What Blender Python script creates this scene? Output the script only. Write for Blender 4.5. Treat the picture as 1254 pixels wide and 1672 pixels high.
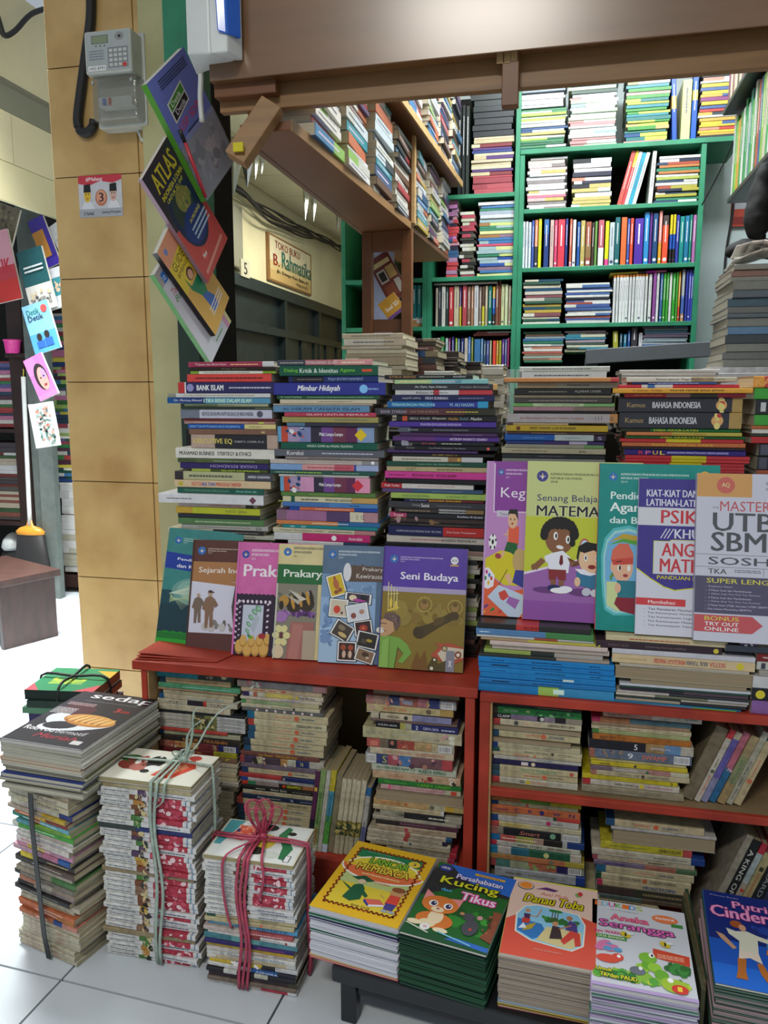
import bpy, math, random
from mathutils import Vector, Matrix
for o in list(bpy.data.objects): bpy.data.objects.remove(o)
random.seed(7)
SC = bpy.context.scene
COL = SC.collection
# ---------------------------------------------------------------- camera
F_PX, CX, CY = 1280.0, 627.0, 836.0
PITCH, YAW, CAMH = math.radians(8.7), math.radians(12.7), 1.05
cd = bpy.data.cameras.new('camera'); cam = bpy.data.objects.new('camera', cd); COL.objects.link(cam)
cam.location = (0, 0, CAMH)
cam.rotation_euler = (math.pi/2 - PITCH, 0, YAW)
cd.sensor_fit = 'VERTICAL'; cd.sensor_height = 36.0; cd.lens = 36.0*F_PX/1672.0
cd.clip_start = 0.02; cd.clip_end = 60
SC.camera = cam
# ---------------------------------------------------------------- world, lamps, exposure
SC.view_settings.view_transform = 'Standard'; SC.view_settings.look = 'None'
SC.view_settings.exposure = 0.35; SC.view_settings.gamma = 1.0; SC.view_settings.use_curve_mapping = False
w = bpy.data.worlds.new('world'); SC.world = w; w.use_nodes = True
bg = w.node_tree.nodes['Background']; bg.inputs[0].default_value = (0.80, 0.90, 1.0, 1); bg.inputs[1].default_value = 0.35
def area(name, loc, size, power, col=(1, 1, 1), rot=(0, 0, 0)):
    l = bpy.data.lights.new(name, 'AREA'); l.shape = 'RECTANGLE'; l.size, l.size_y = size; l.energy = power; l.color = col
    o = bpy.data.objects.new(name, l); o.location = loc; o.rotation_euler = rot; COL.objects.link(o); return o
area('lamp_over_aisle', (-0.42, -1.0, 2.86), (0.7, 0.3), 41, (1.0, 0.95, 0.86))
area('lamp_back_room', (0.15, 2.35, 2.62), (1.0, 0.5), 44, (0.93, 0.98, 1.0))
nl = area('lamp_neighbour_stall', (-1.95, 2.45, 2.62), (0.8, 0.6), 80, (0.95, 0.98, 1.0)); nl.data.spread = math.radians(82)
area('lamp_corridor', (-1.5, 5.6, 2.5), (0.4, 1.6), 34, (1.0, 0.96, 0.86))
# ---------------------------------------------------------------- pixel -> point helpers (the photograph's frame is 1254x1672)
def ray(px, py):
    x = (px-CX)/F_PX; y = -(py-CY)/F_PX
    f = math.cos(PITCH)+y*math.sin(PITCH); u = -math.sin(PITCH)+y*math.cos(PITCH)
    return Vector((x*math.cos(YAW)-f*math.sin(YAW), x*math.sin(YAW)+f*math.cos(YAW), u))
CAMP = Vector((0, 0, CAMH))
def PY(px, py, Y): r = ray(px, py); return CAMP + r*(Y/r.y)
def PZ(px, py, Z): r = ray(px, py); return CAMP + r*((Z-CAMH)/r.z)
def PX(px, py, X): r = ray(px, py); return CAMP + r*(X/r.x)
def PN(px, py, pt, n): r = ray(px, py); return CAMP + r*((Vector(pt)-CAMP).dot(n)/r.dot(n))
# ---------------------------------------------------------------- colours
def lin(c): return c/12.92 if c <= .04045 else ((c+.055)/1.055)**2.4
_hc = {}
def hx(s):
    if s not in _hc:
        v = [int(ch, 16)/15 for ch in s] if len(s) == 3 else [int(s[i:i+2], 16)/255 for i in (0, 2, 4)]
        _hc[s] = (lin(v[0])*.94+.004, lin(v[1])*.94+.004, lin(v[2])*.94+.004, 1)
    return _hc[s]
NAMES = [('black','111'),('dark grey','444'),('grey','888'),('light grey','bbb'),('white','eee'),('cream','ddb'),('tan','b97'),('brown','643'),
 ('maroon','612'),('red','c33'),('salmon','e76'),('orange','e83'),('yellow','dc2'),('lime','ad3'),('olive','773'),('green','283'),('dark green','142'),
 ('pale green','9c8'),('teal','188'),('light blue','7be'),('blue','25b'),('navy','125'),('slate blue','568'),('purple','529'),('lilac','a8c'),('pink','e5a'),('dark pink','a36'),('pale pink','dbb')]
def cname(s):
    s = s[:3] if len(s) == 3 else s[0]+s[2]+s[4]
    a = [int(c, 16) for c in s]
    return min(NAMES, key=lambda n: sum((int(n[1][i], 16)-a[i])**2 for i in range(3)))[0]
ORD = ['top','second','third','fourth','fifth','sixth','seventh','eighth','ninth','tenth','eleventh','twelfth','thirteenth','fourteenth','fifteenth',
 'sixteenth','seventeenth','eighteenth','nineteenth','twentieth']
def ordn(i):
    if i < 20: return ORD[i]
    return {2:'twenty',3:'thirty',4:'forty',5:'fifty'}[(i+1)//10] + (('-'+['','first','second','third','fourth','fifth','sixth','seventh','eighth','ninth'][(i+1)%10]) if (i+1)%10 else 'th') if (i+1)%10 else {2:'twentieth',3:'thirtieth',4:'fortieth',5:'fiftieth'}[(i+1)//10]
# ---------------------------------------------------------------- materials
def mat(name, col=None, rough=.5, bump=0, scale=20, spec=.5, metal=0, vary=0, attr=False, stretch=(1,1,1), coords='Object', col2=None, emit=0, alpha=None, coat=0):
    m = bpy.data.materials.new(name); m.use_nodes = True; nt = m.node_tree; b = nt.nodes['Principled BSDF']
    b.inputs['Roughness'].default_value = rough; b.inputs['Metallic'].default_value = metal
    b.inputs['Specular IOR Level'].default_value = spec
    if coat: b.inputs['Coat Weight'].default_value = coat; b.inputs['Coat Roughness'].default_value = .25; b.inputs['Coat IOR'].default_value = 1.7
    base = None
    if attr:
        a = nt.nodes.new('ShaderNodeAttribute'); a.attribute_name = 'Col'; base = a.outputs['Color']
    elif col: b.inputs['Base Color'].default_value = hx(col)
    if vary or bump or col2:
        tc = nt.nodes.new('ShaderNodeTexCoord'); mp = nt.nodes.new('ShaderNodeMapping'); mp.inputs['Scale'].default_value = stretch
        nt.links.new(tc.outputs[coords], mp.inputs[0])
        no = nt.nodes.new('ShaderNodeTexNoise'); no.inputs['Scale'].default_value = scale; no.inputs['Detail'].default_value = 5
        nt.links.new(mp.outputs[0], no.inputs[0])
        if vary or col2:
            mx = nt.nodes.new('ShaderNodeMix'); mx.data_type = 'RGBA'
            cr = nt.nodes.new('ShaderNodeMapRange'); cr.inputs[1].default_value = .35; cr.inputs[2].default_value = .68
            nt.links.new(no.outputs['Fac'], cr.inputs[0]); nt.links.new(cr.outputs[0], mx.inputs[0])
            if base:
                mu = nt.nodes.new('ShaderNodeMix'); mu.data_type = 'RGBA'; mu.blend_type = 'MULTIPLY'; mu.inputs[0].default_value = 1
                nt.links.new(base, mu.inputs[6]); nt.links.new(base, mx.inputs[6]); mu.inputs[7].default_value = (1-vary, 1-vary, 1-vary, 1); nt.links.new(mu.outputs[2], mx.inputs[7])
            else:
                c = hx(col); mx.inputs[6].default_value = c
                mx.inputs[7].default_value = hx(col2) if col2 else (c[0]*(1-vary), c[1]*(1-vary), c[2]*(1-vary), 1)
            base = mx.outputs[2]
        if bump:
            bp = nt.nodes.new('ShaderNodeBump'); bp.inputs['Strength'].default_value = bump; bp.inputs['Distance'].default_value = .002
            nt.links.new(no.outputs['Fac'], bp.inputs['Height']); nt.links.new(bp.outputs[0], b.inputs['Normal'])
    if base: nt.links.new(base, b.inputs['Base Color'])
    if emit: b.inputs['Emission Color'].default_value = hx(col); b.inputs['Emission Strength'].default_value = emit
    if alpha is not None: b.inputs['Alpha'].default_value = alpha
    return m
M_PRINT = mat('printed_gloss_paper', attr=True, rough=.34, spec=.45, vary=.12, scale=60)
M_OLD = mat('printed_worn_paper', attr=True, rough=.6, spec=.3, vary=.35, scale=70, bump=.2)
M_INK = mat('printed_ink', attr=True, rough=.38, spec=.4)
M_PAGE = mat('page_edges', attr=True, rough=.9, spec=.1, vary=.32, scale=5, stretch=(.6, .6, 260), bump=.3)
M_RED = mat('red_painted_wood', 'b8402c', rough=.5, vary=.4, scale=9, bump=.3, spec=.3, coords='Object')
M_REDIN = mat('dusty_shelf_board', '8a7350', rough=.8, vary=.35, scale=14)
M_GREEN_SHADED = mat('shaded_green_paint', '1a3326', rough=.6, vary=.2)
M_GREEN = mat('green_painted_wood', '2a8c66', rough=.45, vary=.25, scale=12, bump=.15)
M_BROWN = mat('brown_painted_wood', '7c4c26', rough=.42, vary=.18, scale=6, bump=.1, stretch=(1, 1, 4))
M_BEAM = mat('lacquered_plywood', '7d5429', rough=.3, vary=.3, scale=3.5, bump=.04, stretch=(.7, 1, 5), spec=.4, coat=.8)
M_BEAM2 = mat('varnished_plank', '9a7040', rough=.45, vary=.3, scale=6, stretch=(.6, 1, 9), bump=.1)
M_EDGE = mat('raw_wood_edge', 'c9a36c', rough=.7, vary=.3, scale=30)
M_TILE = mat('beige_marbled_tile', 'dcb878', col2='bd9456', rough=.3, scale=5.5, spec=.5)
M_GROUT = mat('dark_grout', '54452f', rough=.9, vary=.2)
M_FLOOR = mat('white_ceramic_tile', 'd2dae0', rough=.22, vary=.06, scale=3, spec=.5)
M_FGROUT = mat('floor_grout', '4a5054', rough=.9)
M_OLIVE = mat('pale_olive_paint', 'c6bf8c', rough=.5, vary=.22, scale=6)
M_CREAM = mat('cream_wall_paint', 'e2d9ac', rough=.75, vary=.12, scale=3)
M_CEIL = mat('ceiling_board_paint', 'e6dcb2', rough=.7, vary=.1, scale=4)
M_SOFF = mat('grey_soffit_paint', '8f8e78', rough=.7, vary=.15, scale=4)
M_WHITEW = mat('blue_white_wall_paint', 'c4d2d2', rough=.7, vary=.12, scale=4)
M_BLACK = mat('black_painted_wood', '1b1d22', rough=.35, vary=.3, scale=20)
M_DOOR = mat('dark_green_steel', '0e2222', rough=.45, vary=.4, scale=10, spec=.6)
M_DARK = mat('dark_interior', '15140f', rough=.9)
M_ALU = mat('aluminium_profile', 'b8beb8', rough=.4, metal=.6, vary=.15)
M_PLAST = mat('grey_white_plastic', 'c8c9bf', rough=.38, vary=.15, scale=15)
M_WPLAST = mat('white_plastic', 'dfe3df', rough=.35, vary=.06)
M_BLUEP = mat('blue_translucent_plastic', '1267d8', rough=.15, coat=.5)
M_RUBBER = mat('black_rubber', '1c1a19', rough=.6, bump=.2, scale=80)
M_BENCH = mat('bench_varnish', '3a221a', rough=.4, vary=.4, scale=10, stretch=(1, 4, 1))
M_STRG = mat('green_raffia', 'a9bdae', rough=.45, vary=.3, scale=80, spec=.5)
M_STRP = mat('pink_raffia', 'b8405c', rough=.4, vary=.3, scale=80, spec=.5)
M_STRB = mat('black_strap', '1a1b1c', rough=.5, bump=.3, scale=200)
M_PINK = mat('pink_plastic', 'ff4fb0', rough=.3)
M_ORANGE = mat('orange_plastic', 'e0962a', rough=.4)
M_POST = mat('grey_green_post', '7c8680', rough=.5, metal=.3, vary=.2)
M_GREYM = mat('grey_painted_metal', '6f767c', rough=.5, vary=.1)
M_FOIL = mat('foil_sheet', 'd4d8d4', rough=.18, metal=.85, bump=.4, scale=40)
M_CLOTH = mat('black_cloth', '1b1d1d', rough=.85, vary=.4, scale=25, bump=.6)
def glassy(name, a, col='dfe6ea', rough=.1):
    m = bpy.data.materials.new(name); m.use_nodes = True; nt = m.node_tree; b = nt.nodes['Principled BSDF']
    b.inputs['Base Color'].default_value = hx(col); b.inputs['Roughness'].default_value = rough; b.inputs['Alpha'].default_value = a
    b.inputs['Specular IOR Level'].default_value = .8
    tc = nt.nodes.new('ShaderNodeTexCoord'); no = nt.nodes.new('ShaderNodeTexNoise'); no.inputs['Scale'].default_value = 60; nt.links.new(tc.outputs['Object'], no.inputs[0])
    bp = nt.nodes.new('ShaderNodeBump'); bp.inputs['Strength'].default_value = .5; bp.inputs['Distance'].default_value = .003
    nt.links.new(no.outputs['Fac'], bp.inputs['Height']); nt.links.new(bp.outputs[0], b.inputs['Normal'])
    return m
M_FILM = glassy('clear_plastic_film', .2); M_WRAP = glassy('thin_shrink_wrap', .06)
M_METERC = glassy('smoked_clear_cover', .45, '8f8c7c', .12)
# ---------------------------------------------------------------- mesh building
class MB:
    def __init__(s): s.v = []; s.f = []; s.c = []
    def face(s, pts, col='ccc'):
        n = len(s.v); s.v += [tuple(p) for p in pts]; s.f.append(tuple(range(n, n+len(pts)))); s.c.append(col)
    def box(s, x0, x1, y0, y1, z0, z1, col='ccc'):
        p = [(x0,y0,z0),(x1,y0,z0),(x1,y1,z0),(x0,y1,z0),(x0,y0,z1),(x1,y0,z1),(x1,y1,z1),(x0,y1,z1)]
        n = len(s.v); s.v += p
        for q in ((0,3,2,1),(4,5,6,7),(0,1,5,4),(1,2,6,5),(2,3,7,6),(3,0,4,7)): s.f.append(tuple(n+i for i in q)); s.c.append(col)
        return s
    def hexa(s, p, col='ccc'):      # 8 points, bottom ring then top ring
        n = len(s.v); s.v += [tuple(q) for q in p]
        for q in ((0,3,2,1),(4,5,6,7),(0,1,5,4),(1,2,6,5),(2,3,7,6),(3,0,4,7)): s.f.append(tuple(n+i for i in q)); s.c.append(col)
        return s
    def beam(s, a, b, w, h, col='ccc', up=(0,0,1)):   # bar of section w x h from a to b
        a, b = Vector(a), Vector(b); d = (b-a).normalized(); sd = d.cross(Vector(up)).normalized(); u = sd.cross(d)
        r = [(-w/2,-h/2),(w/2,-h/2),(w/2,h/2),(-w/2,h/2)]
        return s.hexa([a+sd*i+u*j for i,j in r]+[b+sd*i+u*j for i,j in r], col)
    def tube(s, pts, r, col='ccc', n=8, flat=1.0, closed=False):
        pts = [Vector(p) for p in pts]
        if 2 < len(pts) < 12:      # round the corners of a coarse path
            P_ = [pts[0]]+pts+[pts[-1]]; q = []; K = 4; rq = []
            for i in range(1, len(P_)-2):
                for j in range(K):
                    t = j/K; a, b, c_, d_ = P_[i-1:i+3]; q.append(.5*((2*b)+(c_-a)*t+(2*a-5*b+4*c_-d_)*t*t+(3*b-3*c_+d_-a)*t**3))
                    if isinstance(r, (list, tuple)): rq.append(r[i-1]*(1-t)+r[i]*t)
            q.append(pts[-1]); 
            if isinstance(r, (list, tuple)): r = rq+[r[-1]]
            pts = q
        m = len(pts); base = len(s.v); prev = None
        for i, p in enumerate(pts):
            d = (pts[min(i+1, m-1)]-pts[max(i-1, 0)]).normalized()
            ref = Vector((0,0,1)) if abs(d.z) < .9 else Vector((0,1,0))
            sd = d.cross(ref).normalized()
            if prev is not None and sd.dot(prev) < 0: sd = -sd
            prev = sd; u = sd.cross(d); rr = r[i] if isinstance(r, (list, tuple)) else r
            for k in range(n):
                a = 2*math.pi*k/n; s.v.append(tuple(p+sd*math.cos(a)*rr+u*math.sin(a)*rr*flat))
        for i in range(m-1):
            for k in range(n):
                s.f.append((base+i*n+k, base+i*n+(k+1)%n, base+(i+1)*n+(k+1)%n, base+(i+1)*n+k)); s.c.append(col)
        s.f.append(tuple(base+k for k in range(n))[::-1]); s.c.append(col); s.f.append(tuple(base+(m-1)*n+k for k in range(n))); s.c.append(col)
        return s
    def lathe(s, prof, n=24, col='ccc'):     # prof: [(r,z)]
        base = len(s.v)
        for r, z in prof:
            for k in range(n): a = 2*math.pi*k/n; s.v.append((r*math.cos(a), r*math.sin(a), z))
        for i in range(len(prof)-1):
            for k in range(n): s.f.append((base+i*n+k, base+i*n+(k+1)%n, base+(i+1)*n+(k+1)%n, base+(i+1)*n+k)); s.c.append(col)
        s.f.append(tuple(base+k for k in range(n))[::-1]); s.c.append(col); s.f.append(tuple(base+(len(prof)-1)*n+k for k in range(n))); s.c.append(col)
        return s
    def mesh(s, name, m):
        me = bpy.data.meshes.new(name); me.from_pydata(s.v, [], s.f)
        at = me.color_attributes.new('Col', 'FLOAT_COLOR', 'CORNER'); buf = []
        for f, c in zip(s.f, s.c):
            cc = hx(c) if isinstance(c, str) else c
            for _ in f: buf.extend(cc)
        at.data.foreach_set('color', buf); me.materials.append(m); return me
    def build(s, name, m, parent=None, smooth=False):
        me = s.mesh(name, m)
        if smooth: me.polygons.foreach_set('use_smooth', [True]*len(me.polygons))
        return link(name, me, parent)
def link(name, me, parent=None):
    o = bpy.data.objects.new(name, me); COL.objects.link(o)
    if parent: o.parent = parent
    return o
def tag(o, label, cat, group=None, kind=None):
    if label and len(label.split()) > 16:
        import re
        l2 = re.sub(r' titled [^,]*,', ',', label); label = l2
        if len(label.split()) > 16: label = re.sub(r'^(thick|thin) ', '', label)
        if len(label.split()) > 16: label = label.replace(' on the floor', '').replace(' in the neighbouring stall', '').replace(' on the green shelf by', ' by').replace(' in front of the short', ' before the short').replace('red unit', 'unit').replace(' of the books hanging on the post', ' on the post').replace('in the pile at', 'in pile at').replace(' on top of the tied pile behind the food magazines', ' topping the tied pile')
    if label: o['label'] = label
    if cat: o['category'] = cat
    if group: o['group'] = group
    if kind: o['kind'] = kind
    return o
def struct(o): o['kind'] = 'structure'; return o
def empty(name, loc=(0,0,0), rot=(0,0,0)):
    o = bpy.data.objects.new(name, None); o.location = loc; o.rotation_euler = rot; o.empty_display_size = .02; COL.objects.link(o); return o
def bevel(o, w=.002, seg=2):
    b = o.modifiers.new('bevel', 'BEVEL'); b.width = w; b.segments = seg; b.limit_method = 'ANGLE'; return o
# ---------------------------------------------------------------- flat print: text and simple figures
_tc = {}
def glyphs(s, bold=False, italic=False):
    k = (s, bold, italic)
    if k in _tc: return _tc[k]
    cu = bpy.data.curves.new('t', 'FONT'); cu.body = s; cu.size = 1; cu.resolution_u = 2; cu.fill_mode = 'BOTH'
    if italic: cu.shear = .3
    ob = bpy.data.objects.new('t', cu); me = bpy.data.meshes.new_from_object(ob)
    vs = [(v.co.x, v.co.y) for v in me.vertices]; fs = [tuple(p.vertices) for p in me.polygons]
    nrm = [p.normal.z for p in me.polygons]; fs = [f if n > 0 else f[::-1] for f, n in zip(fs, nrm)]
    bpy.data.meshes.remove(me); bpy.data.objects.remove(ob); bpy.data.curves.remove(cu)
    if vs:
        x0 = min(v[0] for v in vs); x1 = max(v[0] for v in vs); y0 = min(v[1] for v in vs); y1 = max(v[1] for v in vs)
    else: x0 = y0 = 0; x1 = y1 = 1
    _tc[k] = ([((x-x0)/(x1-x0), (y-y0)/(y1-y0)) for x, y in vs], fs, (x1-x0)/(y1-y0)); return _tc[k]
class Art:      # drawn in u,v of a W x H sheet, later shapes lie over earlier ones
    def __init__(s, W, H, step=.00001): s.m = MB(); s.W = W; s.H = H; s.z = 0; s.st = step
    def _p(s, u, v): return (u*s.W, v*s.H, s.z)
    def poly(s, pts, c): s.z += s.st; s.m.face([s._p(*p) for p in pts], c); return s
    def rect(s, u0, v0, u1, v1, c): return s.poly([(u0,v0),(u1,v0),(u1,v1),(u0,v1)], c)
    def ell(s, u, v, ru, rv, c, n=20, a0=0, a1=360, rot=0):
        r = math.radians(rot); pts = []
        k = n if a1-a0 < 360 else n-1
        for i in range(n):
            a = math.radians(a0+(a1-a0)*i/k if a1-a0 < 360 else 360*i/n); x = ru*math.cos(a)*s.W; y = rv*math.sin(a)*s.H
            pts.append((u+(x*math.cos(r)-y*math.sin(r))/s.W, v+(x*math.sin(r)+y*math.cos(r))/s.H))
        return s.poly(pts, c)
    def line(s, pts, wd, c):      # wd in metres
        s.z += s.st
        for (a, b) in zip(pts, pts[1:]):
            A = Vector((a[0]*s.W, a[1]*s.H)); B = Vector((b[0]*s.W, b[1]*s.H)); d = (B-A)
            if d.length < 1e-6: continue
            d = d.normalized(); n = Vector((-d.y, d.x))*wd/2; A -= d*wd*.3; B += d*wd*.3
            s.m.face([(A.x-n.x, A.y-n.y, s.z), (B.x-n.x, B.y-n.y, s.z), (B.x+n.x, B.y+n.y, s.z), (A.x+n.x, A.y+n.y, s.z)], c)
        return s
    def text(s, t, u0, v0, u1, v1, c, bold=False, italic=False, out=None, keep=False, rot=0, clip=None):
        if out: 
            for dx, dy in ((-1,0),(1,0),(0,1),(0,-1),(.7,.7),(-.7,-.7),(.7,-.7),(-.7,.7)):
                e = out[1]; s.text(t, u0+dx*e/s.W, v0+dy*e/s.H, u1+dx*e/s.W, v1+dy*e/s.H, out[0], bold, italic, None, keep, rot, clip)
        h = (v1-v0)*s.H
        if bold: 
            e = .028*min(h, 2.2*(u1-u0)*s.W/max(1, len(t))); s.text(t, u0-e/s.W, v0, u1-e/s.W, v1, c, False, italic, None, keep, rot, clip); s.text(t, u0+e/s.W, v0, u1+e/s.W, v1, c, False, italic, None, keep, rot, clip)
        vs, fs, asp = glyphs(t, False, italic); s.z += s.st; n = len(s.m.v)
        w = (u1-u0)*s.W
        if keep: w = min(w, h*asp)
        r = math.radians(rot); cr, sr = math.cos(r), math.sin(r)
        for x, y in vs:
            X, Y = x*w, y*h; s.m.v.append((u0*s.W+X*cr-Y*sr, v0*s.H+X*sr+Y*cr, s.z))
        cx = clip*s.W if clip else 1e9
        for f in fs:
            g = tuple(n+i for i in f)
            if clip and max(s.m.v[i][0] for i in g) > cx: continue
            s.m.f.append(g); s.m.c.append(c)
        return s
    def greek(s, u0, v0, u1, v1, c, rows=1):     # print too small to read in the photograph: word-length dashes
        s.z += s.st; hh = (v1-v0)/rows
        for r in range(rows):
            u = u0
            while u < u1:
                l = min(random.uniform(.012, .05)*(.18/s.W), u1-u); y = v0+r*hh+hh*.25
                s.m.face([s._p(u, y), s._p(u+l, y), s._p(u+l, y+hh*.45), s._p(u, y+hh*.45)], c); u += l+.006*(.18/s.W)
        return s
    def mottle(s, u0, v0, u1, v1, cols, n=30, size=.05):
        for _ in range(n):
            a = random.uniform(.4, 1)*size; u = random.uniform(u0+a, max(u0+a, u1-a)); v = random.uniform(v0+a, max(v0+a, v1-a))
            s.ell(u, v, a, a*random.uniform(.4, .9)*s.W/s.H, random.choice(cols), 7, rot=random.uniform(0, 180))
        return s
    def build(s, name, parent, z=0, m=None):
        o = s.m.build(name, m or M_INK, parent); o.location.z = z; return o
# ---------------------------------------------------------------- books lying flat, spine toward -Y
TH = .0006
def cover_mesh(L, T, D, bands, mt, bev=.0012):
    m = MB(); bev = min(bev, T*.3); x = -L/2; out = [(D,0),(bev,0),(0,bev),(0,T-bev),(bev,T),(D,T)]
    tot = sum(b[1] for b in bands); 
    for c, fr in bands:
        x2 = x+L*fr/tot
        for (a, b) in zip(out, out[1:]):
            m.face([(x,a[0],a[1]),(x,b[0],b[1]),(x2,b[0],b[1]),(x2,a[0],a[1])][::-1], c)
        x = x2
    c0, c1 = bands[0][0], bands[-1][0]; t = TH; t2 = max(t, bev)
    for xx, c, fl in ((-L/2, c0, 1), (L/2, c1, 0)):
        for q in ([(D,0),(t2,0),(t2,t),(D,t)], [(t2,0),(0,bev),(0,T-bev),(t2,T),(t2,T-t),(t2,t)], [(t2,T),(D,T),(D,T-t),(t2,T-t)]):
            p = [(xx,a,b) for a,b in q]; m.face(p if not fl else p[::-1], c)
    m.face([(-L/2,D,0),(L/2,D,0),(L/2,D,t),(-L/2,D,t)][::-1], c0); m.face([(-L/2,D,T-t),(L/2,D,T-t),(L/2,D,T),(-L/2,D,T)][::-1], c0)
    m.face([(-L/2,t2,t),(L/2,t2,t),(L/2,D,t),(-L/2,D,t)], 'bbb'); m.face([(-L/2,t2,T-t),(L/2,t2,T-t),(L/2,D,T-t),(-L/2,D,T-t)][::-1], 'bbb')
    return m.mesh('book', mt)
def spine_print(L, T, texts, parent):
    a = Art(L, T)
    for t in texts:
        p = t.split('@'); s = p[0]; u0, u1, c = p[1].split(':')[:3]; hh = float(p[1].split(':')[3]) if p[1].count(':') > 2 else .55
        u0, u1 = float(u0), float(u1); st = ''
        while s and s[0] in '*_^' and len(s) > 1: st += s[0]; s = s[1:]
        v0 = .5-hh/2
        if '^' in st: 
            n0 = len(a.m.v); 
        if s == '~': a.greek(u0, v0, u1, v0+hh, c)
        elif s == '#': a.mottle(u0, .06, u1, .94, c.split('+'), 9, .035)
        elif s == '=': a.rect(u0, .5-hh/2, u1, .5+hh/2, c)
        elif s == '|': 
            a.rect(u0, .08, u1, .92, 'ddd'); k = u0+.008
            while k < u1-.012: a.rect(k, .2, k+.004, .8, '222'); k += random.uniform(.007, .013)
        elif s == 'O': a.ell((u0+u1)/2, .5, .35*T/L, .35, c)
        elif s == 'D': a.poly([((u0+u1)/2-.4*T/L,.5),((u0+u1)/2,.1),((u0+u1)/2+.4*T/L,.5),((u0+u1)/2,.9)], c)
        else: a.text(s, u0, v0, u1, v0+hh, c, bold='*' in st, italic='_' in st)
        if '^' in st:
            for i in range(n0, len(a.m.v)):
                x, y, z = a.m.v[i]; a.m.v[i] = ((u0+u1)*L-x, T-y, z)
    if not a.m.f: return None
    o = a.m.build('spine_title', M_INK, parent); o.location = (-L/2, -.00012, 0); o.rotation_euler = (math.pi/2, 0, 0); return o
def flatbook(L, T, D, bands, loc, yaw=0, texts=(), kind='book', pages='d8cfb4', old=False, rev=False, parts=True, name=None):
    me = cover_mesh(L, T, D, bands, M_OLD if old else M_PRINT)
    o = link(name or {'comic book':'comic_book'}.get(kind, kind), me)
    e = .0008
    if parts:
        pg = MB().box(-L/2+e, L/2-e, max(TH, .0012)+.0002, D-e, TH+.0001, T-TH-.0001, pages).build('page_block', M_PAGE, o)
        if texts: spine_print(L, T, texts, o)
    if rev:
        o.rotation_euler = (0, 0, math.pi+yaw); o.location = (loc[0], loc[1]+D, loc[2])
    else:
        o.location = loc; o.rotation_euler = (0, 0, yaw)
    return o
def parse_bands(s):
    r = []
    for t in s.split(','):
        if '*' in t: a, b = t.split('*'); r.append((a, float(b)))
        else: r.append((t, -1))
    rest = 1-sum(b for a, b in r if b > 0); k = sum(1 for a, b in r if b < 0)
    return [(a, b if b > 0 else max(.02, rest/max(1, k))) for a, b in r]
def stack(data, Y, where, kind='book', base=None, D=.145, old=False, pages='d8cfb4', fill=None, group=None, fillw=None, jit=.012, xmin=-9, xmax=9):
    rows = []
    for ln in data.strip().split('\n'):
        ln = ln.strip()
        if not ln: continue
        t = ln.split('|', 1); h = t[0].split(); rows.append((float(h[0]), float(h[1]), float(h[2]), h[3], h[4:], [q for q in t[1].split('/') if q.strip()] if len(t) > 1 else []))
    zs = [PY(r[1], r[0], Y).z for r in rows]
    for i in range(1, len(zs)): zs[i] = min(zs[i], zs[i-1]-.0022)
    end = base if (base is not None and fill is None) else None
    specs = []
    for i, r in enumerate(rows):
        zt = zs[i]; zb = zs[i+1] if i+1 < len(rows) else (base if (fill is None and base is not None) else zt-.009)
        specs.append((zt, zb, PY(r[1], r[0], Y).x, PY(r[2], r[0], Y).x, r[3], r[4], r[5]))
    if fill:
        zt = specs[-1][1]; n = max(1, round((zt-base)/.0095)); h = (zt-base)/n; xa = specs[-1][2]; xb = specs[-1][3]
        if fillw: xa, xb = fillw
        for k in range(n):
            c = random.choice(fill.split()); a = xa+random.uniform(-.004, .004)
            specs.append((zt-k*h, zt-(k+1)*h, a, a+(xb-xa)-random.uniform(0, .008), c, [], ['~@.2:.8:%s:.4' % ('ddc' if sum(int(q, 16) for q in c[:3]) < 20 else '543')]))
    for i, (zt, zb, xa, xb, bands, opt, texts) in enumerate(specs):
        xa = max(xa, xmin); xb = min(xb, xmax); T = max(.0016, zt-zb-.0002); L = xb-xa; fl = [x for x in opt]
        rev = 'P' in fl; dy = 0.0
        for x in fl:
            if x[0] == 'd': dy = float(x[1:])/1000
        dy += random.uniform(0, .004)
        bd = parse_bands(bands); pc = 'a89878' if old else pages
        o = flatbook(L, T, D-random.uniform(0, .008), bd, ((xa+xb)/2, Y+dy, zb), random.uniform(-jit, jit), texts, kind, 'a8977a' if rev else pc, old, rev, True)
        main = max(bd, key=lambda b: b[1])[0]; nm = cname(main)
        if rev: nm = nm+' page-side-out'
        ttl = ''
        if kind == 'book':
            for t in texts:
                q = t.split('@')[0].strip('*_^')
                if len(q) > 3 and len(q.split()) <= 4 and '~' not in q: ttl = ' titled '+q; break
        th = 'thick ' if T > .017 else ('thin ' if T < .0065 else '')
        tag(o, '%s%s %s%s, %s %s %s' % (th, nm, kind.replace('comic book','comic'), ttl, ordn(i) if i else 'topmost', 'from top in' if i else 'in', where), kind, group or (kind+'s in '+where))
    return specs
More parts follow.
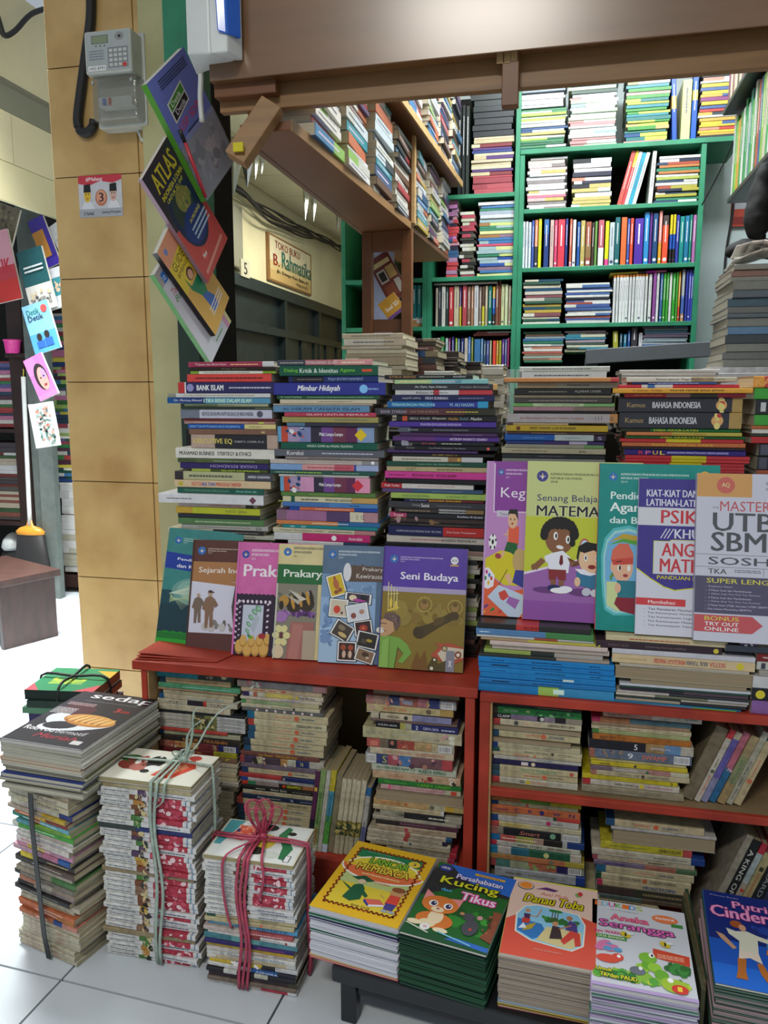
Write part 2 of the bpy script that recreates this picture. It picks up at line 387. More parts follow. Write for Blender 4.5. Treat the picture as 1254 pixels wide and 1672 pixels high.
# ---------------------------------------------------------------- upright books, spine toward -Y, standing on z
def upright(x, Y, z, T, Hh, D, bands, lean=0, yaw=0, texts=(), kind='book', pages='d8cfb4', old=False, parts=True, flip=False):
    # a flat book turned so that its length is vertical; x is the left edge of its foot
    me = cover_mesh(Hh, T, D, bands, M_OLD if old else M_PRINT)
    o = link({'comic book':'comic_book'}.get(kind, kind), me); e = .0008
    if parts: MB().box(-Hh/2+e, Hh/2-e, .0014, D-e, TH+.0001, T-TH-.0001, pages).build('page_block', M_PAGE, o)
    if texts: spine_print(Hh, T, texts, o)
    # local x -> up (or down), local z -> sideways
    s = 1 if flip else -1      # -1: reading top to bottom
    c, sn = math.cos(lean), math.sin(lean)
    up = Vector((sn, 0, c)); side = Vector((c, 0, -sn))
    X = up*s; Zv = -side*s if False else (side if s < 0 else -side); Yv = Zv.cross(X)
    if Yv.y < 0: Zv = -Zv; Yv = -Yv
    foot = Vector((x, Y, z))
    org = foot + up*Hh/2 + (side*T if Zv.dot(side) < 0 else Vector((0,0,0)))
    if lean > 0: org += Vector((0, 0, T*sn))
    M = Matrix((X, Yv, Zv)).transposed().to_4x4(); M.translation = org
    if yaw: M = Matrix.Translation(foot) @ Matrix.Rotation(yaw, 4, 'Z') @ Matrix.Translation(-foot) @ M
    o.matrix_world = M
    return o
# ---------------------------------------------------------------- books seen by their cover: x right, y up the cover, z out of the cover, spine at x=0
def coverbook(corners, T, col, name='book', pages='e6e2d4', back='ddd', spine=None, curl=0, Wm=None, parts=True):
    tl, tr, br, bl = [Vector(c) for c in corners]
    ex = ((br-bl)+(tr-tl)); W = ex.length/2; ex.normalize()
    ey = ((tl-bl)+(tr-br)); Hh = ey.length/2; ey = (ey-ex*ey.dot(ex)).normalized(); ez = ex.cross(ey)
    if Wm: W = Wm
    M = Matrix((ex, ey, ez)).transposed().to_4x4(); M.translation = bl-ez*T
    m = MB(); t = TH; sp = spine or col
    m.box(0, W, 0, Hh, T-t, T, col); m.box(0, W, 0, Hh, 0, t, back); m.box(-.0004, t, 0, Hh, 0, T, sp)
    o = m.build(name, M_PRINT); o.matrix_world = M
    if parts: MB().box(t+.0001, W-.001, .001, Hh-.001, t+.0001, T-t-.0001, pages).build('page_block', M_PAGE, o)
    return o, W, Hh
# ================================================================ THE SETTING
# floor: ceramic tiles laid with dark joints
fl = struct(MB().box(-6, 3, -1.5, 9.5, -.06, -.004).build('floor', M_FGROUT))
TS = .40; ang = math.radians(-3.5); ca, sa = math.cos(ang), math.sin(ang)
g = .0022; tme = MB().box(-TS/2+g, TS/2-g, -TS/2+g, TS/2-g, -.0045, 0).mesh('floor_tile', M_FLOOR)
ox, oy = PZ(100, 1600, 0).x, PZ(100, 1600, 0).y
for i in range(-9, 6):
    for j in range(-3, 14):
        lx, ly = (i+.5)*TS, (j+.5)*TS; x = ox+lx*ca-ly*sa; y = oy+lx*sa+ly*ca
        if -3.6 < x < 1.2 and .3 < y < 5.2 and x > -y*1.25-.6:
            o = link('tile', tme, fl); o.location = (x, y, 0); o.rotation_euler = (0, 0, ang)
struct(MB().box(-2.9, .0, 4.9, 9.4, -.003, .001).build('floor_corridor', M_FLOOR))
# ---- tiled column
cl = struct(MB().box(-1.372, -1.079, 2.004, 2.30, 0, 2.75).build('wall_column', M_GROUT))
zj = [0]+[PY(113, y, 2.0).z for y in (1086, 940, 785, 624, 456, 290, 110, -70, -250)]
xs = [(-1.374, -1.118), (-1.1155, -1.079)]
zj[0] = 0.005
for a, b in zip(zj, zj[1:]):
    for k, (xa, xb) in enumerate(xs):
        o = MB().box(xa, xb, 1.998, 2.006, a+.0012, b-.0012).build('tile', M_TILE, cl); bevel(o, .0012, 1)
    MB().box(-1.376, -1.371, 2.006, 2.30, a+.0012, b-.0012).build('tile', M_TILE, cl)
# olive pilaster, dark jamb and green post
struct(MB().box(-1.078, -1.0, 1.955, 2.3, 0, 2.75).build('wall_pilaster', M_OLIVE))
struct(MB().box(-1.0, -.983, 1.985, 2.3, 0, 2.75).build('trim_1', M_DARK))
gp = struct(MB().box(-.983, -.905, 1.90, 2.0, 1.32, 2.75).build('trim_2', M_GREEN)); bevel(gp, .004)
struct(MB().box(-.983, -.925, 1.92, 2.0, 0, 1.3195).build('trim_9', M_GREEN_SHADED))  # lower post: the book stack's shadow is painted in as a darker green
# ---- back room wall and corridor walls
struct(MB().box(-.72, 1.6, 3.52, 3.60, 0, 2.9).build('wall_back', M_WHITEW))
struct(MB().box(-.78, -.70, 3.15, 3.60, 0, 2.9).build('wall_partition', M_CREAM))
struct(MB().box(1.05, 1.13, 1.2, 3.52, 0, 2.9).build('wall_right', M_WHITEW))
struct(MB().box(-2.45, -2.35, 4.25, 9.2, 0, 2.62).build('wall_corridor', M_CREAM))
struct(MB().box(-2.45, -.0, 8.55, 8.65, 0, 2.62).build('wall_end', mat('yellow_wall_paint', 'd8bd6a', rough=.75, vary=.2, scale=3)))
ce = struct(MB().box(-2.45, -1.15, 3.75, 9.0, 2.615, 2.66).build('ceiling', M_CEIL))
for j in range(8):
    for i in range(2):
        xa = (-2.34, -2.0)[i]; xb = (-2.004, -1.16)[i]; y = 3.8+j*.62
        MB().box(xa, xb, y, y+.612, 2.603, 2.6155).build('panel', M_CEIL, ce)
# grey cupboard panel on the corridor wall and its number plate
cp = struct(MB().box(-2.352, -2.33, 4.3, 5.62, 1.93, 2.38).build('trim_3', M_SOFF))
struct(MB().box(-.78, 1.13, 1.2, 3.6, 2.9, 2.95).build('ceiling_back_room', M_CEIL))
# ---- stall soffit and header at upper left
struct(MB().box(-2.42, -2.36, 2.3, 3.72, 2.37, 2.75).build('trim_4', M_CEIL))
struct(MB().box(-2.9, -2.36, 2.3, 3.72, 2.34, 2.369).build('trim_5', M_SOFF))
hd = struct(MB().box(-2.375, -2.35, 2.3, 3.72, 1.86, 2.02).build('trim_6', M_CREAM))
hp = struct(MB().box(-2.39, -2.355, 2.3, 3.72, 2.02, 2.335).build('wall_header', M_CREAM))
for ya, yb in ((2.3, 3.14), (3.144, 3.72)): MB().box(-2.355, -2.35, ya, yb, 2.024, 2.23).build('panel', M_CEIL, hp)
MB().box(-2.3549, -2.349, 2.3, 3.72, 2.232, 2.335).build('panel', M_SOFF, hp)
struct(MB().box(-4.0, -1.9, 4.15, 4.22, 0, 2.7).build('wall_stall', M_DARK))
# black loops of cable at upper left, fixed to the soffit
c = [PX(*p, -2.30) for p in ((-20, -30), (0, 40), (8, 58), (25, 50), (45, 28), (62, 18), (98, 8))]
tag(MB().tube(c, .011, n=8).build('power_cable', M_RUBBER, smooth=True), 'thick black cable sagging across the cream beam in the upper left corner', 'cable')
# ---- corridor steel door with panelled transom and folding leaf
dr = struct(MB().box(-2.352, -2.33, 4.7, 8.2, 0, 1.88).build('door_1', M_DOOR))
MB().box(-2.33, -2.27, 4.7, 8.25, 1.80, 1.885).build('door_frame', M_DOOR, dr)
MB().box(-2.33, -2.27, 4.7, 8.25, 1.50, 1.56).build('door_rail', M_DOOR, dr)
for y in (5.2, 6.35, 7.3, 8.2): MB().box(-2.33, -2.275, y, y+.06, 0, 1.8).build('mullion', M_DOOR, dr)
for k in range(9): MB().box(-2.332, -2.30 if k % 2 else -2.285, 6.42+k*.19, 6.57+k*.19, .02, 1.5).build('door_slat', M_DOOR, dr)
MB().box(-2.30, -2.262, 5.98, 6.02, .9, 1.12).build('door_handle', M_WPLAST, dr)
# ================================================================ FRONT BEAM (lacquered fascia over the counter)
bm = empty('counter_beam', (-.15, 1.6, 1.69)); tag(bm, 'brown lacquered plywood beam running across the top with a bright lamp reflection', 'beam')
def sub(mb, name, m, par, smooth=False):
    o = mb.build(name, m, par, smooth); o.matrix_parent_inverse = Matrix.Translation(-Vector(par.location)) if par.type == 'EMPTY' else Matrix(); return o
bevel(sub(MB().hexa([(-.70,1.54,1.655),(.9,1.54,1.665),(.9,1.585,1.69),(-.70,1.585,1.655)]+[(-.70,1.54,2.12),(.9,1.54,2.12),(.9,1.585,2.12),(-.70,1.585,2.12)]), 'fascia_board', M_BEAM, bm), .002)
bevel(sub(MB().box(-.70, .9, 1.586, 1.606, 1.612, 1.70), 'lower_plank', M_BEAM2, bm), .0015)
bevel(sub(MB().box(-.129, -.098, 1.562, 1.586, 1.575, 1.672), 'batten', M_BROWN, bm), .0015)
for k in range(3):
    x = -.139+k*.0125+(.001 if k else 0); o = sub(MB().box(x, x+.0115, 1.5605, 1.562, 1.648-(k==2)*-.002, 1.667), 'tape_piece', M_EDGE, bm)
bevel(sub(MB().box(-.70, -.57, 1.560, 1.586, 1.632, 1.662), 'bracket_block', M_BROWN, bm), .002)
bevel(sub(MB().beam(PY(386, 262, 1.49), PY(446, 172, 1.52), .045, .03, up=(0,1,0)), 'diagonal_brace', M_BEAM2, bm), .0015)
a = Art(.03, .012); 
sub(MB().box(PY(389,240,1.47).x-.01, PY(389,240,1.47).x+.01, 1.468, 1.4735, PY(389,240,1.47).z-.008, PY(389,240,1.47).z+.008, 'dc2'), 'yellow_label', M_PRINT, bm)
# ================================================================ LONG HANGING BOOK SHELF running back from the beam
XL, Y0H, Y1H = -.635, 1.53, 3.12
def XRY(y): return -.535+(y-1.43)*.053
hs = empty('hanging_shelf', (-.55, 2.3, 1.55)); tag(hs, 'long brown wooden hanging shelf running from the beam back to the green shelves', 'shelf')
def plank(y0, y1, dx0, dx1, z0, z1): 
    return MB().hexa([(XL if dx0 is None else XRY(y0)+dx0,y0,z0),(XRY(y0)+dx1,y0,z0),(XRY(y1)+dx1,y1,z0),(XL if dx0 is None else XRY(y1)+dx0,y1,z0)]+[(XL if dx0 is None else XRY(y0)+dx0,y0,z1),(XRY(y0)+dx1,y0,z1),(XRY(y1)+dx1,y1,z1),(XL if dx0 is None else XRY(y1)+dx0,y1,z1)])
bevel(sub(plank(Y0H, Y1H, None, 0, 1.55, 1.568), 'bottom_board', M_BROWN, hs), .002)
sub(plank(Y0H, 2.49, .0002, .004, 1.549, 1.570), 'edge_strip', M_BEAM2, hs)  # browner than the upper strip; the weak light here is put into its colour
sub(MB().box(XL-.014, XL-.0005, 1.61, Y1H, 1.55, 2.4), 'back_board', M_BROWN, hs)
sub(MB().box(XL, XRY(2.5)+.002, 2.50, 2.522, 1.5685, 1.825), 'divider', M_BROWN, hs)
sub(MB().box(XRY(2.5)+.0022, XRY(2.5)+.012, 2.498, 2.524, 1.5685, 1.825), 'divider_edge', M_EDGE, hs)
sub(plank(1.61, 3.14, None, .04, 1.8255, 1.842), 'upper_board', M_BROWN, hs)
sub(plank(1.61, 3.14, .0402, .046, 1.823, 1.845), 'edge_strip', M_EDGE, hs)
# brown frame under its far part
fr = empty('shelf_stand', (-.5, 2.5, 1.0)); tag(fr, 'brown wooden stand of two posts and a top rail under the hanging shelf', 'stand')
FX = [PY(x, 450, 2.5).x for x in (591, 607, 655, 672)]
bevel(sub(MB().box(FX[0], FX[1], 2.5, 2.53, .961, 1.5498), 'post', M_BROWN, fr), .002)
bevel(sub(MB().box(FX[2], FX[3], 2.5, 2.53, .961, 1.5498), 'post', M_BROWN, fr), .002)
bevel(sub(MB().box(FX[1]+.0002, FX[2]-.0002, 2.501, 2.528, 1.49, 1.5498), 'top_rail', M_BROWN, fr), .002)
sub(MB().box(FX[1]+.0002, FX[2]-.0002, 2.51, 2.53, 1.24, 1.28), 'low_rail', M_BROWN, fr)
for k, (px, Yh, c, lb) in enumerate(((((604,402),(640,402),(640,545),(604,545)),2.72,'b8c0e0','pale violet plastic sheet hanging behind the brown wooden stand'),(((612,424),(644,402),(668,478),(636,496)),2.66,'74302a','maroon magazine with photo panels hanging in the brown wooden stand'),(((624,492),(650,472),(662,502),(636,524)),2.63,'e0a838','orange and yellow leaflet hanging in the brown wooden stand'))):
    o, W, H = coverbook([PY(*p, Yh) for p in px], .006, c, 'hanging_magazine' if k else 'plastic_sheet'); tag(o, lb, 'magazine' if k == 1 else ('leaflet' if k else 'sheet'))
    a = Art(W, H)
    if k == 1: a.rect(.08,.78,.9,.88,'d8c890').rect(.1,.42,.5,.7,'c8c0b8').rect(.16,.46,.44,.66,'2c2824').rect(.55,.45,.92,.72,'c8a868').rect(.12,.1,.6,.36,'8c4c34').rect(.65,.1,.92,.4,'b8b4ac').build('cover_print', o, .006)
    if k == 2: a.text('Soal SD', .15, .4, .9, .6, 'fff', bold=True).rect(0, 0, 1, .15, '7c4ca0').build('cover_print', o, .006)
# ================================================================ GREEN SHELVES AT THE BACK
YG = 3.2
def green(name, x0, x1, zs, z0, z1, label):
    o = empty(name, ((x0+x1)/2, YG, z0)); tag(o, label, 'shelf')
    bevel(sub(MB().box(x0, x0+.018, YG, YG+.28, z0, z1), 'side_panel', M_GREEN, o), .0015)
    bevel(sub(MB().box(x1-.018, x1, YG, YG+.28, z0, z1), 'side_panel', M_GREEN, o), .0015)
    for z in zs: bevel(sub(MB().box(x0+.0181, x1-.0181, YG, YG+.28, z-.016, z), 'shelf_board', M_GREEN, o), .0012)
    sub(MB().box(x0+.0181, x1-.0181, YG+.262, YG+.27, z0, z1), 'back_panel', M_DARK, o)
    return o
gs = green('green_bookshelf', -.188, .482, (1.092, 1.314, 1.527, 1.745, .9), .3, 1.944, 'tall green painted bookcase with rows of upright and stacked books by the white wall')
bevel(sub(MB().box(-.1875, .60, YG-.004, YG+.29, 1.9445, 1.962), 'top_board', M_GREEN, gs), .0015)
green('green_bookshelf', -.545, -.1885, (1.06, 1.311, 1.502, 1.812), .3, 2.25, 'green painted bookshelf between the brown hanging shelf and the tall green bookcase')
green('green_bookshelf', -.90, -.5455, (1.06, 1.311, 1.502), .3, 1.80, 'green painted bookshelf end glimpsed behind the brown wooden frame')
# ================================================================ RED SHELVES IN FRONT
YR = 1.38
rl = empty('red_shelf_unit', (-.48, YR, 0)); tag(rl, 'low red painted wooden shelf unit under the row of standing schoolbooks, left', 'shelf')
def rp(par, *a, m=M_RED, n='board', bv=.0015): o = sub(MB().box(*a), n, m, par); bevel(o, bv); return o
rp(rl, -.835, -.134, YR-.004, YR+.36, .493, .512, n='top_board')
rp(rl, -.818, -.806, YR, YR+.34, 0, .4928, n='side_panel'); rp(rl, -.157, -.139, YR, YR+.34, 0, .4928, n='side_panel')
sub(MB().box(-.8059, -.803, YR+.004, YR+.3, .13, .4925), 'worn_side_lining', M_EDGE, rl)
rp(rl, -.8028, -.1572, YR+.001, YR+.33, .108, .128, n='bottom_board'); rp(rl, -.8059, -.1572, YR+.002, YR+.014, 0, .1078, n='kick_board')
sub(MB().box(-.8028, -.1572, YR+.331, YR+.339, .0, .4926), 'back_panel', mat('olive_back_panel', 'a8925a', rough=.8, vary=.3, scale=6), rl)
# lifted corner of the red laminate at the left end
o = MB(); 
for k, (zz, yy) in enumerate(((.5135, 0), (.5185, .004), (.5235, .010))):
    p = [(-.828,YR+yy,zz),(-.66,YR+yy+.02,.513),(-.64,YR+.09,.513),(-.822,YR+.085,zz+.002)]
    o.hexa(p+[(a,b,c+.0014) for a,b,c in p])
ll = sub(o, 'peeling_laminate', M_RED, rl)
rr = empty('red_shelf_unit', (.1, YR, 0)); tag(rr, 'low red painted wooden shelf unit with a middle shelf, right, full of comics', 'shelf')
rp(rr, -.130, .62, YR-.002, YR+.36, .487, .5035, n='top_board')
rp(rr, -.130, -.111, YR, YR+.34, 0, .4868, n='side_panel'); rp(rr, .60, .62, YR, YR+.34, 0, .4868, n='side_panel')
sub(MB().box(-.1109, -.1075, YR+.004, YR+.3, .02, .486), 'worn_side_lining', M_EDGE, rr)
zs2 = PY(790, 1290, YR).z
rp(rr, -.1074, .5999, YR, YR+.012, .303, .318, n='shelf_edge'); sub(MB().box(-.1074, .5999, YR+.0122, YR+.33, .3035, .3175), 'shelf_board', M_REDIN, rr)
rp(rr, -.1074, .5999, YR, YR+.33, .03, .05, n='bottom_board')
sub(MB().box(-.1074, .5999, YR+.331, YR+.339, 0, .4866), 'back_panel', M_DARK, rr)
# platform behind that carries the piles between the front stacks and the green shelves
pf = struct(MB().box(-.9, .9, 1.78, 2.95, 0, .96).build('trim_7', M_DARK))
# ================================================================ FRONT ROW OF STACKS ON THE RED SHELVES
YS = 1.54; TOPL, TOPR = .5122, .5037
DK = '221 334 253 732 ddc bba 346 554 a98 223'
stack('''
591 306 446 a35*.87,ddd |Tinjauan atas Bisnis Islami@.08:.45:fdd:.5/~@.5:.82:fc8:.4
600 310 450 210 |Fiqh Ibadah@.38:.66:875:.5
606 311 450 8a3*.1,eed,8a3*.15 |~@.15:.7:555:.4
611 305 443 e64840 |~@.1:.9:511:.4
624 290 447 c33*.07,eee*.015,2b2560 |*BANK ISLAM@.2:.48:fff:.5/O@.11:.15:99c/~@.54:.97:ccd:.3
642 273 441 998*.08,ddd |~@.16:.85:a96:.4
649 272 440 159*.1,1c3f80*.28,5b9ec0 |*Dr. Murtaq Ahmad@.07:.34:dde:.45/*ETIKA BISNIS DALAM ISLAM@.36:.82:dfd:.6
659 300 437 786*.4,aa8 |~@.1:.6:443:.4
664 296 447 243524 |~@.8:.97:aa8:.4
668 294 443 778090*.21,ccd |*REVOLUSI BUMI KAPITALISASI DI INDONESIA@.24:.8:445:.4/O@.85:.89:556
683 298 450 6b1f20 |
687 300 448 b08478 |~@.1:.7:dcc:.3/=@.82:.88:cd5:.5
692 306 449 1553a8*.65,e8d894 |ZAKAT DALAM PUSARAN ARUS MODERNITAS@.02:.6:9cf:.5/~@.7:.85:886:.4
700 308 451 85604c |=@.83:.87:cb8:.3
709 311 453 c3a898*.28,24242c*.6,bfa595 |*EXECUTIVE EQ@.03:.48:e6d060:.42/ROBERT K. COOPER, PH. D.@.51:.85:ccc:.16
731 285 447 e8e6da |*MUHAMAD BUSINESS@.04:.4:222:.36/*STERTEGY & ETHICS@.43:.77:222:.36
748 289 438 4a5530*.2,5a6838,4d5630 |~@.4:.85:9a9:.4
755 293 438 2f2266 |^*DASAR RIYADHOH@.35:.87:a9c:.5
765 312 436 b4c24c*.25,4a5a20 |ISLAM HUMANIS@.4:.9:cd4:.6
769 284 444 332c2e*.09,c2c496*.63,48484e |~@.15:.6:665:.55/*AHMAD GUNAWAN@.75:.97:dde:.3
783 285 441 e3c8a0 |*SKETSA@.18:.29:d65:.5/*AKAL TUHAN@.29:.43:55a:.5/*MENGGUGAT MANUSIA@.44:.7:c54:.5/=@.04:.09:cb3:.5
795 288 430 1f5f50 |MENGEMBANGKAN PERSOALAN@.08:.6:7a8:.4/Ahmad Zahid, dkk@.68:.92:9dc:.4
804 262 433 e6e6e8 d-12|~@.08:.32:445:.2/D@.87:.93:745
820 290 419 cbb8ad*.85,332*.1,a98 |~@.4:.8:b55:.4
827 286 424 cfa838*.2,c3cc30 |Prof. Dr. Qamar@.6:.85:664:.5
838 290 424 2b2c38 |
845 291 430 5a8450 |~@.2:.85:ab9:.5
855 295 437 b4b4ac |~@.2:.8:765:.3/EA@.87:.93:333:.6
862 273 430 ccc0a8*.48,2c2426 |*ILMU PENDIDIKAN ISLAM@.1:.45:b43:.4/~@.52:.95:bba:.25
''', YS, 'the front stack by the olive pilaster', base=TOPL, fill=DK, fillw=(-.80,-.585))
stack('''
588 452 608 445*.3,a66*.3,d99 |~@.03:.28:bba:.4/*PEMAHAMAN ISLAM@.31:.63:e8c8d0:.6/~@.68:.92:fec:.45
597 456 617 0f5a42 |*Dialog@.05:.19:7c3:.42/*Kritik & Identitas@.21:.6:ded:.42/*Agama@.62:.77:7c3:.42/=@.84:.94:d53:.25
614 470 617 14225a*.05,16182a*.35,1a2c6c |FIQH ENTERTAINMENT@.45:.84:abd:.45/~@.1:.38:876:.35
625 446 629 32389a |_*Mimbar Hidayah@.22:.6:fff:.6/O@.78:.84:8cf/~@.85:.94:8ad:.3
645 451 618 1f5638 |*Dr. Yusuf Al Qardhawi@.04:.25:9ca:.5/~@.3:.95:8b9:.4
652 457 614 d8ccb0 |~@.4:.75:876:.35
659 446 608 b9ab98 |
662 446 603 6593b8 |*AL-HIKAM CAHAYA ISLAM@.1:.9:246:.45
673 464 614 c04058 |*ISLAM UNTUK PEMULA@.25:.92:ecc:.45
680 460 617 a8a05c |~@.55:.9:776:.35
690 468 618 557c9c*.2,334 |
696 452 610 6fb0d8*.04,d05038*.07,b09cc0*.12,8890c0*.12,332c40*.11,784a98*.12,7a3850*.13,6a2c58*.12,8fa8d0 |*Mala Lampu-Lampu@.44:.68:eee:.28/#@.03:.3:d53+eee+247:.8/D@.83:.9:ec2
722 458 616 0f5c48 |*NAZILA ZUHRI dan MASAIL FIQHIYAH@.28:.75:cdc:.4
733 448 627 62656f |*Koreksi@.12:.27:e4e0e0:.6/~@.44:.9:ccd:.35
745 466 618 988c88 |*~@.25:.6:443:.5
749 440 617 c9c0b8*.85,999 |~@.25:.8:b98:.4/O@.93:.97:fff
757 441 617 84a8d8*.3,e0a0a0*.3,d06070*.18,2c50a8*.02,a8b8e0 |~@.35:.75:a35:.35
767 440 613 28584c |~@.05:.24:bcb:.35/~@.25:.5:ad4:.45/~@.6:.85:9ba:.35
774 455 602 c8c4bc |*MANUSIA MODERN@.2:.5:333:.6
778 457 604 6fb0d8*.04,d05038*.07,b09cc0*.12,e0a0c8*.15,332c40*.11,784a98*.12,7a3850*.13,6a2c58*.10,f0a0c0 |*Mala Lampu-Lampu@.44:.68:eee:.28/#@.03:.3:d53+eee+247:.8/D@.83:.9:d34
802 458 612 5e8440 |~@.3:.6:8a5:.3
810 461 616 d8d4a8*.09,1c5c48*.04,d8d4b0*.6,d0a860 |*PENCARI GADDER@.46:.74:333:.4/~@.2:.38:333:.4
819 461 616 4a78b8*.5,5088c8 |~@.7:.82:146:.4
827 472 616 1c4ca8*.12,d87048*.62,1c4ca8 |~@.3:.7:fdc:.3
832 451 616 8c6a80*.1,a8709a*.4,5c4470*.23,e4dcc0*.13,c09098 |12@.79:.81:333:.4/12@.84:.87:333:.4
849 451 620 d88850*.6,3070a8 |~@.35:.7:fed:.4
856 461 616 148c90 |*CARA@.08:.13:dff:.4/*DUDA@.2:.25:dff:.4
861 445 612 d8d0b0*.8,c88888 |*Misteri Perjalanan Nabi@.07:.5:554:.4/~@.55:.78:776:.35
869 447 604 ddd*.3,d02c78 |O@.6:.66:fff/Amirullah@.78:.92:fff:.4
882 470 600 ddd*.7,346 |
''', YS, 'the stack holding the Mimbar Hidayah book', base=TOPL, fill=DK, fillw=(-.56,-.36))
stack('''
612 628 772 1c1b1b |*ETIKA BISNIS@.06:.36:b98850:.55/~@.4:.68:bba:.45/*AS-RUSIDAH@.78:.92:ddd:.35
619 644 797 b8d8a0*.4,8cc8c8 |~@.05:.35:fd9:.4/~@.42:.65:dad:.35/*LSD@.66:.72:259:.6
627 640 812 34343a*.96,d8a860 |*Aa Gym Apa Adanya@.22:.53:dcdcdc:.42/Pondok Bhimasakti@.66:.92:aaa:.28
637 645 804 ccc*.4,c8404a*.06,ddd*.2,c84048 |*Bahasa Mandarin@.22:.55:444:.4
645 640 808 1e2454 |*sayyid sabiq@.1:.28:bbb:.4/*FIKIH SUNNAH@.33:.55:ccd:.45/~@.65:.9:99b:.25
655 632 797 2468a8*.45,303c98*.45,38a0d0 |*PERBANDINGAN MADZHAB@.05:.48:9cdce8:.45/*M. ALI HASAN@.63:.86:9cd:.45
666 612 809 3c3a40*.25,5c3438*.5,332 |BANK SYARIAH@.05:.27:bab:.45/DARI TEORI KE PRAKTIK@.3:.54:a87:.35/~@.6:.86:cb5:.3
678 647 812 18161a |ABDUL WAHID@.13:.34:bbb:.4/_Himpunan@.36:.5:e8e0d0:.45/_Hadits@.52:.62:d8a050:.45/_Shahih@.63:.72:79a:.45/_Muslim@.74:.85:eee:.45/=@.06:.11:c53:.8
688 635 810 50349a |*PESANTREN REVOLUSIONER LINGKUNGAN@.3:.68:bad:.45
697 650 815 58606c*.12,201e24 |*BISNIS@.1:.2:99a:.35/~@.35:.7:778:.45
706 653 812 4c2c58 |~@.55:.85:97a:.35
712 641 815 5c3474*.2,68347c*.2,54308c |*ARTIKEM WANITO UDARO@.54:.89:dcd:.5
720 644 806 1c1a20 |*SITI SARI@.28:.42:b56:.4/~@.48:.68:ccb:.4/#@.02:.2:766+99a:.5
727 644 812 141418 |Menikahi@.12:.2:aaa:.3/Cara Mudah Memahami Tata Bahasa@.34:.7:aab:.32/O@.9:.93:d65
734 632 780 4c3068 |
739 640 805 161414 |*AQ SIBIR WALE 14@.4:.65:a84:.5
745 641 788 d0ccbc*.62,a07850*.15,ccc |~@.1:.55:444:.35/O@.72:.76:ca4
753 631 800 1d4f3c |*Hasyim Zuhri dan ISLAM PERJUANG@.3:.72:8b9:.35
761 631 797 c0ac84 |GBT@.2:.3:664:.5/~@.5:.75:664:.5
769 628 797 d8409c |*MUSI DAN ROSPE@.27:.48:713:.4/*CAEE DI SEKDU DAN HAIDAR@.5:.7:713:.4/~@.04:.2:713:.25
781 632 797 141214 |
788 622 773 b83038*.23,ddd8d0 |*Fiqih Today@.04:.2:e8d0d0:.5/~@.4:.8:c99:.3
797 624 788 5c4878*.3,3c5878 |~@.5:.8:78a:.35
804 638 798 a8c460 |HADIS HADIS KEUANGAN@.12:.4:564:.45/JH Nur Diana, M.Si@.57:.78:463:.38
814 660 790 1e2450*.3,6c2430 |*BAHASA INGGRIS@.32:.72:e8c020:.55/*Tips Trik Terhebat@.07:.28:dde:.35
818 634 795 3c3c40 |*Semi@.34:.42:ddd:.55/Kunjung@.25:.33:aaa:.5/~@.5:.85:778:.25
829 645 790 3a3230*.5,a8a8a8*.3,907850 |~@.05:.4:986:.5/~@.5:.8:222:.45
836 636 791 c04870*.18,26262c |*Trend@.04:.14:fdd:.45/*Romlatus Al Qosimi@.72:.98:dde:.4
845 637 793 40302c |#@.02:.6:864+a88+543:.5
852 636 795 2b2728 |~@.3:.8:765:.3
858 634 790 1c2054*.58,c4302c |*KUMPULAN DAN PREDIKSI SOAL TES CPNS@.09:.56:aab:.22/*Dwi Sunar Prasetyono@.62:.92:ecc:.24
873 631 790 d4ccc0 |~@.25:.6:b66:.3/*KONSEPSI PENDIDIKAN@.57:.92:444:.35
885 629 790 1e2226 |*WAHANA TRANSENDENSI@.32:.8:345:.5
895 640 800 a08078 |
903 650 792 c8c0a8 |
''', YS, 'the stack above the purple schoolbook', base=TOPL, fill='6a4a40 c8c0b0 9ab060 222 b8b0a8 111 333 c8c4b8', fillw=(-.325,-.15))
stack('''
617 824 1010 d08c50*.93,cc4848 d-15|
624 845 1010 a08868*.4,98907c |*Pemrograman Linear@.5:.72:433:.4
634 840 998 20201e |ALJABAR LINIER@.63:.9:a8a89c:.45/~@.15:.55:887:.3
645 838 1000 8a8068 |
650 840 1000 4a4440 |~@.15:.85:988:.4
658 838 1004 74a860*.2,b8cca0*.5,80b070 |*KUMPULAN ALAT BAHASA JEPANG@.3:.65:354:.35
664 838 1004 a87c84*.6,8a7468 |
671 838 1000 18181c |
675 829 1009 b0a8a8*.93,c08850 |*Re-Marketing A Customer Centric Company@.12:.7:9c3c3c:.25/I I I@.8:.86:333:.4/G@.93:.96:333:.4
690 828 928 584040*.1,c0a880 |
694 826 993 b8982c*.05,c4a428 |*SMART ANSWER in JOB INTERVIEWS@.24:.69:332:.5/O@.11:.14:632
704 828 991 4c3434 |~@.25:.6:a86:.4
709 824 990 1858a8*.5,b4c0c0*.38,2c2030 |Dr. Jadi Pratama@.6:.75:556:.3/~@.18:.4:58b:.35/S@.92:.96:bad:.5
719 826 987 203878*.4,40286c*.25,b8b0c8*.18,40286c |
725 827 986 989480*.8,6c9058 |
731 819 989 b0a88c |~@.1:.45:765:.35/~@.75:.82:664:.5
740 820 988 2c3034 |~@.35:.6:667:.35
748 820 988 909088 |
755 822 986 2a2a2c |
''', YS, 'the stack above the yellow-green schoolbook', base=.70, fill='444 9a9888 223 a87', fillw=(-.115,.085))
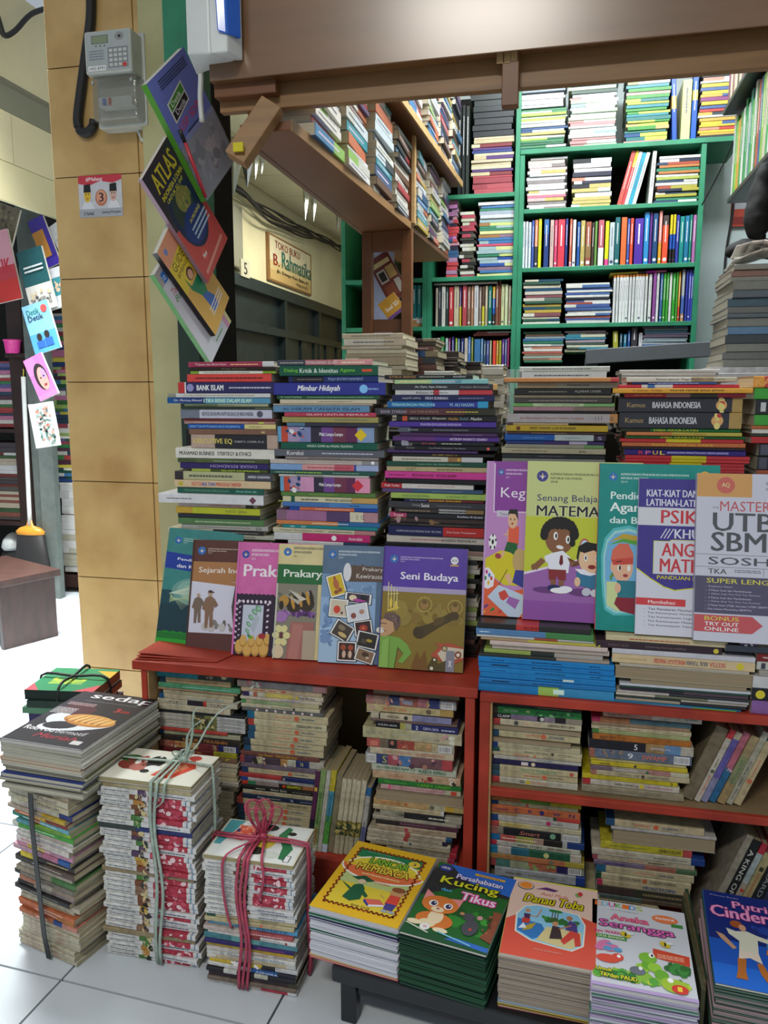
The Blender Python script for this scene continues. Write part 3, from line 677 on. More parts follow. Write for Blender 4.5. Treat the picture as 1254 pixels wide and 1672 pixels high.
stack('''
616 1023 1203 d8d4c8*.6,b09870*.2,c8c0a8 |*Panen Jamur Tiap Musim@.28:.7:554:.55/~@.73:.9:776:.3
624 1032 1170 1e2c64*.3,3c5ca0 |~@.2:.8:dde:.4
628 1009 1208 c83448*.2,ddd*.05,4878c0*.06,ddd*.15,cc3444 |
634 1000 1227 e8a838 d-14|*PINTER PEPAK BASA JAWA@.42:.8:3c1408:.5/*D. Wahyono - M. Setiyo@.15:.36:942:.45
642 1020 1219 c83038*.35,b07878*.2,50483c*.22,b83048 |KAMUS BASA JAWA PEPAK@.08:.32:fc6:.45
649 1011 1214 35363f*.92,b89858 |*Kamus@.07:.22:a89060:.32/*BAHASA INDONESIA@.28:.67:dcdce0:.42/O@.79:.88:e8b070/#@.8:.87:c44+ed8:.5
673 1012 1212 35363f*.9,b89858 |*Kamus@.05:.2:a89060:.32/*BAHASA INDONESIA@.25:.64:dcdce0:.42/O@.76:.85:e8b070/#@.77:.84:c44+ed8:.5
699 1015 1210 28301c*.25,106c2c |*DIBA ARAB-LATIN@.28:.65:d8c830:.55
705 1023 1212 d8844c*.4,c8b850 |TUNTUNAN SHALAT LENGKAP@.32:.7:a63:.5
711 1022 1218 166428 |*DIBA ARAB-LATIN@.3:.66:d8c830:.55
716 1013 1215 c43038*.38,d8c828*.28,c43038 |
722 1016 1218 c87040 |*KISAH 25 NABI dan RASUL@.25:.75:e8c838:.45
729 1018 1218 221c24 |
734 1020 1219 301c78 |*R@.12:.16:d33:.7/*P@.18:.22:e7a:.7/*U@.24:.28:fc2:.7/*L@.3:.34:fe4:.7/_*(RANGKUMAN PENGETAHUAN UMUM LENGKAP)@.36:.86:ccf:.45
743 1021 1225 cc3840*.38,d8c828*.28,cc3840 |
749 1021 1224 cc3840*.38,d8c828*.28,cc3840 |
754 1015 1216 c43840*.4,d8c828*.26,c43840 |
760 1020 1216 cc4448 |
765 1020 1216 c43840 |
770 1020 1216 386028 |
''', YS, 'the front stack holding two dictionaries', base=.70, fill='c43 386028 443 b84', fillw=(.11,.305))
stack('''
614 1231 1420 e8a040*.1,d04a40 |*KAMUS@.02:.4:f0b060:.6
633 1233 1410 44a83c |
652 1235 1410 28282c |=@.05:.1:ccc:.6/=@.16:.22:555:.9
677 1233 1400 48a840 |
695 1227 1410 b86838 |
701 1228 1410 d8d4cc |
708 1230 1400 284434 |
713 1227 1400 c03034 |
724 1240 1400 28282c |=@.02:.1:556:.8
745 1238 1400 303036 |=@.02:.1:556:.8
768 1236 1400 b06040 |
''', YS, 'the front stack cut by the right edge', base=.70, fill='444 a64 223', fillw=(.325,.5))
# ---------------------------------------------------------------- flat piles on the right red unit
YT = 1.385
stack('''
1017 779 965 282828*.35,c83c38*.2,303030 |*EKS SPORT@.42:.56:511:.5
1026 777 970 5a88b8*.6,4c8c50 |~@.03:.12:cde:.4
1036 778 970 c8c8c8*.5,b05038*.2,bbb |
1040 785 981 c0a078*.4,c8c050 |
1046 800 993 d8c4bc |
1053 803 996 c8b8ac d6|
1060 790 985 9cb058*.4,28302c*.2,b0a8a0 |
1066 782 996 303430*.6,a89888 |
1071 781 1004 1684cc |~@.1:.2:048:.3/~@.4:.62:036:.4/~@.82:.9:036:.35
1080 781 1004 1480c8 |=@.1:.23:135:.25/~@.4:.62:036:.4/~@.82:.9:036:.35
1089 782 1006 1887cc |~@.12:.2:048:.3/~@.42:.64:036:.4/~@.82:.9:036:.35
1097 784 1006 1680c4 |~@.42:.64:036:.4/=@.62:.7:cdd:.4
1106 782 1006 1478bc |=@.1:.23:124:.25/~@.4:.62:036:.4
1113 781 1004 1884c8*.45,a8d060*.15,3894c8 |=@.56:.64:dfe:.5
''', YT, 'the pile under the football cover', kind='magazine', base=TOPR, D=.20)
stack('''
1038 990 1190 d8c8a0 d4|~@.2:.7:b53:.4
1046 973 1181 382832 |^Kingdom Worship Revolution@.4:.72:877:.4/^NOVEL SOMEONE@.1:.27:766:.4/O@.93:.98:dc4
1059 1000 1235 d0d0d8 |
1067 1000 1235 dcc498 |^*MENGGUGAT MANUSIA@.3:.52:c54:.5/^*AKAL TUHAN@.53:.68:667:.5/^*SKETSA@.69:.8:c66:.5/O@.86:.94:dc3/~@.05:.25:ba7:.3
1083 1012 1225 b8b0a0 |~@.3:.7:865:.2
1088 1007 1262 d0c098 P |
1109 1030 1222 8a8470 P |
1115 1012 1228 c8ccd4 d-2|
1119 1012 1225 284c40 |
1123 1014 1224 2c2434*.5,5a4450 |
1127 1008 1226 b8b0a8*.4,303438 |
1131 1006 1224 c8c0b0*.3,6c7058*.4,aaa |
1135 1008 1222 303c38*.5,c0b8a8 |
1139 1006 1220 a89c88*.5,28282c |
1143 1000 1212 2078a0 |
1147 994 1204 68a0c8*.66,78b840 |
''', YT, 'the pile under the teal cover', kind='magazine', base=TOPR, D=.20)
stack('''
1046 1210 1400 584460 |#@.0:.3:ccc+543:.5
1053 1185 1400 3c4450 |
1067 1237 1420 7c2424 |^~@.05:.3:caa:.4
1081 1237 1420 c8c8c0 |=@.04:.08:445:.7
1095 1240 1420 a8a098 |
1104 1230 1410 d0d0d0 |
1123 1228 1410 1c1c22 |O@.06:.1:dc3
1143 1228 1400 8c60a0 |
''', YT, 'the pile at the right end of the red unit', kind='magazine', base=TOPR, D=.20)
# ================================================================ COMICS INSIDE THE RED SHELVES
YC = 1.405
CR = 'c8bc98 beb28c ccc4a4 b8ac88 c4b890'
S1 = '~@.35:.55:c86:.35/O@.6:.63:c64/~@.68:.84:467:.3'
def series(y, x0, x1, c='2c5878', extra=''): return '%s %s %s %s*.09,c9bd98 %s|%s' % (y, x0, x1, c, extra, S1)
stack('\n'.join(['''
1094 247 378 2a90a0*.55,384840 |#@.6:.95:cc9+333+987:.5
1105 259 375 24405a*.09,c4ac80 |~@.4:.8:a75:.3
1114 258 391 58a078 |~@.3:.9:9cb:.3
1122 257 387 b09070 |*NAKAYOSHI@.3:.6:654:.4
1126 265 380 c4b894 |*MY CUTE@.1:.28:787:.5/~@.35:.65:998:.3
1133 258 379 20588c*.07,c8bc9c |HIKARI NO UMI@.38:.62:7ab:.45/HISA TANAKA@.65:.88:79b:.45
1140 254 386 c8c0a8*.38,282430*.2,c43*.04,c8c0a8 |X-18@.14:.26:333:.55/CLAMP@.67:.88:333:.55
1148 259 375 d0c8ac |L5@.88:.92:b33:.55/~@.45:.6:a98:.3
1157 250 398 20242a |
1161 249 399 c8c4b8*.38,888850*.3,c4c4c0 |~@.73:.95:778:.35/#@.38:.66:443+cb8:.5
1167 249 399 c8c4b8*.38,888850*.3,c4c4c0 |~@.73:.95:778:.35/#@.38:.66:443+cb8:.5
1173 250 399 c8c4b8*.38,888850*.3,c4c4c0 |~@.73:.95:778:.35/#@.38:.66:443+cb8:.5
1179 250 399 c8c4b8*.38,888850*.3,c4c4c0 |~@.73:.95:778:.35/#@.38:.66:443+cb8:.5
1185 249 370 c8483c |
1191 258 390 24508c*.06,b8b898 |~@.2:.5:686:.4
1198 257 390 342c28 |*SAKURA TSUUSHIN@.3:.85:d88c48:.5
1207 258 388 a86858*.2,c8a060*.3,7c3038*.25,28306c |#@.0:.6:876+a54+cba:.5/7B@.68:.73:cb8:.7/|@.82:.97:ddd
1218 262 386 6c2424*.7,a8a428 |*RINTIK@.3:.55:c85:.4
1226 256 386 98604c*.3,c8a070*.3,886850 |#@.5:.98:887+cb4:.5
1234 257 388 bcb49c*.4,cc8870*.04,c4b8a0 |
1241 258 386 c4bca0 |
1249 257 385 c0b490 |~@.5:.7:765:.35
1257 260 386 c8bc98 |
1265 262 388 c4bca8 |*CLAMP@.55:.8:443:.6
1273 264 386 8c8468 |*~@.5:.9:332:.6
1281 268 380 b8ac8c*.7,28283c*.1,b8ac8c |
''']+[series(1291+k*9.5, 262+(k%3), 380-(k%2)*4, '24405a') for k in range(8)]), YC, 'the red unit column nearest the tiles', kind='comic book', xmin=-.7985, base=.1285, D=.115, old=True)
stack('\n'.join(['''
1110 387 533 b8a8a0*.2,a8a4a4*.65,c88888 |#@.02:.3:c66+ddc:.5/=@.85:.98:c99:.8
1121 393 525 c8b494 |~@.15:.3:b54:.5/~@.35:.45:b54:.5/=@.5:.56:b54:.4
1129 396 527 34245c*.08,ccc*.05,b86850*.05,d0ccb8*.1,d4c468*.35,ccc4ac |*Park Min-Soo@.7:.9:332c5a:.5/O@.66:.69:ca3
1136 392 525 d0c4b0 |*FANTASISTA@.5:.74:5868a8:.5/~@.38:.49:c8a:.4
1141 393 520 389848*.06,c0b894*.06,9cb080*.5,c0b890 |~@.18:.34:685:.45
1148 393 522 ccc4a8 |*CENTRAL UNIVERSITY@.38:.64:776:.45/O@.66:.69:333
1154 394 527 686868 |O@.15:.23:dcc/O@.27:.35:dcc/O@.38:.46:dcc/O@.49:.57:dcc/O@.6:.68:dcc/O@.71:.79:dcc/O@.82:.9:dcc
''', series(1161,403,535,'1c7098'), '1173 404 533 b84438*.08,d0c8a4 |_Seribu@.32:.45:c86:.5/_cerita@.46:.56:c86:.5/*YUKIHISA@.62:.76:443:.4/*MOTOJIMA@.77:.94:443:.4', series(1184,405,534), series(1194,404,533), series(1205,397,528,'24384a'), series(1215,397,527), '''
1226 392 520 784840 |*Hot Shower@.24:.42:c8a030:.55/*MATSUMI BOI@.46:.72:c8a030:.55
1233 392 528 a84848*.05,443858*.15,c8c8a0*.07,4c4048*.22,c08c50*.08,c4c4b0*.1,2c3870*.16,b8b4a8 |#@.1:.6:dcb+332+a87:.6/78@.72:.76:cc8:.5
1244 393 526 786878 |
''', series(1252,393,523,'24406a'), '1261 390 520 b83c3c*.54,282840*.05,243068 |*K@.56:.59:dcd:.6', '''
1268 393 520 1c48a0*.09,c8c8c4 |*SISTER@.48:.64:346:.5/*Di Sung & Hae Ra@.72:.94:445:.5/~@.15:.45:c99:.35
1274 394 521 c43c34*.08,388058*.1,988880*.3,282020*.1,60481c*.2,a86c40 |*GRAPPLE@.58:.76:b8cc28:.6/O@.52:.57:d42
1281 395 522 1c1a18 |*Silent Eyes@.37:.58:ccb:.55/~@.65:.88:887:.35/~@.18:.3:bba:.4
1288 396 523 c4bc9c |*~@.12:.42:b76:.45/~@.5:.8:a96:.35/O@.9:.95:b54
1295 395 522 20304a |*Gravity@.2:.3:bbc:.55/~@.32:.5:aa8:.35/78@.62:.66:bbd:.5/~@.75:.92:889:.35
1302 386 518 a84438*.08,c4b48c |~@.35:.55:b86:.4/*YUKIHISA MOTOJIMA@.62:.88:554:.45/O@.25:.29:444
''']+[series(1312+k*10, 387+(k%3), 516-(k%3)*3, '20384e') for k in range(10)]), YC, 'the red unit column left of leaning books', kind='comic book', base=.1285, D=.115, old=True)
stack('''
1129 607 750 a09880 d10 P |
1135 597 745 b07878*.08,a88878*.18,444c78*.12,a05c50*.2,b87880*.12,384078*.12,a8a8a8 |#@.0:.5:a65+c98:.5/*YAINISI@.4:.52:8ab0c8:.55/5@.68:.71:cc4:.6/|@.84:.97:ddd
1149 598 740 c8b888*.85,b89858 |*IKKYU SAN@.2:.46:b8603c:.5/O@.7:.74:654/=@.03:.1:b98:.5
1161 598 620 c8c0a8 |
1163 605 737 c0b4a0*.1,282420*.02,d0c4a8*.4,8c8cb4 |*WANDERING@.2:.36:654:.45/O@.42:.46:332
1173 605 746 786058 |*PERKARA MISTERI KELUARGA@.3:.86:98705c:.4
1178 613 748 14141c*.3,b8b058*.06,a8a890*.08,242c6c |*KUSUMA ARUMI@.03:.26:bbb:.3/*2@.49:.52:dde:.6/*CERITA CINTA@.58:.77:bbd:.4/~@.8:.96:bbc:.5
1186 592 754 bab48c*.5,c4bc9c |*NATSUKI ITEM@.03:.2:887:.3/~@.3:.75:aa9:.25/#@.72:.97:c99+ddc+887:.5
1205 599 742 b85850*.15,786858*.1,302c2c*.1,a84c40*.2,b89c70*.2,c4b890*.06,a8a490 |=@.04:.13:c76:.6/#@.2:.78:343+a65+c96:.7/|@.82:.97:ddd
1219 604 741 ccc0a4 |_*GUNDARSUNG@.55:.9:b4604c:.45/_CARA SUMBANG@.16:.5:b4604c:.45
1229 596 739 a8a8a8*.13,3c4880*.13,b85868*.13,507cb4*.14,7c5860*.35,b84c50 |*S@.2:.25:aa5:.7/|@.02:.12:ddd/#@.3:.85:a76+c99+534:.7
1247 606 745 c0c8b4 |*SKUTBEDI BELAJAR@.06:.45:2a5c44:.5/17@.47:.52:453:.45/*MUNCUL KEMBALI@.56:.88:2a6450:.5
1258 608 752 c8a888 |~@.2:.35:b76:.3/#@.48:.75:823+a54:.5/#@.85:.98:332+dcb:.7
1271 617 753 2c7c34 |*PERISTIWA@.08:.35:5cb050:.4/*CANDY CANDY@.48:.88:78b838:.5
1280 621 752 d0a8a8*.8,c4bca0 |=@.1:.13:d58:.8/~@.25:.8:a77:.35/=@.88:.95:c43:.7
1288 614 757 8c8068 P |
1303 610 757 c8a470*.62,c8c0a0*.18,c8a440*.1,b8a870 |*OHIMY GODDESS@.07:.3:b4683c:.4/1@.35:.38:b4683c:.5/O@.64:.67:665
1313 609 725 c8b894*.96,ccc |~@.2:.7:a97:.3
1322 620 754 a8a490*.3,28282c*.5,a8a490 |*CHANCE@.2:.4:221:.5/~@.6:.85:ccb:.5
1331 608 752 b4ac98*.95,988 |
1338 613 748 383030*.3,58303c |*PURAMALAN JODOH@.3:.72:8c6c80:.45
1346 615 745 b8a488 |O@.35:.4:b45/~@.45:.7:976:.4
1353 600 738 c0b49c*.45,b84840*.06,c0b49c*.42,205078 |^~@.5:.9:876:.35
1360 599 730 c4b8a0*.46,b84840*.06,c0b49c*.42,302848 |^~@.5:.9:876:.35
1367 598 735 ccc4ac |^*Kim Su Yeon@.12:.44:332c28:.5/O@.5:.56:467/~@.65:.85:a97:.3
1374 604 735 a89c80 |^*~@.1:.7:665:.4/O@.38:.41:443
1382 630 745 a8a490*.9,b83040 |*~@.2:.6:554:.4
1390 628 742 b0a890*.9,a83058 |~@.2:.6:554:.4
1399 625 744 9c9484 |
''', YC, 'the red unit column right of leaning books', kind='comic book', base=.1285, D=.115, old=True)
stack('''
1140 799 950 c8b438*.05,b8a890*.2,c8bc9c |*LUCKY@.7:.86:b8643c:.55/=@.4:.58:c8a050:.5/=@.06:.1:ddd:.6/=@.16:.22:c87:.6
1146 801 950 201c20 |~@.5:.9:865:.4
1152 803 950 443c34*.05,308c44 |*POP CORN@.12:.28:a8d0a0:.35/#@.35:.95:7b7+cc9+253:.4
1163 799 951 201c20*.2,847490*.3,282028*.08,988c9c*.12,282028*.12,989080 |*CLAMP@.05:.19:ccc:.5/O@.53:.58:ccc
1172 799 950 b03c3c*.08,ccc4a4 |_Seribu@.33:.43:c86:.45/_cerita@.44:.55:c86:.45/*YUKIHISA MOTOJIMA@.62:.93:443:.45/O@.24:.29:444
1182 799 950 74664c P |
1190 799 948 244c68*.07,c8bc94 |*THE MYSTERY@.38:.55:b8644c:.4/O@.57:.6:c64/*HO SAMDONG@.65:.82:567:.35
1202 799 934 7c6c50 P |
1210 799 948 1c3c80*.06,c0b894 |CINDERELLA BUMBING@.22:.55:887:.45/TEEN TIME@.58:.74:887:.45
1219 800 951 1c5850*.08,c8c09c |*BENGKEL CINTANYA@.36:.62:554:.45/O@.66:.69:443/~@.73:.9:776:.4
1226 804 950 c8bc98 |*AFFAIR@.24:.42:b8503c:.6/O@.46:.5:c64/*NATSUKO IGUCHI@.58:.82:776:.4
1232 806 950 c4c4b8 |~@.28:.45:c88:.45/~@.5:.68:778:.4
1238 796 945 242050 |=@.34:.42:dcc:.6/O@.46:.5:dca
1247 797 944 2c4454*.09,c8bc94 |*SHOOT!! WORLD CUP@.34:.76:389068:.5/O@.91:.95:b54/=@.14:.18:987:.4
1256 797 944 2c5468*.09,c4b890 |*~@.38:.58:b8644c:.4/O@.6:.63:c64/~@.66:.84:776:.35
1266 796 944 b83c3c*.09,c8c4b0 |*KIRA@.33:.39:443:.5/O@.41:.44:cb3/*KISO KIKUCHI@.46:.64:c86:.45
''', YC, 'the upper right shelf beside the red post', kind='comic book', xmin=-.1065, base=.3182, D=.115, old=True)
stack('''
1160 985 1148 b08878*.5,c4bcac |*~@.05:.25:654:.45/*YUJ AMURA@.82:.96:466:.45
1169 966 1130 b83058*.09,b87850*.3,587880 |
1177 967 1128 a08468 |
1183 966 1130 c8bc98 |*Good Morning@.08:.28:655:.45/~@.35:.5:a66:.5/~@.72:.92:886:.35
1190 967 1128 48803c*.07,a8ac78 |~@.3:.8:895:.35
1197 968 1130 b46c28 |*RESET OUT@.08:.24:543018:.5/2@.31:.33:432:.5
1206 962 1134 20202a*.55,a88858*.18,6890b8*.15,b8b0a0 |^*Kori Shimotsuki@.6:.78:bbc:.3/*5@.44:.47:ddd:.6
1221 963 1131 a86858*.05,687488*.95 |*SWAMP@.52:.76:d06a50:.5/*9@.38:.43:ddd:.6/|@.83:.98:ddd/#@.1:.35:645+876:.6
1236 964 1122 c8b430*.07,c4b880 |
1242 965 1124 ccb828 |*THE MOON@.1:.2:432:.5/O@.45:.48:543
1249 966 1126 786470*.22,a89c88*.35,b88880*.25,c4bca0 |*MARGIN LOVERS@.24:.48:ccc:.45/O@.56:.6:386848
1256 965 1127 a87060*.06,beb28c |*POTATO CHIP@.3:.5:554:.45/O@.52:.55:543/*NARUMI TOMODA@.58:.8:665:.4
1263 951 1108 c8b820 |3@.92:.95:332:.6/~@.3:.6:984:.35
1271 952 1111 b83038*.08,c8c0b0 |^*PETUALANG KAJIAN@.34:.58:443:.5/O@.6:.63:cb3/~@.67:.93:a78:.45
1281 950 1118 9c9278 |~@.15:.75:776:.25
1292 950 1110 6a5c48 P |
''', YC, 'the upper right shelf left of leaning comics', kind='comic book', base=.3182, D=.115, old=True)
stack('''
1292 802 955 2c6c54*.6,489468 |*TERDEPAN@.12:.28:bca:.6
1300 801 950 b87840*.33,688c34*.33,b8a428 |
1306 797 945 1c4478*.08,c4b890 |*Kiss@.3:.37:586:.5/O@.4:.43:b54
1313 797 948 c86c40 |*C@.27:.32:302868:.55/*R@.42:.47:302868:.55/*O@.55:.6:302868:.55/*W@.7:.78:302868:.55/*N@.88:.94:302868:.55/*Nostradamu@.04:.2:402060:.3
1324 800 948 b89060*.3,c0b8ac*.4,38503c*.04,c04038 |*~@.28:.65:988:.35
1330 797 946 1c4480*.08,c0bcb4 |~@.33:.6:987:.35/O@.64:.68:b36/~@.7:.82:887:.35
1340 796 950 b84844*.09,c8b880*.35,c0b898 |*HARGA DIRI@.16:.33:b89840:.6
1348 795 950 a06c60*.08,888070*.06,202024*.64,a8a898 |_*Smart@.32:.55:c07060:.5/O@.66:.72:7a8/|@.8:.98:ddd
1361 799 955 1c70a8*.1,c05850*.17,a8a450*.2,b09080*.1,282420*.2,b8b8b0*.05,203c78 |~@.12:.5:fdc:.3
1371 796 948 b83048*.07,c0b8b0*.18,c4c4b0 |*WIND STORY@.3:.58:222:.5/*AKIRA MURAMOTO@.64:.9:533:.45
1380 801 950 1c7ca8*.08,c0b8b0*.15,2c6c80*.2,286044*.45,c4b8a8 |O@.6:.64:cc8
1391 794 955 b08c54*.4,c87c50*.4,b0a040 |*EKO BIG FAMILY@.05:.4:b8583c:.4/O@.64:.67:776
1401 801 955 a84c50*.06,508078*.15,a8ac90*.2,b86c50*.3,302860*.15,989888 |#@.3:.75:c65+8a6:.8/|@.83:.97:ddd
1415 808 956 a8acb0*.9,1c3c88 |*~@.12:.3:665:.35/*PASANGAN PERFORMA@.38:.68:776:.3
1428 800 950 786c58 |
''', YC, 'the lower right shelf beside the red post', kind='comic book', xmin=-.1065, base=.0502, D=.115, old=True, fill=CR+' 543 665', fillw=(-.10,.06))
stack('''
1338 990 1152 245078*.09,c8b894 |*THE MYSTERY@.28:.46:b8644c:.4/O@.5:.53:c64/*HO SAMDONG@.58:.74:567:.35
1350 998 1172 b8b4b0 |
1355 1000 1170 7a705f P |
1374 981 1132 c0b430*.9,b84848 |^*SAITO CHIHO@.65:.88:443:.5/~@.1:.5:884:.4
1384 967 1153 c0b8a4*.88,1c3c80 |~@.1:.4:a86:.3/~@.55:.85:776:.3
1395 968 1136 a84c58*.05,b8ac90 |~@.35:.5:b76:.4/*~@.55:.72:443:.4
1404 970 1140 786880*.5,a86858*.3,4c6848 |*LUCKY MANIS@.1:.3:403080:.45
1412 974 1135 286888*.1,c0b490 |~@.4:.6:c86:.35/~@.65:.8:667:.35
1424 973 1130 1c4c34*.06,c4b894 |*GUCCHI & MARINE@.25:.48:554:.4/O@.5:.54:b64/*TSUKASA OOSHIMA@.57:.85:554:.4
1435 975 1128 b83050*.06,c0b08c |*HIROKO KAZAMA@.5:.85:1c4c80:.55
1445 975 1128 483834*.4,3c3c30 |*~@.5:.95:875:.6
1458 973 1126 4c5c58*.5,5c4c3c |
''', YC, 'the lower right shelf behind the insect workbook', kind='comic book', base=.0502, D=.115, old=True, fill=CR+' 543 454', fillw=(.055,.205))
# ---------------------------------------------------------------- upright and leaning comics in the red shelves
def leaning(x, Y, z, specs, lean, where, cat='comic book', D=.115, first='from the left', old=True, gap=.0006, step=None):
    for i, (T, Hh, bands, texts) in enumerate(specs):
        le = lean(i) if callable(lean) else lean
        o = upright(x, Y+random.uniform(0, .005), z+.0003, T, Hh, D, parse_bands(bands), le, 0, texts, cat, 'a89878' if old else 'd8cfb4', old)
        m = max(parse_bands(bands), key=lambda b: b[1])[0]
        tag(o, '%s %s, %s %s %s' % (cname(m), cat, ordn(i) if i else 'first', first, where), cat, cat+'s '+where)
        nT = specs[i+1][0] if i+1 < len(specs) else 0; x += T*math.cos(le)+nT*math.sin(le)*math.tan(abs(le))+gap
leaning(-.478, 1.40, .1285, [
 (.010,.175,'5c2c50*.6,282838*.4',['=@.2:.25:ca4:.6']), (.011,.180,'8ca868*.9,b8c8a0',['*DAN KAWAN-KAWAN@.28:.66:263:.55','*NOBITA@.72:.93:a43:.6']), (.009,.178,'c8c8bc',['~@.3:.8:a98:.4']),
 (.011,.180,'c8b838*.25,58a0b8*.3,5ca848*.35,cde',['*DAN KAWAN-KAWAN@.3:.62:245a80:.55']), (.012,.172,'8c8468',[]),
 (.010,.165,'ccc4a8*.55,8c8038*.2,bcb498',['#@.56:.76:343+ba6:.6']), (.009,.165,'ccc4a8*.55,8c8038*.2,bcb498',['#@.56:.76:343+ba6:.6']), (.009,.165,'ccc4a8*.55,8c8038*.2,bcb498',['#@.56:.76:343+ba6:.6']),
 (.009,.165,'ccc4a8*.55,8c8038*.2,bcb498',['#@.56:.76:343+ba6:.6']), (.010,.165,'ccc4a8*.55,8c8038*.2,bcb498',['#@.56:.76:343+ba6:.6']), (.010,.150,'2c68a0*.12,b4b0a8*.45,7078a0',['~@.5:.9:446:.4'])],
 .13, 'of those leaning in the left red unit')
leaning(PY(1112,1312,1.41).x, 1.41, .3182, [
 (.022,.150,'7c7058',[]), (.010,.150,'c03840*.12,c4bcac',['O@.55:.6:554','~@.63:.9:c76:.4','~@.4:.52:665:.4']), (.011,.146,'b4a890*.1,6860a8*.55,8c8cb0',['*HARAPAN EMAS@.2:.5:4c4488:.5']),
 (.013,.145,'b86878*.55,2c6c98',['#@.5:.56:c9a+368:.5']), (.014,.140,'a8946c*.3,8c9068*.4,a48c60',['*SERIUM WORLD@.35:.7:5c7048:.5']), (.011,.150,'b0ac98',['*KELUARGA CEMARA@.4:.75:554:.5','~@.78:.93:776:.5']),
 (.013,.145,'34506c*.1,c0b088',['~@.35:.6:b87058:.4','O@.64:.68:b64'])], .36, 'of those leaning on the upper right shelf')
leaning(PY(1150,1470,1.41).x-.01, 1.41, .0502, [
 (.012,.225,'9c9484',[]), (.016,.215,'1c1e20',['*A KING OF BANDIT@.1:.9:c8c8c0:.5']), (.010,.212,'b83040*.1,a8b4b4*.3,a89c8c',['O@.45:.5:b43','~@.52:.9:876:.4']), (.014,.215,'803030*.1,a89c70',['~@.3:.8:a64:.4','=@.24:.28:332:.5']),
 (.018,.21,'1a1c20',['*CARD BOARD@.25:.9:8c9090:.4']), (.014,.20,'2c3450',[])], .34, 'of those leaning on the lower right shelf')
# ================================================================ STANDING SCHOOLBOOKS
def emblem(a, u, v, r, c='2c6cb8', g='e8e8e8'):
    k = a.W/a.H; a.ell(u, v, r, r*k, c, 18); a.poly([(u-r*.7,v+r*k*.1),(u-r*.2,v-r*k*.2),(u,v-r*k*.6),(u+r*.2,v-r*k*.2),(u+r*.7,v+r*k*.1),(u+r*.15,v-r*k*.02),(u,v+r*k*.65),(u-r*.15,v-r*k*.02)], g)
    a.ell(u, v+r*k*.15, r*.18, r*k*.22, 'e0b860', 8)
def ministry(a, u, v, c, year, s=1.0, em='2c6cb8'):
    emblem(a, u, v, .055*s, em)
    a.text('KEMENTERIAN PENDIDIKAN DAN KEBUDAYAAN', u+.085*s, v+.014*s, u+.085*s+.56*s, v+.026*s, c, bold=True)
    a.text('REPUBLIK INDONESIA', u+.085*s, v-.006*s, u+.085*s+.25*s, v+.006*s, c, bold=True); a.text(year, u+.085*s, v-.026*s, u+.085*s+.06*s, v-.014*s, c)
def stand(px, z, T, col, label, Y0=1.445, ytop=890, Wd=.166, roll=0, lean=.29, yaw=.07, name='textbook', cat='textbook', group=None, spine=None, **kw):
    # px: photo x and y of the lower left corner; z: what it stands on; the height follows from the top edge seen at ytop
    bl = PY(px[0], px[1], Y0); bl.z = z+.0008
    Hd = .23
    for _ in range(5): Hd = (PY(px[0]+10, ytop, Y0+Hd*math.sin(lean)).z-bl.z)/math.cos(lean)
    ex = Vector((math.cos(yaw), math.sin(yaw), 0)); ey = Vector((-math.sin(yaw)*math.sin(lean), math.cos(yaw)*math.sin(lean), math.cos(lean)))
    if roll:
        R = Matrix.Rotation(roll, 3, ex.cross(ey)); ex = R@ex; ey = R@ey
    if roll < 0: bl.z += Wd*math.sin(-roll)
    br = bl+ex*Wd; tl = bl+ey*Hd; tr = br+ey*Hd; n = ex.cross(ey); bl.z += 0
    up = T*math.sin(lean); o, W, H = coverbook([v+Vector((0,0,up)) for v in (tl, tr, br, bl)], T, col, name, spine=spine); tag(o, label, cat, group); AW = kw.get('aw'); return o, Art(AW or W, H), T
Z0 = TOPL
# 1 physical education
o, a, T = stand((254,1062), Z0, .006, '3c8c88', 'teal schoolbook with a blue title band and white sports net, leftmost on the red shelf', roll=-.05, Wd=.168, Y0=1.462, ytop=868)
a.rect(0,0,1,.46,'1c4a54').rect(0,0,1,.34,'183c48').rect(0,0,1,.1,'1c7c2c').rect(0,.0,1,.045,'2ca830')
ministry(a, .14, .895, 'cfe4e4', '2017', .85); a.poly([(0,.79),(1,.74),(1,.6),(0,.65)], '1c3ca0'); a.text('Pendidikan Jasmani,', .16,.715,.88,.745,'fff',bold=True,rot=-2); a.text('dan Kesehatan', .16,.66,.7,.69,'fff',bold=True,rot=-2)
a.ell(.55,.46,.42,.13,'6fa39a',24).ell(.5,.47,.3,.1,'8ab8aa',20).ell(.42,.45,.16,.07,'a8c8b4',16)
for k in range(16): a.line([(.1+.01*k,.43),(.25+.05*k,.55-.01*abs(k-8))],.0006,'cfe0c8'); a.line([(.12,.43-.005*k),(.3+.02*k,.3+.012*k)],.0006,'b8d0a0')
for k in range(8): a.poly([(.1*k,.09),(.1*k+.2,.095),(.1*k+.12,.115)],'1c8c2c')
a.build('cover_print', o, T)
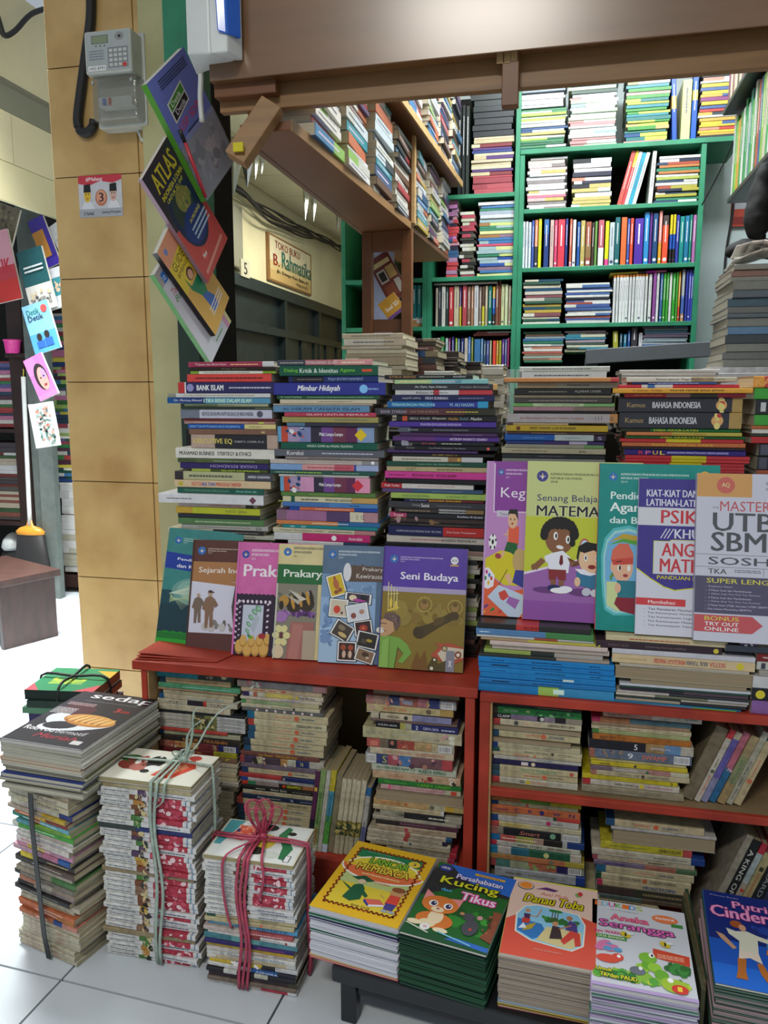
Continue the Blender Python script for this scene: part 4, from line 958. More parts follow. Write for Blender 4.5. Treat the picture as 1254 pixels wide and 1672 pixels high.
# 2 history
o, a, T = stand((303,1072), Z0, .006, '5e342a', 'brown history schoolbook with sepia soldiers, second from left on the red shelf', Wd=.172, spine='8a6a58', Y0=1.456, ytop=882)
a.rect(0,.6,1,.8,'b07c4c').rect(0,.155,1,.62,'dcdcec').poly([(0,.62),(0,.64),(1,.6),(1,.56)],'b07c4c'); ministry(a,.12,.9,'e0c8b8','2017',.95)
a.text('Sejarah Indonesia', .1,.685,.93,.75,'f0e4d8',bold=True)
def man(u, v, h, c, hat, arm=0):
    w = h*a.H/a.W
    a.poly([(u-.1*w,v),(u-.02*w,v),(u,v+.42*h),(u+.04*w,v+.02*h),(u+.13*w,v+.02*h),(u+.1*w,v+.5*h),(u-.12*w,v+.5*h)],c)
    a.poly([(u-.14*w,v+.46*h),(u+.12*w,v+.46*h),(u+.13*w,v+.78*h),(u+.04*w,v+.84*h),(u-.04*w,v+.84*h),(u-.13*w,v+.78*h)],c)
    a.poly([(u-.13*w,v+.78*h),(u-.2*w,v+.5*h),(u-.13*w,v+.46*h),(u-.08*w,v+.7*h)],c).poly([(u+.13*w,v+.78*h),(u+.24*w,v+.62*h),(u+.16*w,v+.54*h),(u+.06*w,v+.7*h)],c)
    a.ell(u,v+.9*h,.06*w,.06*h,'c0a088',12)
    if hat: a.ell(u+.02*w,v+.95*h,.1*w,.018*h,hat,10).ell(u,v+.975*h,.06*w,.03*h,hat,10)
a.poly([(.6,.16),(1,.16),(1,.6),(.58,.59),(.55,.4)],'4c423e').mottle(.6,.17,1,.58,['8a8078','2c2624','b0a8a0','5c524c'],60,.04)
a.mottle(.3,.16,.62,.3,['8a8480','b8b4b0','6c6460'],14,.05).mottle(.1,.16,.5,.2,['c8c4c4'],6,.06)
man(.12,.24,.28,'7c6a5c',None); man(.27,.2,.34,'8c6c54','4c342c'); man(.83,.17,.3,'2c2420',None)
for k in range(5): a.line([(.7,.2+.06*k),(.72,.58)],.0012,'d8d4d0')
a.rect(0,0,1,.155,'5c3430').rect(0,0,.02,1,'4c2c24'); a.build('cover_print', o, T)
# 3 pink craft book
o, a, T = stand((378,1085), Z0, .006, 'dc6cb0', 'pink craft schoolbook with a shrimp in a black lace frame, third from left', Wd=.170, Y0=1.449, ytop=886, aw=.079)
ministry(a,.22,.89,'f4dcec','2014',1.9,'3c4ca8'); a.text('Prakarya', .2,.66,1.95,.8,'f8eef4',bold=True)
a.rect(.0,.0,1,.52,'2c1c34')
for k in range(9): a.ell(.06+.12*k,.52,.07,.02,'2c1c34',12)
for k in range(8): a.ell(.12+.12*k,.47,.035,.016,'e8d8e8',10,rot=30*(k%2)); a.ell(.07,.1+.05*k,.03,.014,'d8c8dc',8,rot=60); a.ell(.16,.12+.05*k,.022,.012,'c8b8cc',8,rot=-50)
for k in range(8): a.ell(.92,.1+.05*k,.03,.014,'d8c8dc',8,rot=-60)
a.rect(.24,.1,.8,.44,'c8d0e0')
pts = [(.66,.41),(.56,.38),(.47,.33),(.42,.27),(.4,.21),(.45,.17)]
for k,(u,v) in enumerate(pts): a.ell(u,v,.07-.006*k,.034-.002*k,'6ca080',12,rot=40).ell(u+.01,v,.045-.005*k,.02,'a0c8a8',10,rot=40)
for k in range(7): a.line([(.48+.02*k,.25+.018*k),(.58+.02*k,.2+.02*k)],.0008,'4c8060')
a.line([(.7,.43),(.78,.44)],.0008,'4c8060'); a.ell(.45,.165,.05,.012,'3c7058',8,rot=-30)
for u,v,r in ((.2,.07,.12),(.42,.05,.13),(.64,.06,.13),(.86,.06,.14),(.3,.12,.1),(.52,.12,.1),(.74,.13,.1),(.95,.14,.1)): a.ell(u,v,r,r*.55,'b88838',14).ell(u,v+.008,r*.9,r*.46,'dcb05c',14)
a.ell(.8,.17,.1,.025,'a82c34',12).ell(.5,.155,.06,.012,'5cb030',10); a.rect(0,0,.05,1,'d86cb0'); a.rect(1,0,2.1,.52,'2c1c34').build('cover_print', o, T)
# 4 green craft book
o, a, T = stand((445,1087), Z0, .006, 'e4d49c', 'cream and green craft schoolbook with a bee on purple flowers, fourth from left', Wd=.172, Y0=1.445, ytop=889, aw=.087)
ministry(a,.22,.93,'4c4c3c','2017',1.75); a.rect(0,.65,1.9,.82,'1f6a34'); a.text('Prakarya', .16,.69,1.2,.775,'f0f4e8',bold=True)
a.rect(0,0,1,.65,'8a8474').mottle(0,.4,1,.65,['6c6c5c','a8a898','54584c'],20,.12)
a.ell(.6,.47,.34,.085,'3a2c1c',18,rot=8)
for k in range(7): a.ell(.32+.09*k,.48+.01*k,.04,.065,'c89438' if k%2 else '2c2018',12,rot=15)
a.ell(.2,.5,.12,.05,'b88c3c',12).ell(.14,.46,.06,.04,'2c2420',10); a.poly([(.2,.56),(.6,.5),(.55,.47)],'b8b0a0').poly([(.3,.6),(.75,.52),(.6,.5)],'d0c8b8')
a.mottle(0,.32,1,.46,['6c3c84','8c5ca0','3c2048','5c3070','a888b8'],60,.07); a.ell(.15,.36,.16,.05,'a878b8',12)
a.poly([(.3,0),(.95,0),(.95,.32),(.4,.32)],'a86c64').poly([(.36,0),(.6,0),(.7,.3),(.45,.3)],'b87c70').rect(.7,.0,1,.25,'b8a890')
for k in range(6): t = math.radians(60*k); a.ell(.18+.13*math.cos(t),.2+.065*math.sin(t),.09,.03,'e4dc9c',12,rot=60*k)
a.ell(.18,.2,.05,.026,'6c3c3c',12).ell(.12,.06,.14,.06,'e0cca8',14); a.rect(0,0,.04,.65,'c8ccb8'); a.build('cover_print', o, T)
# 5 craft & entrepreneurship
o, a, T = stand((519,1093), Z0, .007, '5a7490', 'blue-grey entrepreneurship schoolbook with scattered photo prints, fifth from left', Wd=.172, Y0=1.443, ytop=891, aw=.112)
a.rect(0,0,1,.75,'7c9cc0').rect(0,0,1,.55,'94b4d8').rect(0,0,1,.3,'a8c8e4'); ministry(a,.17,.92,'d8e4ec','2014',1.35)
a.mottle(0,.05,.28,.6,['6c8cb8','7898c4'],26,.08).mottle(.3,.55,1,.72,['8cacd0','6c8cb4'],14,.07)
a.poly([(.42,.83),(1.5,.82),(1.5,.7),(.5,.69),(.44,.72)],'5c4638').mottle(.45,.8,1,.84,['5c4638'],9,.03).ell(.46,.77,.075,.08,'e0e0e4',14)
a.text('Prakarya dan',.74,.775,1.37,.815,'e8e0d8').text('Kewirausahaan',.63,.72,1.31,.76,'e8e0d8')
def photo(u, v, w, h, rot, c, inner):
    r = math.radians(rot); k = a.W/a.H
    def q(x, y): X, Y = x*a.W, y*a.W; return (u+(X*math.cos(r)-Y*math.sin(r))/a.W, v+(X*math.sin(r)+Y*math.cos(r))/a.H)
    a.poly([q(-w-.012,-h-.016),(q(w+.02,-h-.012)),(q(w+.012,h+.012)),(q(-w-.012,h+.012))],'2c3848'); a.poly([q(-w,-h),q(w,-h),q(w,h),q(-w,h)],'f0f0ee'); a.poly([q(-w*.86,-h*.88),q(w*.86,-h*.88),q(w*.86,h*.88),q(-w*.86,h*.88)],c)
    for x,y,rx,ry,cc in inner: p = q(x*w,y*h); a.ell(p[0],p[1],rx*w,ry*h*k,cc,10,rot=rot)
photo(.27,.655,.15,.2,18,'d8b820',[(0,.1,.35,.5,'b8683c'),(0,.65,.16,.2,'a85c34'),(-.2,-.6,.3,.2,'985030'),(.3,-.5,.25,.2,'985030')])
photo(.68,.55,.24,.09,-4,'3c2c44',[(-.4,0,.3,.6,'e8d8b0'),(.1,-.4,.5,.3,'b83ca0'),(.4,.2,.3,.5,'181820')])
photo(.33,.46,.17,.16,-3,'d4c8b0',[(-.15,-.15,.38,.45,'d8442c'),(.4,-.5,.12,.18,'5c2c20')])
photo(.68,.43,.2,.15,12,'d8dce4',[(-.4,-.3,.25,.35,'8c4c40'),(.4,0,.25,.3,'b88c74')])
photo(.42,.27,.18,.15,-28,'4c4038',[(-.2,.3,.4,.3,'8c7c60'),(.2,-.4,.5,.25,'d0b878')])
photo(.8,.3,.16,.13,10,'3c1c18',[(0,0,.5,.5,'a8382c'),(0,0,.2,.2,'d86c3c')])
photo(.88,.2,.19,.14,-10,'2c2824',[(.2,0,.3,.2,'b8a030'),(-.3,-.2,.3,.3,'54483c')])
photo(.52,.1,.17,.17,0,'3c241c',[(-.4,.4,.3,.3,'a84c30'),(.4,.4,.3,.3,'a84c30'),(-.3,-.3,.2,.4,'d8b8a0'),(.35,-.3,.2,.4,'d8b8a0')])
photo(.85,.07,.17,.11,-16,'8c7054',[(0,.2,.4,.4,'4c3424'),(.3,-.2,.2,.2,'c8b898')])
a.build('cover_print', o, T)
# 6 arts & culture
o, a, T = stand((616,1099), Z0, .008, '5838a8', 'purple and olive arts schoolbook, man in green shirt, rightmost on the red shelf', Wd=.168, Y0=1.44, ytop=893, yaw=.015)
a.rect(0,0,1,.625,'8c7428').rect(0,.625,1,.665,'b0a4c8'); ministry(a,.13,.895,'dcd0f0','2016',.9)
a.ell(.85,.9,.045,.032,'eee',16).text('K13',.825,.89,.875,.91,'246',bold=True).rect(.8,.855,.9,.865,'e8b83c'); a.text('Seni Budaya', .22,.71,.9,.79,'f4f0fc',bold=True)
a.mottle(.1,.3,1,.6,['94803a','7c6420','886e2c','9a8438'],40,.12)
for u,v in ((.52,.53),(.88,.52)): a.ell(u,v,.09,.062,'b49c4c',20).ell(u,v,.078,.053,'846c28',20).ell(u,v,.045,.04,'a07c44',14).ell(u,v+.02,.03,.018,'6c5424',10)
for k in range(12): t = 30*k; a.line([(.52+.08*math.cos(math.radians(t)),.53+.055*math.sin(math.radians(t))),(.52+.1*math.cos(math.radians(t)),.53+.07*math.sin(math.radians(t)))],.0008,'c4b058')
a.poly([(.42,.27),(.5,.25),(.7,.35),(.9,.43),(.92,.47),(.84,.48),(.6,.38),(.44,.34)],'4c3c18').ell(.47,.3,.07,.05,'443414',14,rot=40).ell(.88,.45,.05,.035,'4c3c18',12).ell(.7,.4,.08,.03,'5c4a20',12,rot=30)
for k in range(4): a.line([(.09+.035*k,.47),(.08+.035*k,.7-.02*k)],.0014,'f0e498')
a.line([(.08,.6),(.21,.61)],.001,'f0e498').line([(.09,.465),(.21,.495)],.004,'e0c048'); a.ell(.12,.53,.018,.045,'e8c84c',10).ell(.18,.52,.012,.03,'e8c84c',10)
a.poly([(0,0),(0,.25),(.1,.26),(.24,.25),(.34,.2),(.4,.13),(.3,.045),(.24,.05),(.3,.12),(.23,.17),(.2,0)],'7cac48').poly([(.02,0),(.05,.22),(.12,.24),(.12,0)],'8cbc58').line([(.13,0),(.13,.24)],.001,'4c6c28').line([(.3,.12),(.23,.17),(.2,0)],.001,'2c4418')
a.poly([(0,.26),(0,.38),(.06,.4),(.16,.37),(.18,.3),(.12,.265),(.06,.25)],'c89c74').ell(.01,.3,.05,.025,'e0d8cc',10).line([(0,.36),(.08,.355)],.0014,'2c2018').line([(.04,.31),(.08,.29)],.001,'5c2c1c')
a.poly([(.04,.4),(.06,.44),(.16,.455),(.24,.42),(.25,.36),(.2,.3),(.16,.37)],'6c544c').mottle(.08,.36,.24,.44,['54403c','8c746c'],18,.02)
a.poly([(.62,.12),(.72,.2),(.66,.22),(.85,.23),(1,.2),(1,.1),(.85,.05)],'b85438').poly([(.7,.14),(.78,.2),(1,.19),(1,.12),(.88,.1),(.8,.05)],'d8ccb4').ell(.78,.185,.035,.025,'6c5c38',14).ell(.78,.185,.022,.016,'c8b890',12).ell(.94,.14,.04,.03,'8c4c2c',14).ell(.94,.14,.02,.015,'f0e8d8',12)
a.poly([(.58,.02),(.64,.1),(.72,.06),(.8,.09),(.86,0),(.6,0)],'54481c').ell(.67,.09,.03,.02,'3c3414',12).ell(.67,.09,.016,.011,'e8e0c8',10).ell(.64,.02,.02,.014,'e8e0c8',10)
a.poly([(.4,.02),(.46,.15),(.5,.08),(.55,.16),(.6,.0),(.42,0)],'7c541c'); a.rect(.8,.0,.9,.17,'8c8c98').text('X',.83,.04,.87,.09,'e8e8f0',bold=True); a.rect(0,0,.012,1,'3c2878'); a.build('cover_print', o, T)
# 7 football book
ZR1 = PY(779, 1017, YT).z
o, a, T = stand((786,1001), ZR1, .007, 'a04cb0', 'violet theme book with a boy kicking a football, leftmost on the right shelf unit', Wd=.2, spine='c8a0d0', Y0=1.430, ytop=754, yaw=0, lean=.21, aw=.100)
a.rect(0,0,1,1,'c48cc8').poly([(.14,1),(1.9,1),(1.9,.68),(.16,.67)],'8c3c9c').line([(.15,.985),(.16,.67),(1.9,.68)],.002,'e8d8ec')
emblem(a,.27,.93,.055,'2c6cb8'); a.text('KEMENTERIAN PENDIDIKAN',.36,.938,.8,.95,'e8d0ec',bold=True).text('REPUBLIK INDONESIA',.36,.914,.66,.926,'e8d0ec',bold=True).text('2017',.36,.89,.43,.902,'e8d0ec')
a.text('Kegiatanku',.28,.745,1.6,.83,'f4ecf8').rect(.22,.64,.5,.68,'d0c8d8').text('Tema 2',.27,.648,.45,.668,'445')
a.poly([(0,.3),(0,.36),(.3,.42),(.7,.43),(1,.4),(1,.2),(.4,.2)],'dccc20').poly([(0,0),(0,.3),(.5,.16),(1,.2),(1,0)],'e8643c')
a.ell(.16,.475,.075,.05,'f4f4f4',18).ell(.16,.475,.024,.018,'181818',6)
for k in range(5): t = math.radians(72*k+90); a.ell(.16+.06*math.cos(t),.475+.042*math.sin(t),.016,.012,'181818',5)
a.poly([(.42,.56),(.48,.55),(.5,.4),(.44,.44)],'e8b890').poly([(.45,.58),(.64,.58),(.64,.46),(.44,.47)],'e86040').poly([(.43,.48),(.62,.47),(.62,.38),(.5,.41),(.38,.42)],'1c6030').poly([(.34,.52),(.42,.52),(.46,.57),(.44,.54)],'e8b890')
a.poly([(.36,.42),(.4,.41),(.34,.37),(.28,.38)],'e8b890').ell(.27,.385,.06,.018,'a83c4c',10,rot=-20).ell(.52,.62,.09,.055,'e8b890',16).poly([(.42,.65),(.45,.69),(.6,.69),(.62,.62),(.56,.66),(.45,.66)],'201814')
a.ell(.48,.625,.01,.008,'201814',8).ell(.55,.625,.01,.008,'201814',8).ell(.51,.597,.02,.008,'a83030',8)
a.ell(.66,.36,.12,.08,'c8a870',14).poly([(.55,.22),(.6,.3),(.8,.3),(.8,.18)],'3c3c94').poly([(.4,.26),(.5,.28),(.55,.22),(.5,.2)],'e8b890').line([(.3,.2),(.45,.3)],.0012,'5c3c20')
a.poly([(.02,.18),(.0,.3),(.1,.31),(.22,.26),(.2,.19),(.1,.17)],'f4f0f4')
for u,v,c in ((.05,.24,'2c8c3c'),(.11,.21,'e8c030'),(.16,.24,'c83c44'),(.07,.28,'c83c8c'),(.12,.26,'3c6cc8')): a.ell(u,v,.022,.015,c,9)
a.poly([(.1,.12),(.3,.2),(.95,.12),(.7,.0),(.5,.0)],'c8d8ec').poly([(.3,.15),(.42,.17),(.5,.13),(.4,.1),(.34,.11)],'d84c40').poly([(.5,.13),(.7,.11),(.62,.05),(.45,.09)],'a86cb8')
for u,v,c in ((.08,.06,'6c3c94'),(.2,.04,'2c8c3c'),(.34,.03,'d84430'),(.04,.02,'e8a030')): a.ell(u,v,.05,.008,c,8,rot=40)
a.rect(0,0,.035,1,'c8a0d0'); a.build('cover_print', o, T)
# 8 mathematics
o, a, T = stand((853,1009), ZR1, .008, 'c8d468', 'yellow-green mathematics schoolbook with a boy holding a magnifying glass', Wd=.205, Y0=1.420, ytop=754, yaw=0, lean=.21, aw=.137)
a.rect(0,.65,1.49,1,'ccd48c').rect(0,.3,1.49,.65,'c8d038').poly([(0,0),(1.49,0),(1.49,.42),(1,.42),(0,.28)],'a068b0').poly([(0,.28),(1,.42),(1,.43),(0,.295)],'ecdcf0').rect(0,0,1,.12,'9454a8')
emblem(a,.2,.905,.075,'3c3c8c'); a.text('KEMENTERIAN PENDIDIKAN DAN KEBUDAYAAN',.31,.912,1.3,.926,'443c28',bold=True).text('REPUBLIK INDONESIA',.31,.887,.72,.9,'443c28',bold=True).text('2018',.31,.864,.4,.877,'443c28',bold=True)
a.text('Senang Belajar',.14,.735,.99,.79,'2c2c6c').text('MATEMATIKA',.14,.655,1.41,.72,'14142c',bold=True,out=('e8ecb0',.0012))
a.ell(.32,.19,.2,.02,'6c3c7c',16).ell(.78,.185,.2,.025,'6c3c7c',16)
a.ell(.45,.52,.19,.105,'8c5c3c',22).ell(.28,.535,.035,.028,'8c5c3c',10)
for k in range(14): t = math.radians(5+13.5*k); a.ell(.45+.2*math.cos(t),.535+.085*math.sin(t),.055,.034,'14100c',12)
for k in range(5): a.ell(.62,.56-.018*k,.04,.022,'14100c',10); a.ell(.36+.06*k,.6,.05,.03,'14100c',10)
for u in (.4,.56): a.ell(u,.53-.02*(u>.5),.028,.026,'f8f8f0',14).ell(u+.006,.53-.02*(u>.5),.013,.015,'20140c',10)
a.ell(.46,.46,.05,.012,'f4f0ec',12,rot=-12)
a.poly([(.34,.42),(.5,.44),(.6,.4),(.58,.3),(.33,.32),(.3,.37)],'f0f0f8').poly([(.26,.4),(.35,.42),(.33,.37),(.28,.36)],'f0f0f8').poly([(.22,.39),(.28,.37),(.16,.31),(.11,.34)],'8c5c3c').ell(.12,.33,.03,.02,'8c5c3c',10)
a.poly([(.56,.4),(.6,.38),(.74,.36),(.76,.41),(.66,.37),(.62,.34)],'8c5c3c').ell(.74,.385,.035,.025,'8c5c3c',10).line([(.74,.4),(.76,.46)],.002,'a82c2c').ell(.78,.475,.065,.045,'c84454',18).ell(.78,.475,.052,.036,'c8d8ec',18)
a.poly([(.47,.41),(.5,.41),(.51,.36),(.48,.345),(.455,.36)],'701c24').poly([(.32,.32),(.55,.32),(.55,.255),(.45,.26),(.43,.29),(.42,.255),(.33,.255)],'8c2c30').poly([(.35,.255),(.42,.255),(.42,.22),(.36,.22)],'8c5c3c').poly([(.46,.255),(.53,.255),(.52,.22),(.46,.22)],'8c5c3c')
a.ell(.4,.205,.09,.02,'242460',14).ell(.48,.19,.13,.018,'f8f8f8',14).ell(.55,.2,.09,.02,'f4f4fc',14)
a.ell(.86,.39,.15,.085,'ecc49c',20).poly([(.68,.4),(.7,.47),(.8,.5),(.95,.49),(1,.46),(1,.42),(.9,.45),(.78,.43),(.72,.44),(.7,.38)],'14100c')
for u in (.8,.94): a.ell(u,.4,.022,.022,'f8f8f0',12).ell(u,.4,.011,.013,'1c2c4c',8)
a.ell(.88,.345,.05,.014,'8c2424',12).poly([(.68,.31),(.86,.3),(1,.3),(1,.2),(.86,.215),(.7,.23)],'34789c').poly([(.66,.33),(.74,.3),(.86,.29),(1,.31),(.86,.31),(.78,.33)],'f0f0f8')
a.ell(.7,.25,.04,.03,'ecc49c',10).ell(.82,.19,.06,.025,'c8ccd8',12,rot=20).ell(.94,.185,.07,.025,'d8dce4',12); a.build('cover_print', o, T)
# 9 teal religion book
ZR2 = PY(990, 1038, YT).z
o, a, T = stand((971,1021), ZR2, .009, '12948c', 'teal religion and character schoolbook with a boy in a red cap', Wd=.205, spine='d04c50', Y0=1.409, ytop=758, yaw=0, lean=.21, aw=.090)
a.rect(0,0,.012,.1,'d04c50'); emblem(a,.27,.92,.085,'2c78b8'); a.text('KEMENTERIAN PENDIDIKAN DAN KEBUDAYAAN',.42,.93,1.7,.942,'e0f0ec',bold=True).text('REPUBLIK INDONESIA',.42,.907,.95,.919,'e0f0ec',bold=True).text('2019',.42,.885,.55,.896,'e0f0ec'); a.ell(2.0,.93,.1,.033,'e8b838',14).ell(2.0,.93,.06,.02,'e8ecf0',12)
a.text('Pendidikan',.24,.785,1.18,.83,'f0fcf8',bold=True).text('Agama Islam',.23,.695,1.7,.765,'f8fffc',bold=True).text('dan Budi Pekerti',.23,.64,1.8,.68,'f0fcf8',bold=True)
bl_ = [(.1,.3),(.08,.45),(.14,.55),(.3,.61),(.6,.63),(.95,.6),(.98,.2),(.8,.1),(.35,.09),(.18,.12),(.13,.2)]
a.poly(bl_,'58c0c4').poly([(u*.92+.05,v*.94+.02) for u,v in bl_],'a4dcdc').poly([(u*.84+.09,v*.88+.04) for u,v in bl_],'78b8e0')
a.poly([(.2,.29),(.95,.29),(.95,.12),(.4,.12),(.22,.15)],'d4e0a0').mottle(.2,.28,.5,.32,['5c8c38','6c9c40'],10,.06).poly([(.25,.53),(.5,.58),(.95,.56),(.95,.53),(.5,.55)],'c8a838').poly([(.22,.51),(.5,.55),(.95,.53),(.95,.5),(.5,.53)],'5ca83c')
a.ell(.5,.38,.2,.09,'ecb898',20).ell(.3,.38,.03,.03,'ecb898',10).poly([(.27,.42),(.3,.48),(.42,.52),(.6,.52),(.7,.46),(.7,.41),(.45,.4)],'e07058').poly([(.28,.42),(.32,.39),(.7,.4),(.7,.44),(.45,.43)],'d04c40')
a.ell(.44,.375,.035,.02,'f8f8f0',12).ell(.45,.375,.02,.016,'3c2418',10).ell(.62,.375,.03,.02,'f8f8f0',12).line([(.38,.41),(.48,.415)],.0016,'3c2418').ell(.56,.33,.05,.01,'a83c3c',10)
a.poly([(.4,.3),(.75,.3),(.78,.2),(.42,.2)],'2c7c8c').ell(.42,.255,.06,.03,'ecb898',12).poly([(.4,.2),(.36,.16),(.48,.12),(.78,.1),(.78,.2)],'8c2434'); a.build('cover_print', o, T)
# 10 psychological tests
o, a, T = stand((1037,1026), ZR2, .010, '483c94', 'purple and white numeracy test guide with red PSIKOTES title', Wd=.23, spine='c8c4d8', Y0=1.397, ytop=783, yaw=0, lean=.21)
a.poly([(0,0),(0,.42),(.1,.36),(.2,.31),(.28,.29),(.42,.31),(.6,.34),(1,.34),(1,0)],'dcdce8').line([(0,.42),(.1,.36),(.2,.31),(.28,.29),(.42,.31),(.6,.34),(1,.34)],.002,'d8d838')
a.text('KIAT-KIAT DAN',.06,.885,.43,.93,'e8e8f4',bold=True).text('LATIHAN-LATIHAN SOAL',.06,.825,.68,.87,'e8e8f4',bold=True).text('DWI SUNAR PRASETYONO',.5,.925,.96,.952,'e8dc28',bold=True)
a.rect(0,.7,1,.815,'dcdce4').text('PSIKOTES',.17,.715,.78,.8,'d04048',bold=True).text('KHUSUS',.27,.62,.6,.68,'e8e8f4',bold=True)
for k in range(3): a.line([(.17+.025*k,.62),(.21+.025*k,.68)],.0016,'e8e8f4')
a.poly([(.12,.39),(1,.39),(1,.61),(.25,.61),(.23,.6),(.12,.6)],'dcdce4').line([(.12,.39),(.12,.6),(.23,.6),(.25,.61),(1,.61)],.001,'d8d838').text('ANGKA &',.18,.505,.66,.59,'d04048',bold=True).text('MATEMATIKA',.17,.405,.84,.49,'d04048',bold=True)
a.text('PANDUAN LENGKAP',.15,.358,.62,.382,'e0d828',bold=True).rect(0,.19,.36,.235,'d84448').text('Membahas:',.09,.2,.29,.222,'f8e8e8',bold=True)
for k, s in enumerate(('Tes Penalaran Numerik','Tes Kemampuan Numerik','Tes Kemampuan Logika Matematika','Tes Kemampuan Matematika','Tes Kemampuan Teknikal')): a.text('-  '+s,.06,.16-.026*k,.06+.018*len(s),.174-.026*k,'445')
a.build('cover_print', o, T)
# 11 university entrance guide
o, a, T = stand((1133,1034), ZR2, .018, 'dcdcec', 'white thick university entrance exam guide with bold black title, rightmost standing book', Wd=.21, spine='b8b8c8', Y0=1.379, ytop=776, yaw=0, lean=.21)
a.rect(0,.0,1,1,'d8d8e8').rect(0,.86,.42,1,'e0a040').ell(.22,.93,.07,.05,'d8543c',16).text('AQ',.19,.915,.25,.945,'f0d890',bold=True).text('TIM WIDYA GAMA',.52,.935,.85,.952,'333',bold=True).text('TIM QUANTUM',.52,.9,.76,.917,'333',bold=True).text('THE',.12,.79,.17,.8,'333')
a.text('MASTER KEY',.18,.775,.78,.835,'d03c48').text('UTBK',.13,.655,.76,.765,'2c2c34',bold=True).text('SBMPTN',.12,.535,.99,.65,'2c2c34',bold=True)
a.line([(0,.515),(1,.515)],.0006,'555').text('SOSHUM',.1,.455,.85,.5,'2c2434',bold=True).line([(0,.44),(1,.44)],.0006,'555').text('TKA',.1,.4,.24,.43,'333',bold=True).greek(.3,.41,.5,.43,'667',2).line([(.52,.395),(.52,.438)],.0006,'555').text('TPS',.56,.4,.7,.43,'333',bold=True)
a.rect(0,.165,1,.385,'301c54').text('SUPER LENGKAP',.09,.345,.72,.373,'e8dc20',bold=True)
for k, s in enumerate(('Ringkasan Materi','3 Paket Soal dan Pembahasan','1 Paket Soal Try Out Tes Potensi','3 Paket Soal dan Pembahasan','1 Paket Soal Try Out Tes Potensi','2 Paket Soal UTBK Simulasi UTBK SBMPTN','Kiat Sukses Menembus SBMPTN')): a.text('-  '+s,.08,.318-.022*k,.08+.013*len(s),.329-.022*k,'d8ccec')
a.poly([(0,.055),(.44,.055),(.52,.105),(.44,.155),(0,.155)],'d02c38').text('BONUS',.08,.123,.34,.147,'e8dc20',bold=True).text('TRY OUT',.08,.092,.34,.114,'fff',bold=True).text('ONLINE',.08,.062,.34,.084,'fff',bold=True).text('TPS',.76,.08,.79,.13,'333',bold=True)
a.build('cover_print', o, T)
MB().box(0,.21,-.0005,a.H+.0005,T+.0012,T+.0016).build('plastic_wrap', M_WRAP, o)
# ================================================================ LOW BLACK TABLE WITH CHILDREN'S BOOKS
ZT = .105
ta = math.radians(-7.5); tdir = Vector((math.cos(ta), math.sin(ta), 0)); tn = Vector((-math.sin(ta), math.cos(ta), 0))
tc0 = PZ(541, 1578, ZT); 
tb = empty('black_table', tc0, (0, 0, ta)); tag(tb, 'low black painted table carrying five stacks of children\'s books in front of the red shelves', 'table')
def tp(*a, n='part'): o = MB().box(*a).build(n, M_BLACK, tb); bevel(o, .003); return o
tp(0,.80,0,.235,-.028,0, n='table_top')
for x in (.012,.76): 
    for y in (.008,.205): tp(x,x+.028,y,y+.024,-ZT,-.0281, n='leg')
tp(.041,.759,.012,.024,-.05,-.0282, n='apron'); tp(.06,.10,.0245,.05,-.046,-.0282, n='corner_block')
def tstack(px, ztop, col, label, edge, body, n=None, Tn=.0032, cat='book', spine=None, where=''):
    q = [PZ(*p, ztop) for p in px]; o, W, H = coverbook(q, .0035, col, 'picture_book', spine=spine); tag(o, label, cat)
    M = o.matrix_world.copy(); zb = ztop-.0035; n = max(3, int((zb-ZT-.0006)/Tn)); Tn = (zb-ZT-.0006)/n; m = MB()
    for k in range(n):
        c = body(k, n); z = zb-(k+1)*Tn; R = Matrix.Rotation(random.uniform(-.012, .012), 4, 'Z'); off = Vector((random.uniform(-.002,.002), random.uniform(-.003,.002), 0))
        MM = Matrix.Translation(off) @ M @ R; MM.translation.z = z; n0 = len(m.v)
        m.box(0, W, 0, H, Tn-.0005, Tn-.0001, c[0]); m.box(0, W, 0, H, 0, .0004, c[0]); m.box(.0005, W-.0008, .0008, H-.001, .0004, Tn-.0005, c[1])
        for i in range(n0, len(m.v)): m.v[i] = tuple(MM @ Vector(m.v[i]))
    b = m.build('book_pile', M_PAGE); tag(b, 'thick pile of thin identical copies under the %s' % where, 'book pile', None, 'stuff')
    return o, Art(W, H), .0035
PG = ('e8e8f0','dcdce8')
def b1(k, n): return {0:PG,3:('1c6c4c','dcdce8'),5:('3c2c6c','e0e0ec'),11:('1c7850','dcdce4'),12:('1c6c4c','e0e0e8'),n-1:('c85058','e0c8c8'),n-2:('d8b048','d8d0c0')}.get(k, PG if k%3 else ('d0d4dc','e4e4ec'))
o, a, T = tstack(((580,1370),(705,1400),(653,1515),(505,1478)), .2, 'e0b020', 'yellow reading primer with wavy red border on top of the leftmost table stack', None, b1, spine='2c9c34', where='yellow reading primer')
a.rect(0,0,1,1,'e4b420'); import itertools
def wavy(c, wd, inset=.1, n=14):
    pts = []
    for k in range(n*4): t = k/(n*4-1); pts.append((inset+.8*t+0, .9+.012*math.sin(t*n*6.28)))
    for k in range(n*4): t = k/(n*4-1); pts.append((.9+.015*math.sin(t*n*6.28), .9-.8*t))
    for k in range(n*4): t = k/(n*4-1); pts.append((.9-.8*t, .1+.012*math.sin(t*n*6.28)))
    for k in range(n*4): t = k/(n*4-1); pts.append((.1+.015*math.sin(t*n*6.28), .1+.8*t))
    return pts
a.rect(.1,.1,.9,.9,'dccc50').rect(.1,.1,.9,.4,'e0c83c').rect(.1,.4,.9,.55,'b8c880').rect(.1,.78,.9,.9,'1c7c4c')
